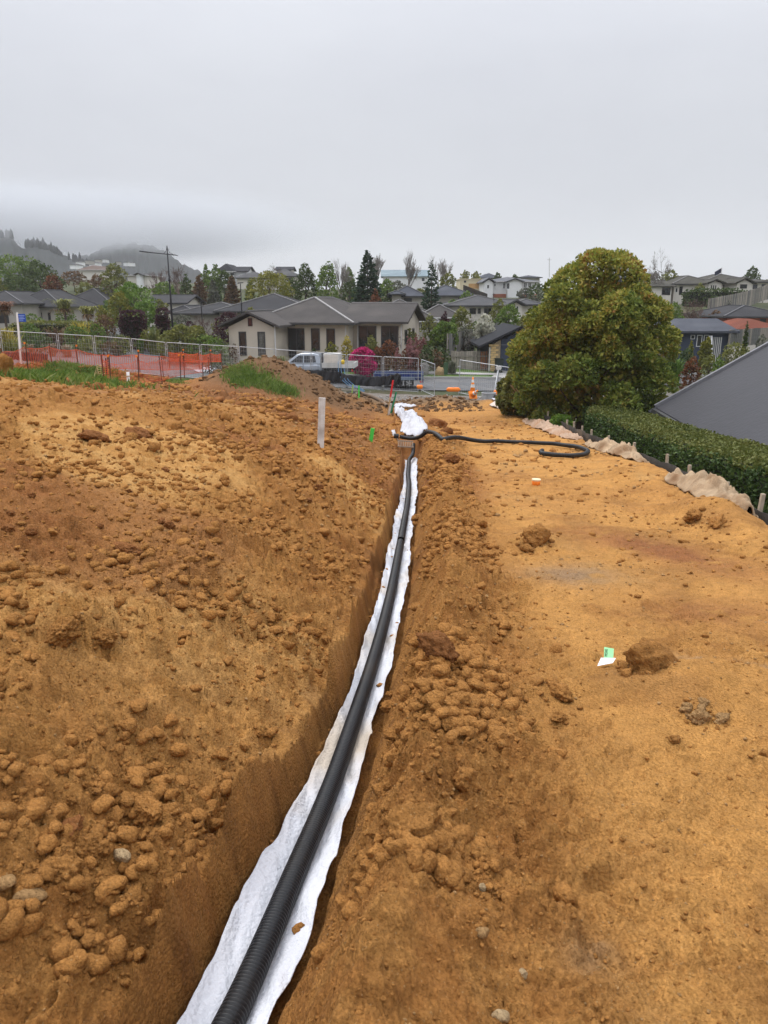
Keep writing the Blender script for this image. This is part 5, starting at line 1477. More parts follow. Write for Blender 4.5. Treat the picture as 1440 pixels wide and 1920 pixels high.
paling_fence('weathered stepped side fence climbing behind the pale paling fence', q, 1.45, .2, (3, 0, 3), rails=True, railside=-1)
paling_fence('weathered horizontal top fence behind the garage roof', [pz(917, 632, 75), pz(940, 630, 76), pz(968, 630, 77)], 1.35, .2, (0, 3))
paling_fence('grey paling fence climbing the right hill below the long house', [pz(1328, 592, 84), pz(1352, 586, 88), pz(1378, 580, 92), pz(1405, 572, 97), pz(1432, 562, 102), pz(1450, 557, 105)], 1.75, .22, (0, 1, 3), rails=False)
paling_fence('dull timber fence right of the blue roofed house', [pz(1368, 648, 57), pz(1400, 645, 58), pz(1445, 642, 59)], 1.1, .2, (3, 0), rails=False)
paling_fence('short pale fence by the palms at the left', [pz(110, 606, 90), pz(133, 606, 90)], 1.3, .2, (1,), rails=False)
b = MB(); v0 = P(869, 534, 138); v1 = P(914, 551, 136)
b.add([v0, (v1[0], v1[1], v1[2]), (v1[0], v1[1] , v1[2] - 1.4), (v0[0], v0[1], v0[2] - 3.5), (v0[0], v0[1] + .4, v0[2]), (v1[0], v1[1] + .4, v1[2]), (v1[0], v1[1] + .4, v1[2] - 1.4), (v0[0], v0[1] + .4, v0[2] - 3.5)], [(0, 3, 2, 1), (4, 5, 6, 7), (0, 1, 5, 4), (1, 2, 6, 5), (2, 3, 7, 6), (3, 0, 4, 7)])
tag(b.build('black_bank_cover', SILT), 'black sheeting on the bank below the unfinished building', 'sheeting')

# ================================================================ HILLS
HILLM = M('hill_bush', (.018, .024, .024, 1), .95, .45, .02, .0, 1)
def hill(name, prof, d, depth, seed, amp, base_z=-25):
    n = 260; m = 26
    px = np.linspace(prof[0][0], prof[-1][0], n)
    py = np.interp(px, [p[0] for p in prof], [p[1] for p in prof])
    rows = []
    for j in range(m):
        t = j / (m - 1) * 2 - 1              # -1 front, 0 crest, 1 back
        prof_t = max(0.0, 1 - abs(t)) ** .8
        X_, Y_, Z_ = [], [], []
        for i in range(n):
            x, y, z = P(px[i], py[i], d)
            rr = fbm(np.array([x * .03]), np.array([t * 7.]), seed, 4)[0]
            f = fbm(np.array([x * .16]), np.array([t * 30.]), seed + 5, 3)[0]
            X_.append(x * (1 + t * depth / d)); Y_.append(d + t * depth)
            Z_.append(base_z + (z - base_z) * min(1, prof_t * (1 + .12 * rr * (1 - prof_t))) + f * amp)
        rows.append(np.stack([X_, Y_, Z_], 1))
    V_ = np.concatenate(rows); idx = np.arange(n * m).reshape(m, n)
    o = link(name, np_mesh(name, V_, np.stack([idx[:-1, :-1].ravel(), idx[:-1, 1:].ravel(), idx[1:, 1:].ravel(), idx[1:, :-1].ravel()], 1), True), HILLM)
    return tag(o, kind='structure')
PA = [(-420, 470), (-200, 440), (-60, 425), (0, 440), (20, 437), (33, 455), (45, 460), (52, 456), (75, 459), (92, 464), (105, 470), (120, 476), (150, 486), (175, 500), (200, 512), (240, 520), (270, 525)]
hill('near_hill', PA, 620, 300, 5, 3.2)
PB = [(60, 520), (110, 505), (150, 480), (190, 462), (230, 452), (270, 456), (300, 464), (325, 478), (345, 492), (358, 500), (380, 512), (420, 524), (460, 532)]
hill('far_hill', PB, 900, 380, 15, 4.0)
# conifers along the crest of the near hill
cv, cf = [], []
PINE = M('distant_pine', (.012, .017, .016, 1), .95, .3, .1)
for i in range(70):
    px = rnd.choice([rnd.uniform(48, 112), rnd.uniform(48, 112), rnd.uniform(-20, 170)])
    py = np.interp(px, [p[0] for p in PA], [p[1] for p in PA]) + rnd.uniform(-.5, 4)
    d = 620 - rnd.uniform(0, 25); x, y, z = P(px, py, d); h = rnd.uniform(1.8, 4.2) * (1.8 if rnd.random() < .12 else 1); r_ = rnd.uniform(1.0, 2.2)
    n0 = len(cv)
    for k in range(6): cv.append((x + r_ * math.cos(k * 1.047), y + r_ * math.sin(k * 1.047), z - 2))
    for k in range(6): cv.append((x + r_ * .7 * math.cos(k * 1.047 + .5), y + r_ * .7 * math.sin(k * 1.047 + .5), z + h * .45))
    cv.append((x, y, z + h))
    for k in range(6):
        k2 = (k + 1) % 6
        cf += [(n0 + k, n0 + k2, n0 + 6 + k), (n0 + k2, n0 + 6 + k2, n0 + 6 + k), (n0 + 6 + k, n0 + 6 + k2, n0 + 12)]
tag(link('hill_conifers', np_mesh('hill_conifers', cv, cf), PINE), 'conifers along the crest of the misty hill', 'conifers', kind='stuff')
# ================================================================ PLANTS
def leaves(name, C_, Nn, size, aspect, mat, parent, seed, spread=.9, droop=0.0):
    r = np.random.RandomState(seed); n = len(C_)
    D = Nn + r.normal(size=(n, 3)) * spread
    D /= np.linalg.norm(D, axis=1)[:, None] + 1e-9
    D[:, 2] -= droop
    D /= np.linalg.norm(D, axis=1)[:, None] + 1e-9
    A = r.normal(size=(n, 3)); T = np.cross(D, A); T /= np.linalg.norm(T, axis=1)[:, None] + 1e-9
    s = size * (.6 + .8 * r.rand(n, 1))
    L_ = D * s * aspect; Wd = T * s * .5
    fold = np.cross(D, T) * s * .18
    v = np.stack([C_ - L_ * .5, C_ + Wd + fold, C_ + L_ * .5, C_ - Wd + fold], 1).reshape(-1, 3)
    f = np.arange(n * 4).reshape(n, 4)
    return link(name, np_mesh(name, v, f), mat, parent)

def lobes_pts(lobes, n, seed, shell=.25, low=-.5):
    """points scattered in the outer shell of overlapping ellipsoid lobes"""
    r = np.random.RandomState(seed)
    L_ = np.array(lobes)          # x y z rx ry rz
    area = (L_[:, 3] * L_[:, 5]) ; pr = area / area.sum()
    k = r.choice(len(L_), n * 2, p=pr)
    dr = r.normal(size=(n * 2, 3)); dr /= np.linalg.norm(dr, axis=1)[:, None]
    dr[:, 2] = np.where(dr[:, 2] < low, -dr[:, 2] * .6, dr[:, 2])
    rad = 1 - shell * r.rand(n * 2) ** 1.5
    p = L_[k, :3] + dr * L_[k, 3:6] * rad[:, None]
    # drop points buried in other lobes
    keep = np.ones(len(p), bool)
    for j in range(len(L_)):
        q = (((p - L_[j, :3]) / L_[j, 3:6]) ** 2).sum(1)
        keep &= ~((q < .42) & (k != j) & (r.rand(len(p)) < .92))
    p = p[keep][:n]; dr = dr[keep][:n]
    return p, dr

LM = dict(
    dk=leafmat('dark_green_leaves', [(0.027, 0.048, 0.013), (0.056, 0.088, 0.020), (0.100, 0.136, 0.029)]),
    gr=leafmat('green_leaves', [(0.054, 0.094, 0.018), (0.111, 0.177, 0.026), (0.196, 0.265, 0.042)]),
    lt=leafmat('fresh_green_leaves', [(0.054, 0.102, 0.014), (0.108, 0.192, 0.024), (0.192, 0.288, 0.042)]),
    ol=leafmat('olive_leaves', [(0.077, 0.090, 0.023), (0.154, 0.166, 0.037), (0.265, 0.256, 0.061)]),
    yg=leafmat('yellow_green_leaves', [(0.092, 0.106, 0.017), (0.185, 0.185, 0.024), (0.290, 0.264, 0.043)]),
    ye=leafmat('yellow_leaves', [(.20, .17, .02), (.38, .31, .04), (.55, .46, .10)]),
    br=leafmat('brown_leaves', [(0.073, 0.045, 0.022), (0.139, 0.077, 0.036), (0.195, 0.122, 0.049)]),
    rb=leafmat('rust_leaves', [(.07, .03, .012), (.14, .05, .018), (.22, .075, .02)]),
    mr=leafmat('maroon_leaves', [(0.024, 0.010, 0.014), (0.050, 0.017, 0.023), (0.092, 0.029, 0.035)]),
    pk=leafmat('magenta_flowers', [(.10, .02, .03), (.42, .02, .12), (.62, .035, .19), (.66, .06, .24)]),
    ch=leafmat('pink_blossom', [(.14, .06, .05), (.26, .11, .10), (.42, .22, .22)]),
    wh=leafmat('white_blossom', [(.05, .07, .02), (.55, .54, .42), (.72, .71, .60)]),
    gy=leafmat('grey_green_leaves', [(0.062, 0.069, 0.050), (0.125, 0.131, 0.094), (0.200, 0.200, 0.138)]),
    cy=leafmat('conifer_needles', [(0.014, 0.029, 0.015), (0.026, 0.057, 0.026), (0.049, 0.094, 0.037)]),
    tw=leafmat('fine_twigs', [(.15, .13, .11), (.22, .195, .17), (.28, .25, .22)], .1),
    rt=leafmat('red_brown_twigs', [(.07, .04, .032), (.11, .065, .05), (.15, .09, .07)], .1),
    tu=leafmat('tan_tussock', [(.20, .13, .08), (.32, .22, .14), (.42, .31, .2)], .2),
    bt=leafmat('bronze_tree_leaves', [(.06, .085, .018), (.13, .165, .028), (.22, .25, .042), (.32, .32, .055), (.38, .30, .06), (.34, .17, .045)], .28),
)
BARK = M('bark', (.085, .06, .045, 1), .95, .3, 8, .5, 20); BARKG = M('pale_bark', (.20, .175, .155, 1), .95, .2, 8)

def limb_tree(parent, h, spread, seed, mat=BARK, r0=.12, trunk_h=.4, nl=6, name='trunk', top=.85):
    r = random.Random(seed); b = MB()
    pts = [Vector((0, 0, -.4)), Vector((r.uniform(-.05, .05) * h, r.uniform(-.05, .05) * h, trunk_h * h * .5)), Vector((r.uniform(-.05, .05) * h, 0, trunk_h * h)), Vector((0, 0, h * top))]
    b.tube(pts, [r0 * 1.25, r0, r0 * .8, r0 * .25], 7)
    for i in range(nl):
        a = i / nl * 6.283 + r.uniform(-.4, .4); t = r.uniform(trunk_h * .6, .7)
        s = Vector((0, 0, h * t)) if t > trunk_h else pts[1].lerp(pts[2], (t / trunk_h - .5) * 2 if t / trunk_h > .5 else 0)
        e = Vector((math.cos(a) * spread * r.uniform(.5, .85), math.sin(a) * spread * r.uniform(.5, .85), h * min(.95, t + r.uniform(.15, .35))))
        m_ = s.lerp(e, .5) + Vector((0, 0, h * .02))
        b.tube([s, m_, e], [r0 * .5, r0 * .32, r0 * .1], 5)
    return b.build(name, mat, parent, smooth_=True)

def bare(parent, h, w, seed, mat, mode='up', depth=5, r0=.10):
    """leafless tree from tapering forked limbs, trunk and branches as parts"""
    r = random.Random(seed); tr = MB(); br = MB()
    def grow(p, d, L_, rad, lev):
        q = p + d * L_
        mid = p.lerp(q, .5) + Vector((r.uniform(-1, 1), r.uniform(-1, 1), 0)) * L_ * .05
        (tr if lev == 0 else br).tube([p, mid, q], [rad, rad * .85, rad * .7], 6 if lev < 2 else 3, cap=False)
        if lev >= depth: return
        n = 3 if lev < depth - 1 else 4
        for i in range(n):
            a = r.uniform(0, 6.283); 
            sp_ = {'up': r.uniform(.18, .5), 'wide': r.uniform(.45, .95), 'weep': r.uniform(.5, 1.1)}[mode]
            o_ = d.orthogonal().normalized(); o_.rotate(Matrix.Rotation(a, 3, d))
            nd = (d + o_ * sp_ * (w / h) * 2.2)
            if mode == 'weep' and lev > 2: nd.z -= .55
            elif mode == 'up': nd.z += .35
            nd.normalize()
            start = p.lerp(q, r.uniform(.55, 1)) if i else q
            grow(start, nd, L_ * r.uniform(.62, .85), rad * .6, lev + 1)
        return
    grow(Vector((0, 0, -.3)), Vector((r.uniform(-.05, .05), 0, 1)).normalized(), h * .30, r0, 0)
    # fit to the wanted size
    zs = [v[2] for v in br.v]; xs_ = sorted(abs(v[0]) for v in br.v)
    kz = h / max(zs); kx = (w / 2) / xs_[int(len(xs_) * .97)]
    for b in (tr, br): b.v = [(v[0] * (kx if b is br or v[2] > 0 else 1), v[1] * kx, v[2] * kz) for v in b.v]
    tr.build('trunk', mat, parent); br.build('branches', mat, parent)

def blades(parent, n, h, w, mat, seed, name='leaves', bw=.05, arch=.6):
    r = np.random.RandomState(seed); vs = []; fs = []
    for i in range(n):
        a = r.rand() * 6.283; L_ = h * (.6 + .6 * r.rand()); out = w / 2 * (.25 + .9 * r.rand()); b0 = r.normal(size=2) * w * .10
        dx, dy = math.cos(a), math.sin(a); wx, wy = -dy * bw / 2, dx * bw / 2
        k = len(vs)
        for t, ww in ((0, .7), (.4, 1), (.75, .8), (1, .1)):
            o = out * t ** 1.6; z = L_ * (t - arch * .55 * t ** 3)
            vs += [(b0[0] + dx * o - wx * ww, b0[1] + dy * o - wy * ww, z), (b0[0] + dx * o + wx * ww, b0[1] + dy * o + wy * ww, z)]
        for j in range(3): fs.append((k + 2 * j, k + 2 * j + 1, k + 2 * j + 3, k + 2 * j + 2))
    return link(name, np_mesh(name, vs, fs), mat, parent)

def plant(kind, px, pyt, wpx, d, mat, label, name=None, cat=None, group=None, n=None, leaf=None, pyb=None, seed=None):
    seed = seed or int(px * 7 + pyt * 3 + d)
    x = X(px, d, pyt); zg = tz(x, d) - .05
    if pyb is not None: zg = P(px, pyb, d)[2]
    top = P(px, pyt, d)[2]; h = max(.3, top - zg); w = wpx / FPX * d / CP * .97
    r = random.Random(seed)
    big = kind in ('round', 'cone', 'column', 'bare', 'barewide', 'weep', 'palm', 'pine', 'cabbage')
    root = empty(name or ('tree' if big and h > 1.8 else 'shrub'), (x, d, zg), 0, label, cat or ('tree' if big and h > 1.8 else 'shrub'), group)
    px_m = d / FPX * 1.9                     # metres per render pixel
    m = LM[mat] if isinstance(mat, str) and mat in LM else mat
    ls = leaf or max(.09, px_m * 1.5)
    if kind in ('round', 'shrub', 'column', 'pine'):
        z0 = h * (.22 if kind == 'round' and h > 3 else .05)
        nl = 16 if kind != 'column' else 14
        lobes = [(0, 0, (z0 + h) / 2, w * .36, w * .36, (h - z0) * .40)]
        for i in range(nl):
            t = (i + .5) / nl; a = i * 2.4 + r.uniform(-.3, .3)
            zz = z0 + (h - z0) * (.12 + .74 * t)
            prof = math.sin(math.pi * min(1, .18 + .72 * t)) ** .55 if kind != 'pine' else (1.05 - t) ** .7
            if kind == 'column': prof = math.sin(math.pi * (.15 + .7 * t)) ** .3
            rr = w * r.uniform(.15, .23); ro = max(0, (w / 2) * prof - rr * .9)
            rz = min(rr * r.uniform(.75, 1.05), (h - z0) * .25)
            lobes.append((math.cos(a) * ro, math.sin(a) * ro, min(zz, h - rz * .95), rr, rr, rz))
        lobes.append((r.uniform(-.1, .1) * w, 0, h - (h - z0) * .17, w * .17, w * .17, (h - z0) * .17))
        area = w * h
        nn = n or int(min(4200, max(400, area / (ls * ls) * 2.6)))
        p, dr = lobes_pts(lobes, nn, seed, .25, -.5 if h > 3 else -.9)
        leaves('crown', p, dr, ls, 1.35, m, root, seed)
        limb_tree(root, h * .9, w * .35, seed, r0=max(.04, h * .022), nl=5)
    elif kind == 'hedge':
        dpt = max(.8, w * .35)
        rh_ = np.random.RandomState(seed); nn = int(min(6500, (w + dpt) * h / (ls * ls) * 3.2))
        fc_ = rh_.rand(nn); a_ = rh_.rand(nn); z_ = rh_.rand(nn)
        fr = fc_ < .52; tp = (fc_ >= .52) & (fc_ < .74)
        x_ = np.where(fr | tp, (a_ - .5) * w, np.where(a_ < .5, -w / 2, w / 2)); y_ = np.where(fr, -dpt / 2, (rh_.rand(nn) - .5) * dpt)
        zz = np.where(tp, h, z_ * h)
        cor = np.clip(1 - np.abs(x_) / (w / 2), 0, 1); zz = zz - .16 * h * np.exp(-(cor / .12)) * (zz > h * .8)
        bl = .10 * fbm(x_ * 1.3 + seed, zz * 1.3, seed, 3) * min(2, h)
        p = np.stack([x_ + rh_.normal(size=nn) * ls * .35, y_ - np.where(fr, bl, 0) + rh_.normal(size=nn) * ls * .4, np.maximum(.02, zz + np.where(tp, bl * .6, 0) + rh_.normal(size=nn) * ls * .3)], 1)
        dr = np.stack([np.where(fr | tp, 0, np.sign(x_)), np.where(fr, -1, 0), np.where(tp, 1, .35)], 1)
        leaves('leaves', p, dr, ls, 1.2, m, root, seed)
        b = MB(); b.box(-w / 2 + .15, w / 2 - .15, -dpt / 2 + .12, dpt / 2, -.3, h * .86); b.build('shade_core', M('hedge_shade_twigs', (.018, .022, .010, 1), .95, .3, 6, .5, 12), root)  # near-black solid core, shade inside the hedge put into its colour
    elif kind == 'cone':
        rsd = np.random.RandomState(seed); nn = n or int(min(6500, w * h / (ls * ls) * 4))
        t = 1 - np.sqrt(rsd.rand(nn) * .97)                                 # 0 low .. 1 top
        a = rsd.rand(nn) * 6.283
        tier = .76 + .24 * np.cos(t * h / max(.5, h * .075) * 6.283 + np.sin(a * 3) * 1.2) + .16 * np.sin(a * 5 + t * 9)
        rad = (w / 2) * (1 - t) ** .72 * tier * (1 - .35 * rsd.rand(nn) ** 2)
        z = h * (.06 + .94 * t) - rad * .12
        p = np.stack([np.cos(a) * rad, np.sin(a) * rad, z], 1); dr = np.stack([np.cos(a), np.sin(a), np.full(nn, .25)], 1)
        leaves('crown', p, dr, ls, 2.0, m, root, seed, .45)
        b = MB(); b.tube([(0, 0, -.3), (0, 0, h * .5), (0, 0, h * .97)], [max(.06, h * .018), h * .010, .02], 6); b.build('trunk', BARK, root)
    elif kind in ('bare', 'barewide', 'weep'):
        bare(root, h, w, seed, m, {'bare': 'up', 'barewide': 'wide', 'weep': 'weep'}[kind], 5, r0=max(.05, h * .016))
        mm = n if isinstance(n, str) else None
        nt = 600 if not isinstance(n, str) else 3000
        rsd = np.random.RandomState(seed)
        br = [c for c in root.children if c.name.startswith('branches')][0]
        co = np.array([v.co[:] for v in br.data.vertices]); k = rsd.randint(len(co) // 3, len(co), nt)
        p = co[k] + rsd.normal(size=(nt, 3)) * w * .02
        dr = np.stack([p[:, 0] / w, p[:, 1] / w, np.full(nt, 1.2 if kind != 'weep' else -1.6)], 1)
        leaves('twigs' if mm is None else 'blossom', p, dr, h * .055 if mm is None else ls, .95 if mm else 1.0, m if mm is None else LM[mm], root, seed, .35)
        if mm is None:
            # slim twigs rather than leaves
            me = root.children[-1].data if root.children[-1].name.startswith('twigs') else [c for c in root.children if c.name.startswith('twigs')][0].data
            v = np.empty(len(me.vertices) * 3, np.float32); me.vertices.foreach_get('co', v); v = v.reshape(-1, 4, 3)
            ctr = (v[:, 0] + v[:, 2]) / 2; v[:, 1] = ctr + (v[:, 1] - ctr) * .10; v[:, 3] = ctr + (v[:, 3] - ctr) * .10
            me.vertices.foreach_set('co', v.ravel()); me.update()
            [c for c in root.children if c.name.startswith('twigs')][0]['kind'] = 'stuff'
    elif kind == 'flax':
        blades(root, n or 130, h, w, m, seed, bw=max(.06, px_m * .9))
    elif kind == 'tussock':
        blades(root, 220, h * 1.25, w, m, seed, bw=max(.03, px_m * .5), arch=.8)
    elif kind in ('palm', 'cabbage'):
        b = MB(); b.tube([(0, 0, -.3), (r.uniform(-.1, .1), 0, h * .4), (0, 0, h * .68)], [.16, .12, .10], 8); b.build('trunk', BARK, root)
        o = blades(root, 90, h * .42, w * 1.1, m, seed, 'fronds', bw=max(.10, px_m), arch=1.3); o.location = (0, 0, h * .62)
        o = blades(root, 60, h * .2, w * .9, LM['br'], seed + 1, 'dead_fronds', bw=max(.08, px_m), arch=2.6); o.location = (0, 0, h * .55)
    return root

# ---- skyline and far trees (kind, px, py top, width px, distance, colour, label)
T = plant
T('round', 22, 478, 120, 120, 'gr', 'large green tree at the far left edge, highest of the left wood')
T('round', 72, 488, 84, 114, 'dk', 'dark green tree between the two left wood crowns and the rust one')
T('round', -28, 505, 70, 100, 'ol', 'olive tree cut by the left edge of the photo')
T('round', 30, 515, 80, 104, 'dk', 'low dark tree directly behind the left charcoal roof')
T('round', 97, 512, 46, 108, 'rb', 'rust brown tree at the right end of the left wood')
T('round', 136, 508, 46, 150, 'br', 'brown leafed tree right of the misty valley houses')
T('round', 160, 527, 46, 120, 'ol', 'low olive tree above the second left roof')
T('round', 182, 512, 46, 130, 'br', 'bronze brown tree left of the round olive one')
T('round', 213, 492, 58, 118, 'ol', 'round headed olive tree standing clear above the left roofs')
T('round', 305, 526, 54, 100, 'gr', 'mid green tree right of the bright lime tree')
T('round', 248, 527, 78, 72, 'lt', 'bright lime green tree in the left gardens')
T('round', 222, 545, 48, 70, 'yg', 'yellow green tree leaning on the bright lime one')
T('round', 272, 560, 50, 68, 'lt', 'lower right part crown of fresh green tree above the maroon hedge')
T('palm', 117, 546, 48, 76, 'ol', 'shaggy palm in front of the left charcoal roof')
T('palm', 163, 562, 40, 74, 'yg', 'smaller palm right of the shaggy one')
T('palm', 5, 553, 40, 80, 'rb', 'rusty fronded palm at the far left edge')
T('barewide', 333, 492, 56, 122, 'rt', 'reddish bare tree behind the street lamp', n=None)
T('bare', 300, 505, 40, 130, 'rt', 'thin reddish bare tree left of the street lamp')
T('column', 346, 512, 26, 112, 'dk', 'narrow dark tree right of the lamp head')
T('column', 385, 494, 24, 118, 'gr', 'green columnar tree, left of a pair on the left skyline')
T('column', 401, 492, 30, 116, 'gr', 'green columnar tree, right of a pair on the left skyline')
T('cone', 372, 514, 54, 104, 'br', 'brown conifer before the columnar pair')
T('round', 420, 505, 44, 112, 'dk', 'dark round tree under the near black skyline roof')
T('cone', 398, 522, 44, 100, 'gy', 'greyish conifer between the two brown ones')
T('cone', 434, 515, 48, 100, 'br', 'red brown conifer left of the yellow green tree')
T('cone', 468, 520, 34, 104, 'dk', 'dark little conifer left of the yellow green tree')
T('barewide', 512, 494, 36, 128, 'tw', 'small bare arching tree on the skyline above the pale roof')
T('round', 505, 508, 92, 96, 'yg', 'broad yellow green tree in front of the pale skyline roofs')
T('pine', 573, 492, 62, 100, 'dk', 'dark bushy pine, left of the pair before the central skyline')
T('pine', 612, 490, 60, 98, 'gr', 'bushy pine, right of the pair before the central skyline')
T('bare', 637, 483, 36, 112, 'tw', 'bare poplar between the bushy pines and the big dark conifer')
T('bare', 706, 474, 22, 124, 'tw', 'bare poplar tip just right of the big dark conifer')
T('cone', 689, 468, 84, 84, 'cy', 'big dark conifer behind the main bungalow roof', n=7500)
T('shrub', 704, 540, 26, 80, 'rb', 'rust orange shrub at the foot of the big dark conifer')
T('bare', 760, 466, 42, 106, 'tw', 'tall bare poplar right of the big dark conifer')
T('bare', 829, 477, 42, 118, 'tw', 'bare poplar behind the sparse dark fir')
T('round', 745, 525, 52, 104, 'gy', 'grey green brush under the tall bare poplar')
T('round', 840, 510, 40, 116, 'ol', 'dull olive tree right of the sparse dark fir')
T('cone', 810, 486, 52, 82, 'cy', 'sparse dark fir in front of the slate roofed house', n=1700)
T('column', 872, 505, 20, 150, 'ol', 'olive tree behind the unfinished building, left one')
T('column', 893, 507, 22, 150, 'ol', 'olive tree behind the unfinished building, right one')
T('shrub', 934, 511, 20, 165, 'dk', 'dark bush on the skyline behind the white house roof')
T('shrub', 966, 514, 20, 165, 'dk', 'second dark bush on the skyline right of the first')
T('bare', 1158, 467, 38, 118, 'tw', 'bare tree rising behind the big bronze tree')
T('barewide', 1250, 463, 54, 112, 'tw', 'bare spreading tree on the right skyline')
T('shrub', 1227, 509, 30, 122, 'gy', 'grey bush left of the skyline tree foot')
T('shrub', 1256, 505, 42, 118, 'ol', 'olive bush at the foot of the bare spreading tree')
T('round', 1412, 498, 32, 126, 'dk', 'round dark tree behind the long right hill house')
T('shrub', 1440, 524, 30, 120, 'gr', 'green bush at the right edge beside the hill house')
T('hedge', 1342, 543, 104, 104, 'dk', 'clipped dark hedge below the long hill house', 'hedge', 'hedge', leaf=.26)
T('shrub', 1313, 530, 24, 107, 'ol', 'olive bush between the hill house wings')
T('shrub', 1345, 556, 36, 98, 'dk', 'dark shrubs on the slope under the clipped hedge')
T('round', 1265, 565, 44, 68, 'gr', 'green garden tree behind the slate blue roof')
T('barewide', 1310, 555, 70, 72, 'rt', 'reddish bare garden tree behind the slate blue roof')
T('shrub', 1300, 582, 40, 76, 'gy', 'pale grey shrub under the reddish bare tree')
T('shrub', 1345, 580, 44, 76, 'br', 'brown shrub behind the right end of the slate blue roof')
# ---- middle gardens, right of the bungalow
T('round', 955, 569, 56, 66, 'gr', 'green tree behind the garage roof')
T('weep', 905, 578, 54, 62, BARKG, 'white flowering tree beside the stepped fence', n='wh', leaf=.20)
T('round', 866, 574, 44, 68, 'ol', 'olive shrub tree left of the white flowering one')
T('shrub', 833, 583, 24, 70, 'mr', 'small maroon bush behind the round clipped tree')
T('shrub', 805, 586, 34, 68, 'ol', 'olive bush before the brown tiled roof')
T('shrub', 848, 592, 20, 66, 'lt', 'bright bush right of the small maroon one')
T('shrub', 872, 610, 44, 64, 'gy', 'grey leafless looking shrub above the stepped fence')
T('round', 834, 601, 56, 60, 'gr', 'round clipped green tree left of the stepped fence', leaf=.12, n=5000)
T('shrub', 826, 650, 40, 57, 'dk', 'dark shrub under the round clipped tree')
T('shrub', 918, 642, 26, 60, 'gr', 'green climber on the fence by the garage')
T('shrub', 1002, 552, 30, 88, 'gy', 'grey green bush below the white skyline house')
T('shrub', 985, 540, 30, 130, 'gy', 'grey shrub in front of the white skyline house')
# ---- front garden of the bungalow
T('shrub', 622, 640, 30, 55, 'yg', 'rounded yellow green shrub under the three narrow windows')
T('shrub', 651, 628, 26, 55, 'ye', 'pale yellow upright shrub right of the rounded one')
T('shrub', 680, 651, 56, 53, 'pk', 'vivid magenta azalea in front of the sliding doors', leaf=.11, n=4200)
T('shrub', 697, 628, 36, 55, 'ol', 'dark olive bush behind the magenta azalea')
T('shrub', 728, 636, 50, 54, 'rb', 'rust orange shrub right of the magenta azalea')
T('weep', 758, 620, 40, 53, 'rt', 'pale pink weeping cherry, the left one of two', n='ch', leaf=.10)
T('weep', 789, 628, 54, 53, 'rt', 'dusky pink weeping tree, the right one of two', n='ch', leaf=.11)
T('shrub', 740, 668, 60, 52.6, 'br', 'low brown hedge plants behind the blue trailer')
T('shrub', 815, 655, 38, 56, 'br', 'brown green bush at the right of the weeping trees')
T('shrub', 765, 612, 40, 60, 'ol', 'olive bush before the rear wing of the bungalow')
T('flax', 848, 668, 26, 55, 'gy', 'spiky dark plant beside the pale paling fence')
T('shrub', 588, 652, 12, 56, 'dk', 'small dark pot shrub by the entrance')
T('tussock', 527, 660, 30, 52.5, 'ol', 'low grassy plant at the foot of the gable wall')
# ---- left gardens
T('shrub', 345, 609, 100, 56, 'ol', 'broad clipped green bush by the foot of the street lamp', leaf=.13, n=6500)
T('shrub', 385, 628, 80, 55, 'gr', 'second broad green bush in front of the maroon tree')
T('round', 428, 584, 64, 62, 'mr', 'dark maroon tree left of the bungalow gable')
T('barewide', 388, 588, 52, 65, 'rt', 'pinkish bare tree left of the maroon one')
T('shrub', 357, 602, 40, 66, 'mr', 'low maroon bush behind the clipped green one')
T('shrub', 443, 640, 34, 56, 'br', 'brown shrub below the maroon tree')
T('shrub', 405, 655, 60, 50, 'gy', 'grey weedy growth behind the end of the orange netting')
T('hedge', 247, 584, 44, 62, 'mr', 'squared maroon hedge, the broad one in the left garden', 'hedge', 'hedge', leaf=.14)
T('hedge', 304, 580, 22, 64, 'mr', 'narrow maroon hedge block beside the street lamp', 'hedge', 'hedge', leaf=.14)
T('flax', 286, 598, 40, 60, 'ol', 'striped flax between the two maroon hedges')
T('shrub', 195, 588, 44, 62, 'br', 'dull brown green bush left of the broad maroon hedge')
T('flax', 147, 586, 48, 60, 'ye', 'bright yellow flax in the left garden', n=170)
T('flax', 8, 598, 60, 54, 'ye', 'yellow flax at the left edge beside the blue sign', n=170)
T('flax', 12, 622, 60, 53, 'yg', 'arching green flax under the yellow one at the left edge')
T('flax', 100, 598, 50, 57, 'br', 'bronze flax left of the bright yellow one')
T('shrub', 140, 610, 60, 59, 'gr', 'green bush under the bright yellow flax')
T('shrub', 55, 606, 44, 60, 'gr', 'green bush behind the white signpost')
T('hedge', 105, 603, 150, 66, 'ol', 'long clipped hedge in front of the left charcoal roofed house', 'hedge', 'hedge', leaf=.16)
T('shrub', 190, 570, 30, 68, 'yg', 'yellow green shrub behind the dull brown bush')
T('tussock', 57, 640, 16, 53.5, 'tu', 'small tan tussock right of the white signpost', 'tussock_grass', 'grass clump')
T('tussock', 96, 638, 22, 54, 'tu', 'tan tussock, the left one of the pair by the driveway', 'tussock_grass', 'grass clump')
T('tussock', 123, 641, 26, 54, 'tu', 'pinkish tan tussock, the right one of the pair by the driveway', 'tussock_grass', 'grass clump')
T('flax', 262, 625, 18, 60, 'lt', 'low fresh green plant at the foot of the broad maroon hedge')
T('shrub', 168, 632, 50, 57, 'ol', 'low olive ground shrub beside the left street')
T('flax', 215, 612, 40, 59, 'gy', 'grey flax between the brown bush and the broad maroon hedge')
T('shrub', 238, 540, 40, 90, 'gr', 'green bush behind the bright lime tree')
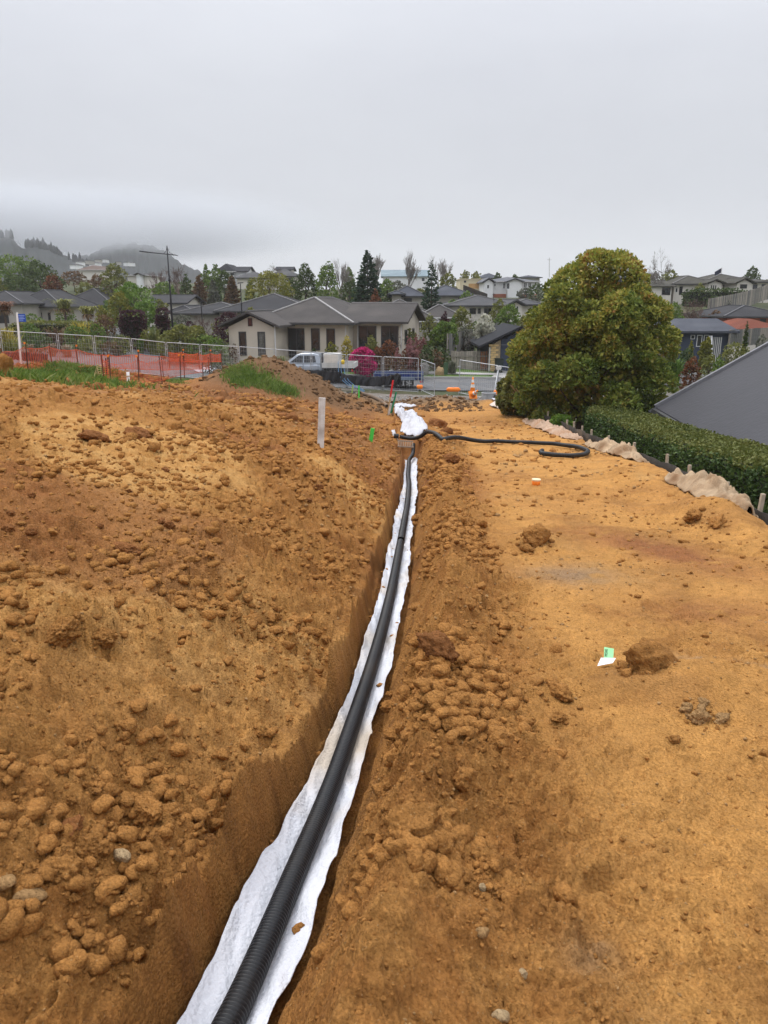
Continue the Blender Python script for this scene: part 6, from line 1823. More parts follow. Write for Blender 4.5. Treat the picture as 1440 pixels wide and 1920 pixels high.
# ---- right gardens
T('shrub', 1326, 632, 27, 52, 'yg', 'round clipped yellow green globe before the brick house', leaf=.09, n=3500)
T('shrub', 1297, 638, 13, 53, 'yg', 'small yellow green globe under the blue eave')
T('flax', 1272, 654, 34, 47, 'lt', 'bright strappy green plant below the brick house')
T('shrub', 1262, 668, 24, 47, 'gr', 'low green bush left of the rusty red shrub')
T('shrub', 1300, 668, 42, 41, 'rb', 'rusty red shrub beyond the charcoal roof tip')
T('shrub', 1332, 662, 40, 43, 'ol', 'olive flowering shrub right of the rusty red one')
T('shrub', 1382, 641, 64, 46, 'ol', 'broad dull green shrub above the charcoal roof')
T('shrub', 1352, 668, 36, 40, 'gr', 'leafy green bush behind the charcoal roof edge')
T('cone', 1402, 600, 15, 50, 'dk', 'slim dark conifer at the right')
T('shrub', 1432, 626, 34, 48, 'gy', 'grey flowering bush at the right edge')
T('shrub', 1052, 778, 50, 24.5, 'lt', 'bright green low plant at the left end of the clipped hedge', leaf=.09, n=2600)
T('shrub', 1015, 765, 50, 29, 'yg', 'leafy yellow green weeds behind the dark silt fence', leaf=.09, n=1800)
T('shrub', 985, 690, 110, 31, 'ol', 'sprawling olive shrub at the left foot of the big bronze tree', leaf=.13, n=9000, cat='shrub')
T('shrub', 1235, 742, 50, 27, 'ol', 'loose undergrowth right of the big tree trunk', leaf=.11, n=2500)

T('shrub', 30, 640, 50, 54.5, 'ol', 'low olive planting right behind the white signpost fence panel')
T('shrub', 180, 606, 36, 60, 'gr', 'green shrub left of the dull brown bush')
T('shrub', 228, 628, 44, 58, 'ol', 'olive groundcover in front of the grey flax')
T('shrub', 275, 618, 34, 61, 'yg', 'yellow green shrub at the right foot of the broad maroon hedge')
T('shrub', 205, 640, 40, 57, 'br', 'brown low planting between the tussocks and the side street')
T('shrub', 75, 628, 50, 56, 'dk', 'dark green low bush behind the left tan tussock')
T('shrub', 318, 598, 30, 68, 'gr', 'green bush under the white walled house')
T('round', 120, 575, 40, 84, 'gr', 'green garden tree in front of the second charcoal roof')
T('shrub', 205, 560, 40, 80, 'gr', 'mid green bush left of the bright lime tree')
T('shrub', 340, 590, 44, 72, 'gy', 'grey bare looking bush behind the broad clipped bush')
T('round', 470, 575, 34, 72, 'ol', 'thin olive tree behind the bungalow gable roof')
T('round', 545, 520, 40, 104, 'dk', 'dark tree right of the yellow green tree')
T('round', 655, 525, 40, 106, 'dk', 'dark mixed tree left of the big conifer foot')
T('round', 725, 522, 40, 100, 'gr', 'green tree right of the big conifer foot')
T('shrub', 790, 540, 40, 104, 'ol', 'olive tree beyond the slate roofed house')
T('shrub', 985, 585, 44, 62, 'ol', 'olive shrub right of the green tree behind the garage')
T('shrub', 890, 600, 34, 68, 'gr', 'green bush under the white flowering tree')
T('shrub', 1010, 530, 40, 120, 'dk', 'dark trees beside the white skyline house')
T('shrub', 1420, 655, 50, 44, 'gr', 'green hedge shrub at the right edge above the charcoal roof')
T('shrub', 1250, 640, 26, 50, 'dk', 'dark shrub between the big tree and the brick house')
T('shrub', 1290, 652, 36, 49, 'dk', 'dark green bush under the small yellow green globe')
T('shrub', 1355, 556, 40, 90, 'gy', 'grey scrub along the hill paling fence')
T('shrub', 850, 560, 34, 86, 'gr', 'green bush between the slate roof and the long grey roof')

T('shrub', 708, 650, 36, 53.4, 'rb', 'rusty low shrub between the magenta azalea and the rust orange one')
T('shrub', 770, 648, 44, 53, 'rb', 'coppery shrub under the two weeping trees')
T('shrub', 752, 600, 26, 59.5, 'ol', 'olive bush against the right gable wall of the bungalow')
T('shrub', 800, 640, 30, 55, 'dk', 'dark shrub between the dusky weeping tree and the brown green bush')
T('shrub', 60, 588, 40, 84, 'gr', 'green bush against the wall of the left charcoal roofed house')
T('round', 250, 600, 30, 66, 'yg', 'yellow green small tree above the broad maroon hedge')
T('shrub', 415, 600, 44, 70, 'ol', 'olive shrub under the long charcoal roof')
T('shrub', 300, 560, 36, 88, 'ol', 'olive bush before the white walled house')
T('round', 655, 500, 26, 118, 'gr', 'slim green tree behind the big dark conifer')
T('shrub', 875, 545, 40, 92, 'gr', 'green shrub under the unfinished building bank')
T('shrub', 935, 560, 36, 80, 'ol', 'olive bush before the long grey roofed house')
T('round', 768, 575, 34, 71, 'gr', 'green tree against the brown tiled house')
T('shrub', 1240, 575, 44, 74, 'ol', 'olive scrub right of the big tree on the slope')
T('shrub', 1375, 585, 44, 80, 'rb', 'russet scrub under the hill paling fence')
# ---- the big bronze-green tree
bx, by = X(1108, 28, 800), 28.0
bz = tz(bx, by)
BT = empty('tree', (bx, by, bz), 0, 'large round bronze green tree at the right end of the strip', 'tree')
Hh = P(1090, 474, 28)[2] - bz; Ww = 292 / FPX * 28 / CP
r_ = random.Random(99)
lobes = []
sil = [(0.03, .36), (.12, .47), (.30, .50), (.45, .50), (.58, .47), (.72, .44), (.82, .35), (.92, .22), (1.0, .05)]
rsb = np.random.RandomState(98)
for i in range(150):
    t = rsb.rand() ** .9 * .97
    a = rsb.rand() * 6.283
    R_ = np.interp(t, [s[0] for s in sil], [s[1] for s in sil]) * Ww
    rr = Ww * (.045 + .085 * rsb.rand() ** 1.3)
    q = (1.0 - .30 * rsb.rand() ** 1.5) + (.09 if rsb.rand() < .14 else 0)
    ro = max(0, R_ * q - rr * .6)
    if t < .22 and math.sin(a) < -.2 and rsb.rand() < .35: continue
    lobes.append((math.cos(a) * ro + (t - .5) * .2, math.sin(a) * ro * .9, .25 + t * (Hh - .25) - rr * .3, rr, rr, rr * .9))
for t_ in (.70, .78, .86, .93):
    for a_ in (0, 2.1, 4.2): lobes.append((math.cos(a_ + t_ * 9) * Ww * .10, math.sin(a_ + t_ * 9) * Ww * .10, t_ * Hh, Ww * .11, Ww * .11, Ww * .10))
p, dr = lobes_pts(lobes, 68000, 97, .30)
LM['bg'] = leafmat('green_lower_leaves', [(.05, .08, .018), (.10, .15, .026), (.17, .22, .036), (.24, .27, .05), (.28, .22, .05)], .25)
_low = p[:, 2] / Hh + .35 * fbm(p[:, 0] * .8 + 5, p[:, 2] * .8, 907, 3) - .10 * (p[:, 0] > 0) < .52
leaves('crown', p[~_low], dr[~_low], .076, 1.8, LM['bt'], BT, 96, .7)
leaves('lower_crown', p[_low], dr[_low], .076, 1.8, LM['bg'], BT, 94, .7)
p2 = rsb.normal(size=(9000, 3)); p2 /= np.linalg.norm(p2, axis=1)[:, None]
p2 = p2 * (rsb.rand(9000, 1) ** .4) * np.array([Ww * .36, Ww * .32, Hh * .36]) + np.array([0, 0, Hh * .46])
leaves('inner_foliage', p2, rsb.normal(size=p2.shape), .12, 1.6, LM['bt'], BT, 95, .8)
b = MB()
b.tube([(-.5, -.3, -.5), (-.48, -.3, .8), (-.2, 0, 2.0), (0, 0, Hh * .8)], [.17, .14, .11, .03], 10)
b.tube([(-.1, .2, -.4), (0.05, .25, .9), (.5, .3, 2.4), (1.0, .3, 3.6)], [.12, .10, .07, .03], 8)
b.build('trunk', BARK, BT, smooth_=True)
b = MB()
for i in range(26):
    a = r_.uniform(0, 6.283); z0 = r_.uniform(.4, 3.2); s = Vector((-.3, -.1, z0)); e = Vector((math.cos(a) * Ww * .42, math.sin(a) * Ww * .38, z0 + r_.uniform(.3, 1.8)))
    m_ = s.lerp(e, .5) + Vector((0, 0, -.15)); b.tube([s, m_, e], [.05, .032, .012], 5)
b.build('limb', BARK, BT, smooth_=True)
# dead canes below the tree
b = MB()
for px, py, qx, qy in [(975, 748, 960, 722), (985, 756, 957, 722), (990, 764, 962, 735), (996, 762, 1000, 718), (1002, 768, 1022, 748), (1000, 764, 1018, 752), (982, 758, 968, 728), (1008, 766, 1020, 745)]:
    b.bar(P(px, py, 29.2), P(qx, qy, 29.0 + r_.uniform(-.3, .3)), .03)
tag(b.build('dead_canes', M('pale_cane', (.36, .27, .16, 1), .9)), 'pale dead canes sticking out of the shrub under the big tree', 'canes')

# ---- clipped hedge along the right
hg = empty('hedge', (0, 0, 0), 0, 'long clipped green hedge between the site and the charcoal roof', 'hedge')
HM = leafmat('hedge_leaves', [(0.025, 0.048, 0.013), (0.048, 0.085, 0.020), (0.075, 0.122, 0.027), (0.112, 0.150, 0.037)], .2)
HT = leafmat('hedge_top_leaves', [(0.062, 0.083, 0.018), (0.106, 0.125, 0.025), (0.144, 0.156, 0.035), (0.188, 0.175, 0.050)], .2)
y0h, y1h = 3.0, 25.6
def hx0(y): return np.interp(y, [3, 12.4, 24.6, 25.6], [5.55, 6.3, 6.45, 6.75])
def hx1(y): return hx0(y) + np.interp(y, [3, 12.4, 24, 25.6], [1.7, 1.7, 1.75, 1.0])
def htop(y): return ZC + np.interp(y, [3, 12.4, 18, 24.6], [-2.34, -2.70, -3.10, -3.42])
rh = np.random.RandomState(77)
def hleaf(n, fac):
    y = y0h + (y1h - y0h) * rh.rand(n)
    if fac == 'side':
        z = htop(y) - (rh.rand(n) ** .8) * 1.75; x = hx0(y) + .10 * fbm(y * 2.2, z * 2.2, 701, 3) + rh.normal(size=n) * .035
        x = x + .10 * np.exp(-((htop(y) - z) / .07) ** 2)
        return np.stack([x, y, z], 1), np.tile([-1, 0, .5], (n, 1))
    if fac == 'top':
        t = rh.rand(n); x = hx0(y) + (hx1(y) - hx0(y)) * t; z = htop(y) + .035 * fbm(x * 2, y * 2, 703, 3) + rh.normal(size=n) * .022 - .10 * (np.exp(-(t / .05) ** 2) + np.exp(-((1 - t) / .05) ** 2))
        return np.stack([x, y, z], 1), np.tile([0, 0, .6], (n, 1))
    x = hx0(np.full(n, 25.0)) + 1.4 * rh.rand(n); z = htop(np.full(n, 25.0)) - rh.rand(n) * 1.6
    return np.stack([x, np.full(n, 25.6) + rh.normal(size=n) * .04, z], 1), np.tile([0, 1, .3], (n, 1))
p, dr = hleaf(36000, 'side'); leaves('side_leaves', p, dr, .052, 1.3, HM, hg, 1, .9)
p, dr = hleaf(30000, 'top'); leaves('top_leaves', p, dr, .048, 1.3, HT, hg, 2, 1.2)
p, dr = hleaf(1500, 'end'); leaves('end_leaves', p, dr, .06, 1.3, HM, hg, 3, .9)
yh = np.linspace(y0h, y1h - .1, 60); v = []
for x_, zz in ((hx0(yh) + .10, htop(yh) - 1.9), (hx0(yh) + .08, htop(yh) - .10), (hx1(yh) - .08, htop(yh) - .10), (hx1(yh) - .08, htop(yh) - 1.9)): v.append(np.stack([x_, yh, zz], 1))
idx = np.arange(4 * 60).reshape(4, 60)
link('shade_core', np_mesh('shade_core', np.concatenate(v), np.stack([idx[:-1, :-1].ravel(), idx[:-1, 1:].ravel(), idx[1:, 1:].ravel(), idx[1:, :-1].ravel()], 1)), M('hedge_shade_twigs', (.018, .022, .010, 1), .95, .3, 6, .5, 12), hg)  # dark core sheet, its colour stands in for shade behind the leaves
# ================================================================ TEMPORARY MESH FENCE
GALV = M('galvanised_steel', (.42, .43, .44, 1), .5, .12, 6, metal=.35)
PC = [(-37, 616), (-1, 620), (35, 622), (107, 626), (175, 630), (245, 635), (311, 642), (375, 646), (447, 650), (515, 655), (583, 660), (650, 665), (718, 669), (786, 672)]
behind = ['first fence panel at the left edge of the photo', 'mesh fence panel before the yellow flax left of the white signpost', 'mesh fence panel just right of the white signpost', 'mesh fence panel before the tan tussocks',
          'mesh fence panel left of the broad maroon hedge', 'mesh fence panel in front of the broad maroon hedge', 'mesh fence panel in front of the left street', 'mesh fence panel before the broad clipped bush',
          'mesh fence panel in front of the maroon tree', 'mesh fence panel before the bungalow gable', 'mesh fence panel at the bonnet of the silver pickup', 'mesh fence panel in front of the pickup tray', 'mesh fence panel before the magenta azalea', 'mesh fence panel at the blue trailer']
def panel(p0, p1, h, label, lean=0):
    """p0, p1: top corners"""
    a = Vector(p0); b = Vector(p1); L_ = math.hypot(b.x - a.x, b.y - a.y); an = math.atan2(b.y - a.y, b.x - a.x)
    e = empty('mesh_fence_panel', (a.x, a.y, a.z - h), an, label, 'fence panel', 'temporary mesh fence panels')
    if lean: e.rotation_euler = (lean, 0, an)
    dz = b.z - a.z; g = .05
    f = MB(); r = .023
    c = [(g, 0, 0), (g, 0, h), (L_ - g, 0, h + dz), (L_ - g, 0, dz)]
    for i, j in ((0, 1), (1, 2), (3, 2)): f.tube([c[i], c[j]], r, 6)
    f.tube([(g, 0, .12), (L_ - g, 0, .12 + dz)], r, 6)
    f.build('frame', GALV, e)
    w = MB()
    n = int(L_ / .14)
    for i in range(1, n):
        t = i / n; w.bar((L_ * t, 0, .12 + dz * t), (L_ * t, 0, h + dz * t), .005)
    for i in range(1, 9):
        z = h * i / 9; w.bar((g, 0, z), (L_ - g, 0, z + dz), .006)
    o = w.build('wire_mesh', GALV, e)
    k = MB(); k.bar((0, 0, h * .8), (0, 0, h * .8 + .05), .12); k.bar((0, 0, .3), (0, 0, .34), .12); k.build('clamp', GALV, e)
    return e
PCp = [(-109, 613)] + PC[1:]
tops = []
for px, py in PC:
    d = 45.9 if px < 500 else 46.2
    tops.append(P(px, py, d))
for i in range(len(tops) - 1):
    panel(tops[i], tops[i + 1], 2.05, behind[i + 1] if i + 1 < len(behind) else behind[-1])
panel(P(790, 674, 46.4), P(816, 683, 44.2), 1.9, 'short mesh fence panel turning away right of the blue trailer')
panel(P(860, 675, 45.6), P(934, 686, 43.5), 2.0, 'leaning mesh fence panel in front of the pale paling fence', -.04)
panel(P(934, 686, 43.5), P(975, 692, 42.8), 2.0, 'mesh fence panel running into the sprawling shrub')
# leaning prop of the last panel
b = MB(); b.tube([P(935, 688, 43.3), P(925, 745, 41.6)], .03, 8); tag(b.build('fence_post', GALV, smooth_=True), 'leaning steel pole at the corner of the mesh fence', 'pole')
e = empty('fence_clamp', P(935, 690, 43.2), 0, 'pale clamp block on the leaning steel pole', 'clamp')
b = MB(); b.box(-.12, .12, -.08, .08, -.09, .09); b.tube([(-.16, 0, 0), (.16, 0, 0)], .04, 8); b.build('clamp_body', GUTW, e)
# orange and grey feet
def foot(px, py, d, label, w=.72, m=ORG):
    x, y, z = P(px, py, d); z = max(z, float(hz(x, y)[0])) if y < 45 else z
    e = empty('orange_fence_block', (x, y, z), 0, label, 'fence foot', 'orange fence feet')
    b = MB(); b.tube([(-w / 2, 0, .06), (-w * .38, 0, .075), (w * .38, 0, .075), (w / 2, 0, .06)], [.05, .12, .12, .05], 10); b.build('block', m, e, smooth_=True)
    b = MB(); b.cyl((0, 0, .17), .035, .05, 8); b.build('socket', GALV, e)
foot(850, 733, 42.2, 'flat orange fence foot in the gravel left of the traffic cone', .75)
foot(787, 728, 44, 'orange fence foot at the corner by the blue trailer', .34)
foot(931, 738, 41.5, 'small orange fence foot beside the leaning steel pole', .3)

# ================================================================ ORANGE NETTING
NETR = M('orange_net_plastic', (.66, .12, .05, 1), .6, .1); NETC = M('cream_net_plastic', (.62, .50, .24, 1), .7, .1); RUST = M('rusty_steel_rod', (.10, .035, .022, 1), .8, .2, 6); BLKR = M('dark_steel_rod', (.03, .03, .03, 1), .7)
def net(label, path, hgt, mat=NETR, posts=True, hs=.052, vs_=.09, sw=.013, postm=RUST, sag=.06, lean=0):
    """path of (px, py base, distance): net strung on rods along it"""
    p = [Vector(P(*q)) for q in path]
    e = empty('safety_net', tuple(p[0]), 0, label, 'safety netting'); o = p[0].copy()
    n = MB()
    for i in range(len(p) - 1):
        a = p[i] - o; b = p[i + 1] - o; L_ = (b - a).length; m = max(3, int(L_ / .35)); d_ = (b - a).normalized(); nn = Vector((-d_.y, d_.x, 0))
        H0 = hgt[i] if isinstance(hgt, (list, tuple)) else hgt; H1 = hgt[i + 1] if isinstance(hgt, (list, tuple)) else hgt
        def pt(t, v):
            q = a.lerp(b, t); hh = H0 + (H1 - H0) * t
            s = -sag * 4 * t * (1 - t) * v - .03 * math.sin(t * 17 + i) * v
            bul = .05 * math.sin(v * 3.1) * math.sin(t * 9 + i * 2)
            return q + Vector((0, 0, hh * v + s)) + nn * (bul + lean * v)
        rows = int(max(H0, H1) / hs)
        for r_i in range(rows + 1):
            v = r_i / rows; w_ = sw * (2.2 if r_i in (0, rows) else 1)
            for k in range(m):
                q0 = pt(k / m, v); q1 = pt((k + 1) / m, v)
                n.add([q0 - Vector((0, 0, w_ / 2)), q1 - Vector((0, 0, w_ / 2)), q1 + Vector((0, 0, w_ / 2)), q0 + Vector((0, 0, w_ / 2))], [(0, 1, 2, 3)])
        c = int(L_ / vs_)
        for k in range(c):
            t = k / c; q0 = pt(t, 0); qm = pt(t, .5); q1 = pt(t, 1); dw = d_ * sw * .7
            n.add([q0 - dw, q0 + dw, qm + dw, qm - dw, q1 + dw, q1 - dw], [(0, 1, 2, 3), (3, 2, 4, 5)])
    ob = n.build('netting', mat, e)
    if posts:
        for i, q in enumerate(p):
            H0 = hgt[i] if isinstance(hgt, (list, tuple)) else hgt
            b = MB(); b.tube([q - o - Vector((0, 0, .4)), q - o + Vector((rnd.uniform(-.05, .05), 0, H0 + .15))], .022, 6); pr = b.build('rod', postm, e)
            if i % 2 == 1:
                b = MB(); b.cyl(q - o + Vector((0, 0, H0 + .12)), .04, .07, 8); b.build('rod_cap', ORG, pr)
    return e
net('long red orange safety net in front of the left street', [(8, 707, 29), (52, 693, 30.5), (98, 688, 31.5), (147, 684, 32.5), (203, 690, 33), (262, 692, 34), (306, 694, 35), (345, 692, 36.5), (393, 692, 38)], [.9, .85, .78, .62, .55, .62, .6, .5, .42])
net('bright orange net stretched before the broad clipped bush', [(317, 676, 41.5), (345, 678, 41.5), (373, 679, 41.5), (396, 678, 41.5), (416, 678, 41.5)], [.42, .45, .42, .42, .42], hs=.045, vs_=.10, sw=.019)
net('loose orange safety net in front of the white drain riser', [(203, 728, 26.5), (260, 717, 28.5), (304, 713, 30.5), (338, 703, 33), (380, 698, 36)], [.86, .78, .78, .66, .30], sw=.009, sag=.1)
net('cream plastic barrier mesh bent across the grassy hollow', [(92, 727, 24.5), (128, 724, 25), (176, 722, 25.4), (184, 706, 26.5), (197, 700, 27)], [.06, .10, .30, .42, .38], NETC, False, .07, .10, .014)
net('cream barrier mesh lying at the left edge of the grass', [(14, 722, 24.5), (52, 724, 24.5)], [.12, .06], NETC, False, .06, .1, .016)
net('rust coloured upright net strip at the corner of the hollow', [(197, 728, 26.3), (208, 728, 26.4)], [.95, .92], NETR, True, .07, .05, .014)

# dark cloth fence low behind at the left, and on the front mesh panels
def sheet(name, label, path, mat, seed, cat='cloth'):
    """path: (px, py top, py bottom, distance)"""
    n = 90; m = 9; t = np.linspace(0, len(path) - 1, n); pa = np.array(path, float)
    q = [np.interp(t, range(len(path)), pa[:, k]) for k in range(4)]
    rows = []
    for j in range(m):
        v = j / (m - 1); r = []
        for i in range(n):
            d = q[3][i]
            x, y, z1 = P(q[0][i], q[1][i], d); z0 = P(q[0][i], q[2][i], d)[2]
            fo = .10 * math.sin(q[0][i] * .33 + 2 * v + math.sin(q[0][i] * .11 + v) * 2) * v + .05 * math.sin(q[0][i] * .9 + v * 5)
            r.append((x, y - fo * 1.2 - .10 * v, z1 + (z0 - z1) * v + .02 * math.sin(q[0][i] * .5)))
        rows.append(r)
    idx = np.arange(n * m).reshape(m, n)
    o = link(name, np_mesh(name, np.array(rows).reshape(-1, 3), np.stack([idx[:-1, :-1].ravel(), idx[:-1, 1:].ravel(), idx[1:, 1:].ravel(), idx[1:, :-1].ravel()], 1), True), mat)
    so = o.modifiers.new('thickness', 'SOLIDIFY'); so.thickness = .012
    return tag(o, label, cat)
BLK = M('black_cloth', (.018, .018, .020, 1), .65, .2, 3)
sheet('dark_cloth', 'dark cloth strung low along the mesh fence at the left edge', [(-30, 664, 676, 44.5), (20, 660, 674, 44.5), (45, 660, 676, 44.5), (90, 664, 682, 44)], BLK, 1)
sheet('dark_cloth', 'black cloth hanging along the mesh fence below the pickup', [(548, 693, 716, 45.9), (600, 694, 714, 45.9), (632, 696, 716, 45.8), (650, 703, 720, 45.8), (690, 707, 724, 45.7), (725, 705, 722, 45.7), (745, 700, 722, 45.6), (752, 703, 722, 45.6)], BLK, 2)

# ================================================================ PICKUP
def wheel(parent, x, y, z, r=.38, w=.24, tm=None, ym=1):
    wb = MB(); wb.tube([(x, y - w / 2, z), (x, y - w / 2 + .03, z), (x, y + w / 2 - .03, z), (x, y + w / 2, z)], [r * .93, r, r, r * .93], 20)
    wo = wb.build('wheel', TYRE, parent)
    rb = MB(); s = -1
    rb.tube([(x, y - w / 2 - .012, z), (x, y - w / 2 + .02, z)], [r * .62, r * .62], 16)
    rb.build('rim', RIM, wo)
    hb = MB()
    for k in range(5):
        a = k * 1.2566; hb.bar((x, y - w / 2 - .02, z), (x + math.cos(a) * r * .58, y - w / 2 - .02, z + math.sin(a) * r * .58), .05, .02, up=(0, 1, 0))
    hb.build('spokes', GALV, wo)
    return wo
TYRE = M('tyre_rubber', (.02, .02, .02, 1), .85, .2, 8); RIM = M('dark_wheel_rim', (.12, .12, .125, 1), .4, .1, metal=.5)
SILV = M('silver_paint', (.30, .33, .37, 1), .32, .05, 1, metal=.45, coat=.4); CGLS = M('tinted_car_glass', (.014, .016, .02, 1), .08, .2, 1, spec=.6); BPL = M('black_trim', (.02, .02, .02, 1), .6)
WDK = M('white_deck_paint', (.62, .61, .58, 1), .5, .06, 3, dirt=(.45, .43, .38, 1))
tx_, ty_ = X(574, 49.5), 49.6
TR_ = empty('pickup_truck', (tx_, ty_, tz(tx_, ty_) + .08), math.radians(-6), 'silver double cab pickup with white deck and canopy box parked behind the mesh fence', 'pickup')
# lower body loft: stations along x (front at -x): (x, halfwidth, zlow, zmid(belt), ztop)
S = [(-2.55, .62, .48, .78, .86), (-2.45, .82, .40, .84, .96), (-2.1, .90, .36, .90, 1.04), (-1.5, .93, .36, .95, 1.12), (-1.15, .94, .36, .98, 1.17), (-.3, .94, .36, .98, 1.14), (.8, .94, .36, .98, 1.14), (1.05, .93, .38, .98, 1.14)]
v = []; f = []
for (x, w, zl, zm, zt) in S:
    v += [(x, -w * .96, zl), (x, -w, zm * .72), (x, -w * .99, zm), (x, -w * .90, zt), (x, 0, zt + .03), (x, w * .90, zt), (x, w * .99, zm), (x, w, zm * .72), (x, w * .96, zl)]
for i in range(len(S) - 1):
    for k in range(8): f.append((i * 9 + k, i * 9 + k + 1, (i + 1) * 9 + k + 1, (i + 1) * 9 + k))
    f.append((i * 9 + 8, i * 9, (i + 1) * 9, (i + 1) * 9 + 8))
f.append(tuple(range(8, -1, -1))); f.append(tuple(range((len(S) - 1) * 9, len(S) * 9)))
b = MB(); b.add(v, f); o = b.build('body', SILV, TR_, smooth_=True)
# cabin
C_ = [(-1.25, .86, 1.15, .86, 1.15), (-.55, .88, 1.14, .72, 1.66), (-.25, .88, 1.14, .70, 1.76), (.55, .88, 1.14, .70, 1.77), (.85, .88, 1.14, .72, 1.68), (.98, .86, 1.14, .74, 1.50)]
v = []; f = []
for (x, wb_, zb_, wt, zt) in C_:
    v += [(x, -wb_, zb_), (x, -wt, zt - .05), (x, -wt * .85, zt), (x, wt * .85, zt), (x, wt, zt - .05), (x, wb_, zb_)]
for i in range(len(C_) - 1):
    for k in range(5): f.append((i * 6 + k, i * 6 + k + 1, (i + 1) * 6 + k + 1, (i + 1) * 6 + k))
f.append(tuple(range(5, -1, -1))); f.append(tuple(range((len(C_) - 1) * 6, len(C_) * 6)))
b = MB(); b.add(v, f); b.build('cabin', SILV, TR_)
def sideq(name, pts, mat, yo=.012):
    """polygon (x,z) laid on the near side of the cabin, following its slant"""
    b = MB(); n = len(pts)
    yv = lambda z: -(.885 - (z - 1.14) / .60 * .17) - yo
    fr = [(x, yv(z), z) for x, z in pts]; bk = [(x, yv(z) + .02, z) for x, z in pts]
    b.add(fr + bk, [tuple(range(n)), tuple(range(2 * n - 1, n - 1, -1))] + [(i, i + n, (i + 1) % n + n, (i + 1) % n) for i in range(n)])
    return b.build(name, mat, TR_)
sideq('window', [(-.92, 1.21), (-.12, 1.20), (-.12, 1.62), (-.38, 1.62)], CGLS); sideq('window', [(-.04, 1.20), (.72, 1.22), (.62, 1.62), (-.04, 1.63)], CGLS)
b = MB(); b.add([(-1.20, -.72, 1.19), (-1.20, .72, 1.19), (-.585, .62, 1.655), (-.585, -.62, 1.655), (-1.17, -.72, 1.17), (-1.17, .72, 1.17), (-.56, .62, 1.63), (-.56, -.62, 1.63)], [(0, 3, 2, 1), (4, 5, 6, 7), (0, 1, 5, 4), (2, 3, 7, 6), (0, 4, 7, 3), (1, 2, 6, 5)]); b.build('windscreen', CGLS, TR_)
b = MB()
for x in (-1.02, -.08, .86): b.box(x - .008, x + .008, -.955, -.93, .46, 1.12)
b.build('door_seam', BPL, TR_)
b = MB(); b.box(-.32, -.14, -.965, -.93, .98, 1.02); b.box(.58, .76, -.965, -.93, .98, 1.02); b.build('handle', GALV, TR_)
b = MB(); b.tube([(-.95, -.92, 1.17), (-.97, -1.12, 1.22)], [.03, .03], 6); b.box(-1.0, -.90, -1.22, -1.02, 1.15, 1.30); b.build('mirror', WDK, TR_)
for s in (-1, 1):
    b = MB(); b.box(-2.52, -2.28, s * .80 - .12, s * .80 + .10, .78, .92); b.build('headlight', M('headlight_glass', (.6, .62, .65, 1), .15), TR_)
b = MB(); b.box(-2.64, -2.4, -.84, .84, .40, .62); b.build('bumper', SILV, TR_)
b = MB(); b.box(-2.58, -2.54, -.5, .5, .62, .80); b.build('grille', BPL, TR_)
b = MB(); b.box(-1.28, -1.16, -.96, -.93, .90, .98); b.build('side_vent', BPL, TR_)
b = MB(); b.box(-1.2, .95, -.99, -.86, .34, .40); b.build('side_step', BPL, TR_)
# arches
for x in (-1.72,):
    b = MB(); b.tube([(x, -.955, .48), (x, -.5, .48)], .46, 20); b.build('wheel_arch', BPL, TR_)
for x in (-1.72, 1.72):
    for y in (-.80, .80): wheel(TR_, x, y, .38)
# deck with boards
b = MB(); b.box(1.10, 3.05, -.95, .95, .84, .90); b.box(1.1, 3.0, -.4, -.3, .62, .84); b.box(1.1, 3.0, .3, .4, .62, .84); b.build('deck', BPL, TR_)
bd = MB(); bd.box(1.10, 3.05, -.975, -.945, 0, .095); bm_ = bd.mesh('side_board')
for k in range(3): link('side_board', bm_, WDK, TR_, (0, 0, .90 + k * .10)); link('side_board', bm_, WDK, TR_, (0, 1.92, .90 + k * .10))
b = MB(); b.box(3.055, 3.09, -.97, .97, .88, 1.20); b.build('tailgate', WDK, TR_)
b = MB(); b.bar((1.12, -.9, .9), (1.12, -.9, 1.78), .05); b.bar((1.12, .9, .9), (1.12, .9, 1.78), .05); b.bar((1.12, -.9, 1.76), (1.12, .9, 1.76), .05); b.build('headboard', BPL, TR_)
bx_ = MB(); bx_.box(1.20, 2.16, -.93, .2, .91, 1.75); o = bx_.build('canopy_box', WDK, TR_)
bv = o.modifiers.new('bevel', 'BEVEL'); bv.width = .03; bv.segments = 2
b = MB(); b.box(1.26, 2.10, -.945, -.93, 1.22, 1.68); b.build('canopy_door', M('cream_panel', (.68, .62, .54, 1), .5), o)
b = MB(); b.box(2.95, 3.04, -.98, -.96, .70, .82); b.build('tail_light', REDP, TR_)

# ================================================================ TRAILER
tx_, ty_ = X(748, 48.0, 700), 48.2
TL_ = empty('trailer', (tx_, ty_, tz(tx_, ty_) + .08), math.radians(-2), 'blue tandem axle trailer parked at the road edge', 'trailer')
BLU = M('blue_trailer_paint', (.018, .045, .20, 1), .45, .1, 3, dirt=(.04, .06, .15, 1)); BLG = M('greyed_blue_rail', (.17, .21, .27, 1), .5, .1)
b = MB(); b.box(-1.5, 1.45, -.75, -.71, .52, .84); b.box(-1.5, 1.45, .71, .75, .52, .84); b.box(-1.5, -1.46, -.71, .71, .52, .84); b.build('side_panel', BLU, TL_)
b = MB(); b.box(-1.5, 1.45, -.705, .705, .48, .53); b.build('floor', BPL, TL_)
b = MB()
for z in (.88, .66): b.bar((-1.55, -.79, z), (1.5, -.79, z), .05); b.bar((-1.55, .79, z), (1.5, .79, z), .05)
for x in (-1.5, -.75, 0, .75, 1.45): b.bar((x, -.79, .5), (x, -.79, .9), .04)
b.build('rail', BLG, TL_)
b = MB(); b.box(1.46, 1.50, -.75, .75, .30, .88); b.build('tailgate', BLU, TL_)
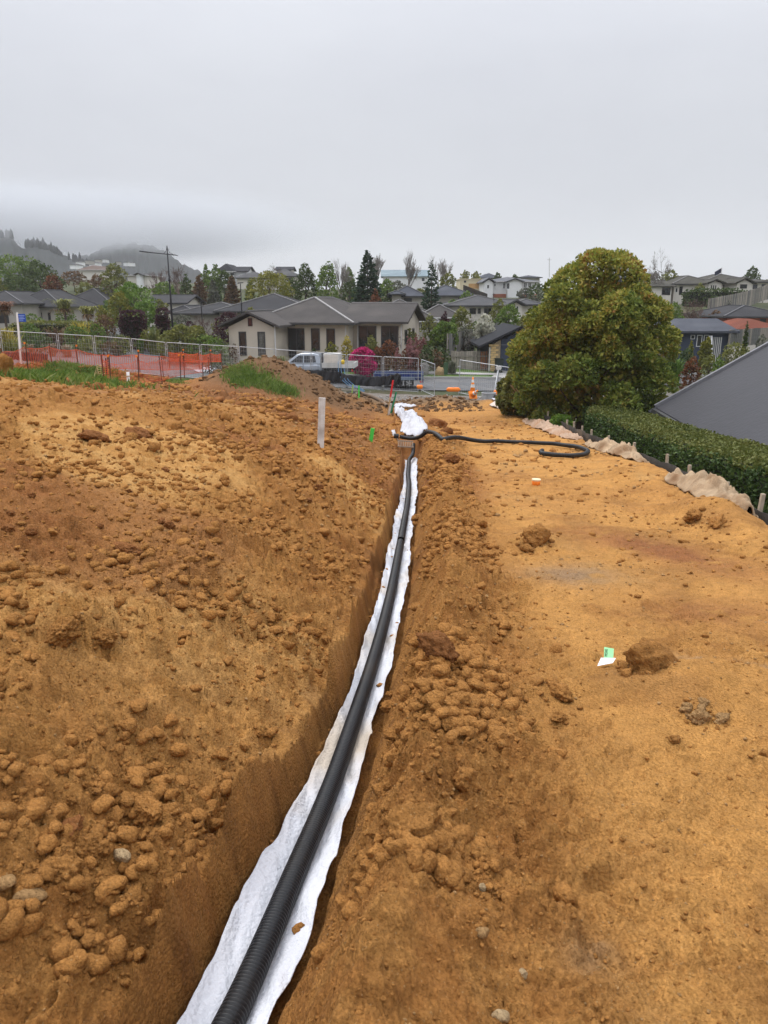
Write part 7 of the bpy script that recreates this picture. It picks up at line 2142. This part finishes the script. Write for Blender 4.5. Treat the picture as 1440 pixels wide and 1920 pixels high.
for x in (-.05, .62):
    for y in (-.82, .82): wheel(TL_, x, y, .31, .31, .18)
b = MB(); b.prism([(-.45, .50), (1.02, .50), (.92, .68), (-.35, .68)], -.93, -.78); b.build('mudguard', BLG, TL_)
b = MB(); b.bar((-1.5, -.4, .45), (-2.5, 0, .42), .07); b.bar((-1.5, .4, .45), (-2.5, 0, .42), .07); b.cyl((-2.4, 0, 0), .04, .5, 8); b.build('drawbar', BLG, TL_)
b = MB(); b.box(1.3, 1.44, -.80, -.765, .34, .44); b.build('tail_light', REDP, TL_)

# ================================================================ CONES AND BITS
WBND = M('reflective_white', (.75, .75, .72, 1), .5); DKY = M('cone_orange', (.88, .26, .02, 1), .5, .06)
def cone(px, py, d, h, label, tilt=None):
    x, y, z = P(px, py, d); z = max(z, float(hz(x, y)[0]) - .01)
    e = empty('traffic_cone', (x, y, z), 0, label, 'traffic cone')
    if tilt: e.rotation_euler = tilt; e.location.z += .16
    b = MB(); b.box(-.20, .20, -.20, .20, 0, .045); b.build('base', DKY, e)
    R = lambda t: (.145 * (1 - t) + .028 * t)
    b = MB(); b.tube([(0, 0, .045), (0, 0, h * .5), (0, 0, h)], [R(0), R(.5), R(1)], 18); b.build('body', DKY, e, smooth_=True)
    for t0, t1 in ((.38, .56), (.68, .84)):
        b = MB(); b.tube([(0, 0, h * t0), (0, 0, h * t1)], [R(t0) + .004, R(t1) + .004], 18, cap=False); b.build('white_band', WBND, e, smooth_=True)
cone(886, 738, 39.6, .84, 'upright orange traffic cone with white bands at the edge of the gravel')
cone(886, 747, 38.2, .62, 'fallen orange cone with white band lying below the upright one', (math.radians(62), 0, .35))
x, y, z = P(916, 748, 39.3); z = float(hz(x, y)[0])
e = empty('manhole_ring', (x, y, z), 0, 'grey galvanised drum beside the fallen cone', 'drum')
CG = M('dull_galvanised_drum', (.23, .235, .235, 1), .7, .2, 3, .1, 20, stripes=('Z', .16, .012))
b = MB(); n = 24
v = []
for r, zz in ((.36, -.1), (.36, .47), (.33, .47), (.33, .1)): v += [(r * math.cos(2 * math.pi * k / n), r * math.sin(2 * math.pi * k / n), zz) for k in range(n)]
f = [(i * n + k, i * n + (k + 1) % n, (i + 1) * n + (k + 1) % n, (i + 1) * n + k) for i in range(3) for k in range(n)]
b.add(v, f); b.add([(.33 * math.cos(2 * math.pi * k / n), .33 * math.sin(2 * math.pi * k / n), .1) for k in range(n)], [tuple(range(n))]); b.build('shell', CG, e, smooth_=True)
b = MB(); b.tube([(.36 * math.cos(2 * math.pi * k / n), .36 * math.sin(2 * math.pi * k / n), .47) for k in range(n + 1)], .018, 6); b.build('rim', GALV, e)
# black bag
x, y, z = P(929, 748, 38.6); z = float(hz(x, y)[0])
bo = bpy.data.objects.new('black_bag', rock_mesh('black_bag', 321, 3, .28)); COL.objects.link(bo); bo.data.materials.append(BLK)
bo.scale = (.17, .15, .25); bo.location = (x, y, z + .14); tag(bo, 'crumpled black bag beside the galvanised drum', 'bag')
# wheelie bin
x, y, z = P(935, 697, 56); e = empty('wheelie_bin', (x, 56, ZC - 5.12), 0, 'dark green wheelie bin against the yellow brick garage', 'bin')
BING = M('dark_green_plastic', (.018, .028, .024, 1), .5)
b = MB(); b.add([(-.22, -.26, .08), (.22, -.26, .08), (.22, .22, .08), (-.22, .22, .08), (-.29, -.34, .98), (.29, -.34, .98), (.29, .3, .98), (-.29, .3, .98)], [(0, 3, 2, 1), (4, 5, 6, 7), (0, 1, 5, 4), (1, 2, 6, 5), (2, 3, 7, 6), (3, 0, 4, 7)]); b.build('body', BING, e)
b = MB(); b.prism([(-.31, .985), (.31, .985), (.29, 1.05), (-.29, 1.05)], -.37, .34); b.build('lid', BING, e)
for s in (-1, 1):
    b = MB(); b.cyl((s * .26 - .03, .24, .10), .10, .06, 12, axis='x'); b.build('wheel', TYRE, e)
# garden boulders
for px, py, w, lab in ((792, 668, 1.0, 'mossy grey boulder right of the weeping trees'), (825, 688, .7, 'tan leaning rock at the corner of the drive')):
    d = 54.5; x, y, z = P(px, py, d); g = tz(x, d)
    o = bpy.data.objects.new('boulder', rock_mesh('boulder', int(px), 3, .15, .6)); COL.objects.link(o); o.data.materials.append(PALE if px > 800 else M('grey_rock', (.2, .19, .17, 1), .9, .3, 3))
    o.location = (x, d, g + w * .3); o.scale = (w * .55, w * .4, w * .75); tag(o, lab, 'boulder')
b = MB(); x, y, z = P(836, 700, 54); b.box(x - .13, x + .13, y, y + .15, z - .1, z + .72); tag(b.build('bollard', M('green_box_paint', (.05, .10, .05, 1), .6)), 'small green service bollard right of the tan rock', 'bollard')

# ================================================================ DRAIN RISER, SIGN, LAMPS, FLAG
PVC = M('white_pvc', (.74, .73, .70, 1), .4, .04)
x, y, z = P(242, 727, 27.6)
e = empty('drain_riser', (x, y, z), 0, 'white pvc drain riser with cross arms in the netted hollow', 'pipe')
b = MB(); b.cyl((0, 0, -.3), .055, .85, 12); b.build('riser', PVC, e, smooth_=True)
b = MB(); b.cyl((-.10, .05, -.3), .035, .5, 10); b.build('side_pipe', PVC, e, smooth_=True)
b = MB(); b.bar((-.22, -.06, .40), (.2, -.06, .42), .03); b.build('cross_arm', TIM, e)
b = MB(); b.bar(P(190, 730, 27.2), P(246, 725, 27.4), .09); tag(b.build('white_board', PVC), 'white board lying along the foot of the netted hollow', 'board')
e = empty('signpost', P(38, 676, 31.5), 0, 'slender white signpost with small blue sign at the far left', 'signpost')
top = Vector(P(29.5, 586, 31.9)) - Vector(P(38, 676, 31.5)) ; top.x *= .6
b = MB(); b.bar((0, 0, -.5), tuple(top), .065, .05); b.build('post', PVC, e)
SB = M('blue_sign', (.02, .08, .42, 1), .4, .05)
q = top; sgn = MB(); sgn.box(q.x + .03, q.x + .32, q.y - .02, q.y + .0, q.z - .36, q.z - .05); so_ = sgn.build('sign_face', SB, e)
b = MB()
for k, (a0_, a1_) in enumerate(((.05, .29), (.07, .25), (.05, .29), (.06, .22))): b.box(q.x + a0_, q.x + a1_, q.y - .024, q.y - .0205, q.z - .13 - k * .058, q.z - .105 - k * .058)
b.build('sign_print', M('pale_blue_print', (.25, .38, .72, 1), .5), so_)

LP = M('black_lamp_paint', (.022, .022, .026, 1), .5)
d = 57.0; x0, _, _ = P(326, 645, d); zt_ = P(316, 461, d)[2]; zg = tz(x0, d)
e = empty('street_lamp', (x0, d, zg), 0, 'tall black street lamp with long horizontal arm at the left', 'street lamp')
hh = zt_ - zg
b = MB(); b.tube([(0, 0, -.2), (0, 0, hh * .5), (0, 0, hh * .68), (0, 0, hh)], [.085, .075, .05, .04], 10); b.tube([(0, 0, hh * .70), (0, 0, hh * .72)], [.08, .08], 10); b.tube([(0, 0, 0), (0, 0, .5)], [.12, .11], 10); b.build('pole', LP, e, smooth_=True)
za = hh - .58
b = MB(); b.tube([(-1.35, 0, za + .16), (.72, 0, za - .05)], [.035, .03], 8); b.build('arm', LP, e)
b = MB(); b.tube([(-.30, 0, za + .05), (-.12, 0, za + .18), (-.02, 0, za + .45)], .018, 6); b.tube([(.45, 0, za - .02), (.15, 0, za + .14), (.02, 0, za + .45)], .018, 6); b.build('bracket', LP, e)
b = MB(); b.prism([(-1.95, za + .20), (-1.3, za + .12), (-1.3, za + .19), (-1.9, za + .26)], -.13, .13); o = b.build('lamp_head', LP, e)
b = MB(); b.box(-1.85, -1.45, -.09, .09, za + .115, za + .125); b.build('lamp_lens', M('lamp_lens', (.5, .5, .5, 1), .2), o)
for px, pt, d, lab in ((454, 532, 70, 'second black street lamp behind the long charcoal roof'), (379, 566, 72, 'short dark lamp post between the maroon trees')):
    x0 = X(px, d); zg = tz(x0, d); zt_ = P(px, pt, d)[2]; hh = zt_ - zg
    e = empty('street_lamp', (x0, d, zg), 0, lab, 'street lamp')
    b = MB(); b.tube([(0, 0, -.2), (0, 0, hh)], [.06, .04], 8); b.build('pole', LP, e)
    b = MB(); b.prism([(-.25, hh), (.25, hh + .06), (.25, hh + .12), (-.2, hh + .1)], -.1, .1); b.build('lamp_head', LP, e)
e = empty('flagpole', P(1351.5, 520, 116), 0, 'thin flagpole with dark flag on the right hill house skyline', 'flag')
b = MB(); b.tube([(0, 0, -1), (0, 0, 1.35)], .05, 6); b.build('pole', GUTW, e)
b = MB(); v = []
for i in range(6):
    t = i / 5; v += [(-.05 - 1.15 * t * .8, .12 * math.sin(t * 6), 1.25 - .5 * t), (-.05 - 1.1 * t * .8, .12 * math.sin(t * 6), .62 - .45 * t)]
b.add(v, [(2 * i, 2 * i + 1, 2 * i + 3, 2 * i + 2) for i in range(5)]); fo_ = b.build('flag', M('navy_flag', (.02, .025, .05, 1), .8), e)
so = fo_.modifiers.new('thickness', 'SOLIDIFY'); so.thickness = .01
b = MB(); b.tube([P(926, 550, 83), P(926, 572, 83)], .03, 5); b.bar(P(923, 552, 83), P(929, 552, 83), .03); tag(b.build('aerial', LP), 'thin aerial mast above the long grey roof', 'aerial')
b = MB(); b.tube([P(1030, 483, 120), P(1030, 520, 120)], .05, 5); b.bar(P(1026, 487, 120), P(1034, 487, 120), .05); tag(b.build('aerial', GUTW), 'pale aerial left of the big tree top', 'aerial')
# gravel and rubble of the far edge
def rubble(name, n, box, wr, mat, label, seed, kind='stuff'):
    SH = shapes(2 if n < 1000 else 1, 6); nv = 0
    r = np.random.RandomState(seed); vs = []; fs = []
    for k in range(n):
        x = r.uniform(box[0], box[1]); y = r.uniform(box[2], box[3]); s = wr[0] + (wr[1] - wr[0]) * r.rand() ** 3
        bv, bf = SH[r.randint(6)]; z = float(hz(x, y)[0]); a = r.rand() * 6.28; c_, s_ = math.cos(a), math.sin(a)
        v = bv * (1 + (r.rand(len(bv), 1) - .5) * .6) * np.array([1.2, .9, .7]) * s
        v = np.stack([v[:, 0] * c_ - v[:, 1] * s_, v[:, 0] * s_ + v[:, 1] * c_, v[:, 2]], 1) + np.array([x, y, z + s * .2])
        vs.append(v); fs.append(bf + nv); nv += len(bv)
    tag(link(name, np_mesh(name, np.concatenate(vs), np.concatenate(fs)), mat), label, 'rubble', kind=kind)
rubble('gravel', 2200, (-3.5, 6.2, 37.2, 43.5), (.03, .11), M('grey_gravel', (.24, .22, .20, 1), .95, .35, 1.5), 'grey broken gravel along the road side of the site', 5)
rubble('rubble', 1500, (-8, 4.5, 33.5, 39), (.03, .16), soilmat('rubble_soil', False, (.19, .108, .052, 1)), 'brown clayey rubble of the mound and the far spoil', 6)
rubble('rubble', 500, (-18, -9, 29.5, 33.5), (.06, .25), soilmat('heap_soil', False, (.33, .14, .05, 1)), 'orange clay lumps heaped behind the netting', 7)
rubble('spoil_lumps', 900, (-10, -.4, 14, 32), (.03, .15), CLODR, 'reddish lumps on the far part of the bank', 8)
# ================================================================ HAZE AND LOW CLOUD
def vol_mat(name, dens, col=(.97, .98, 1.0, 1), soft=False):
    m = bpy.data.materials.new(name); m.use_nodes = True
    N, L = m.node_tree.nodes, m.node_tree.links; N.clear()
    o = N.new('ShaderNodeOutputMaterial'); v = N.new('ShaderNodeVolumePrincipled')
    v.inputs['Density'].default_value = dens; v.inputs['Color'].default_value = col; v.inputs['Anisotropy'].default_value = 0.0
    if soft:
        tc = N.new('ShaderNodeTexCoord'); ln = N.new('ShaderNodeVectorMath'); ln.operation = 'LENGTH'; L.new(tc.outputs['Object'], ln.inputs[0])
        mr = N.new('ShaderNodeMapRange'); mr.interpolation_type = 'SMOOTHERSTEP'
        mr.inputs['From Min'].default_value = 1; mr.inputs['From Max'].default_value = .25; mr.inputs['To Min'].default_value = 0; mr.inputs['To Max'].default_value = dens
        L.new(ln.outputs['Value'], mr.inputs['Value']); L.new(mr.outputs[0], v.inputs['Density'])
    L.new(v.outputs[0], o.inputs['Volume'])
    return m
b = MB(); b.box(-2600, 2600, -300, 3400, -45, 190)
hz_ = b.build('haze', vol_mat('haze_air', .0003)); tag(hz_, kind='stuff'); hz_['label'] = 'thin grey haze over the whole valley'
import bmesh
for (px, py, d, rx, ry, rz, dens, lab) in [(200, 428, 880, 300, 300, 42, .015, 'low cloud resting on the far hill'), (-60, 415, 640, 170, 160, 34, .018, 'low cloud over the top of the near hill')]:
    bm = bmesh.new(); bmesh.ops.create_icosphere(bm, subdivisions=4, radius=1)
    me = bpy.data.meshes.new('low_cloud'); bm.to_mesh(me); bm.free()
    o = bpy.data.objects.new('low_cloud', me); COL.objects.link(o); o.location = P(px, py, d); o.scale = (rx, ry, rz)
    me.materials.append(vol_mat('cloud_vapour', dens, (.83, .855, .89, 1), soft=True)); tag(o, kind='stuff'); o['label'] = lab
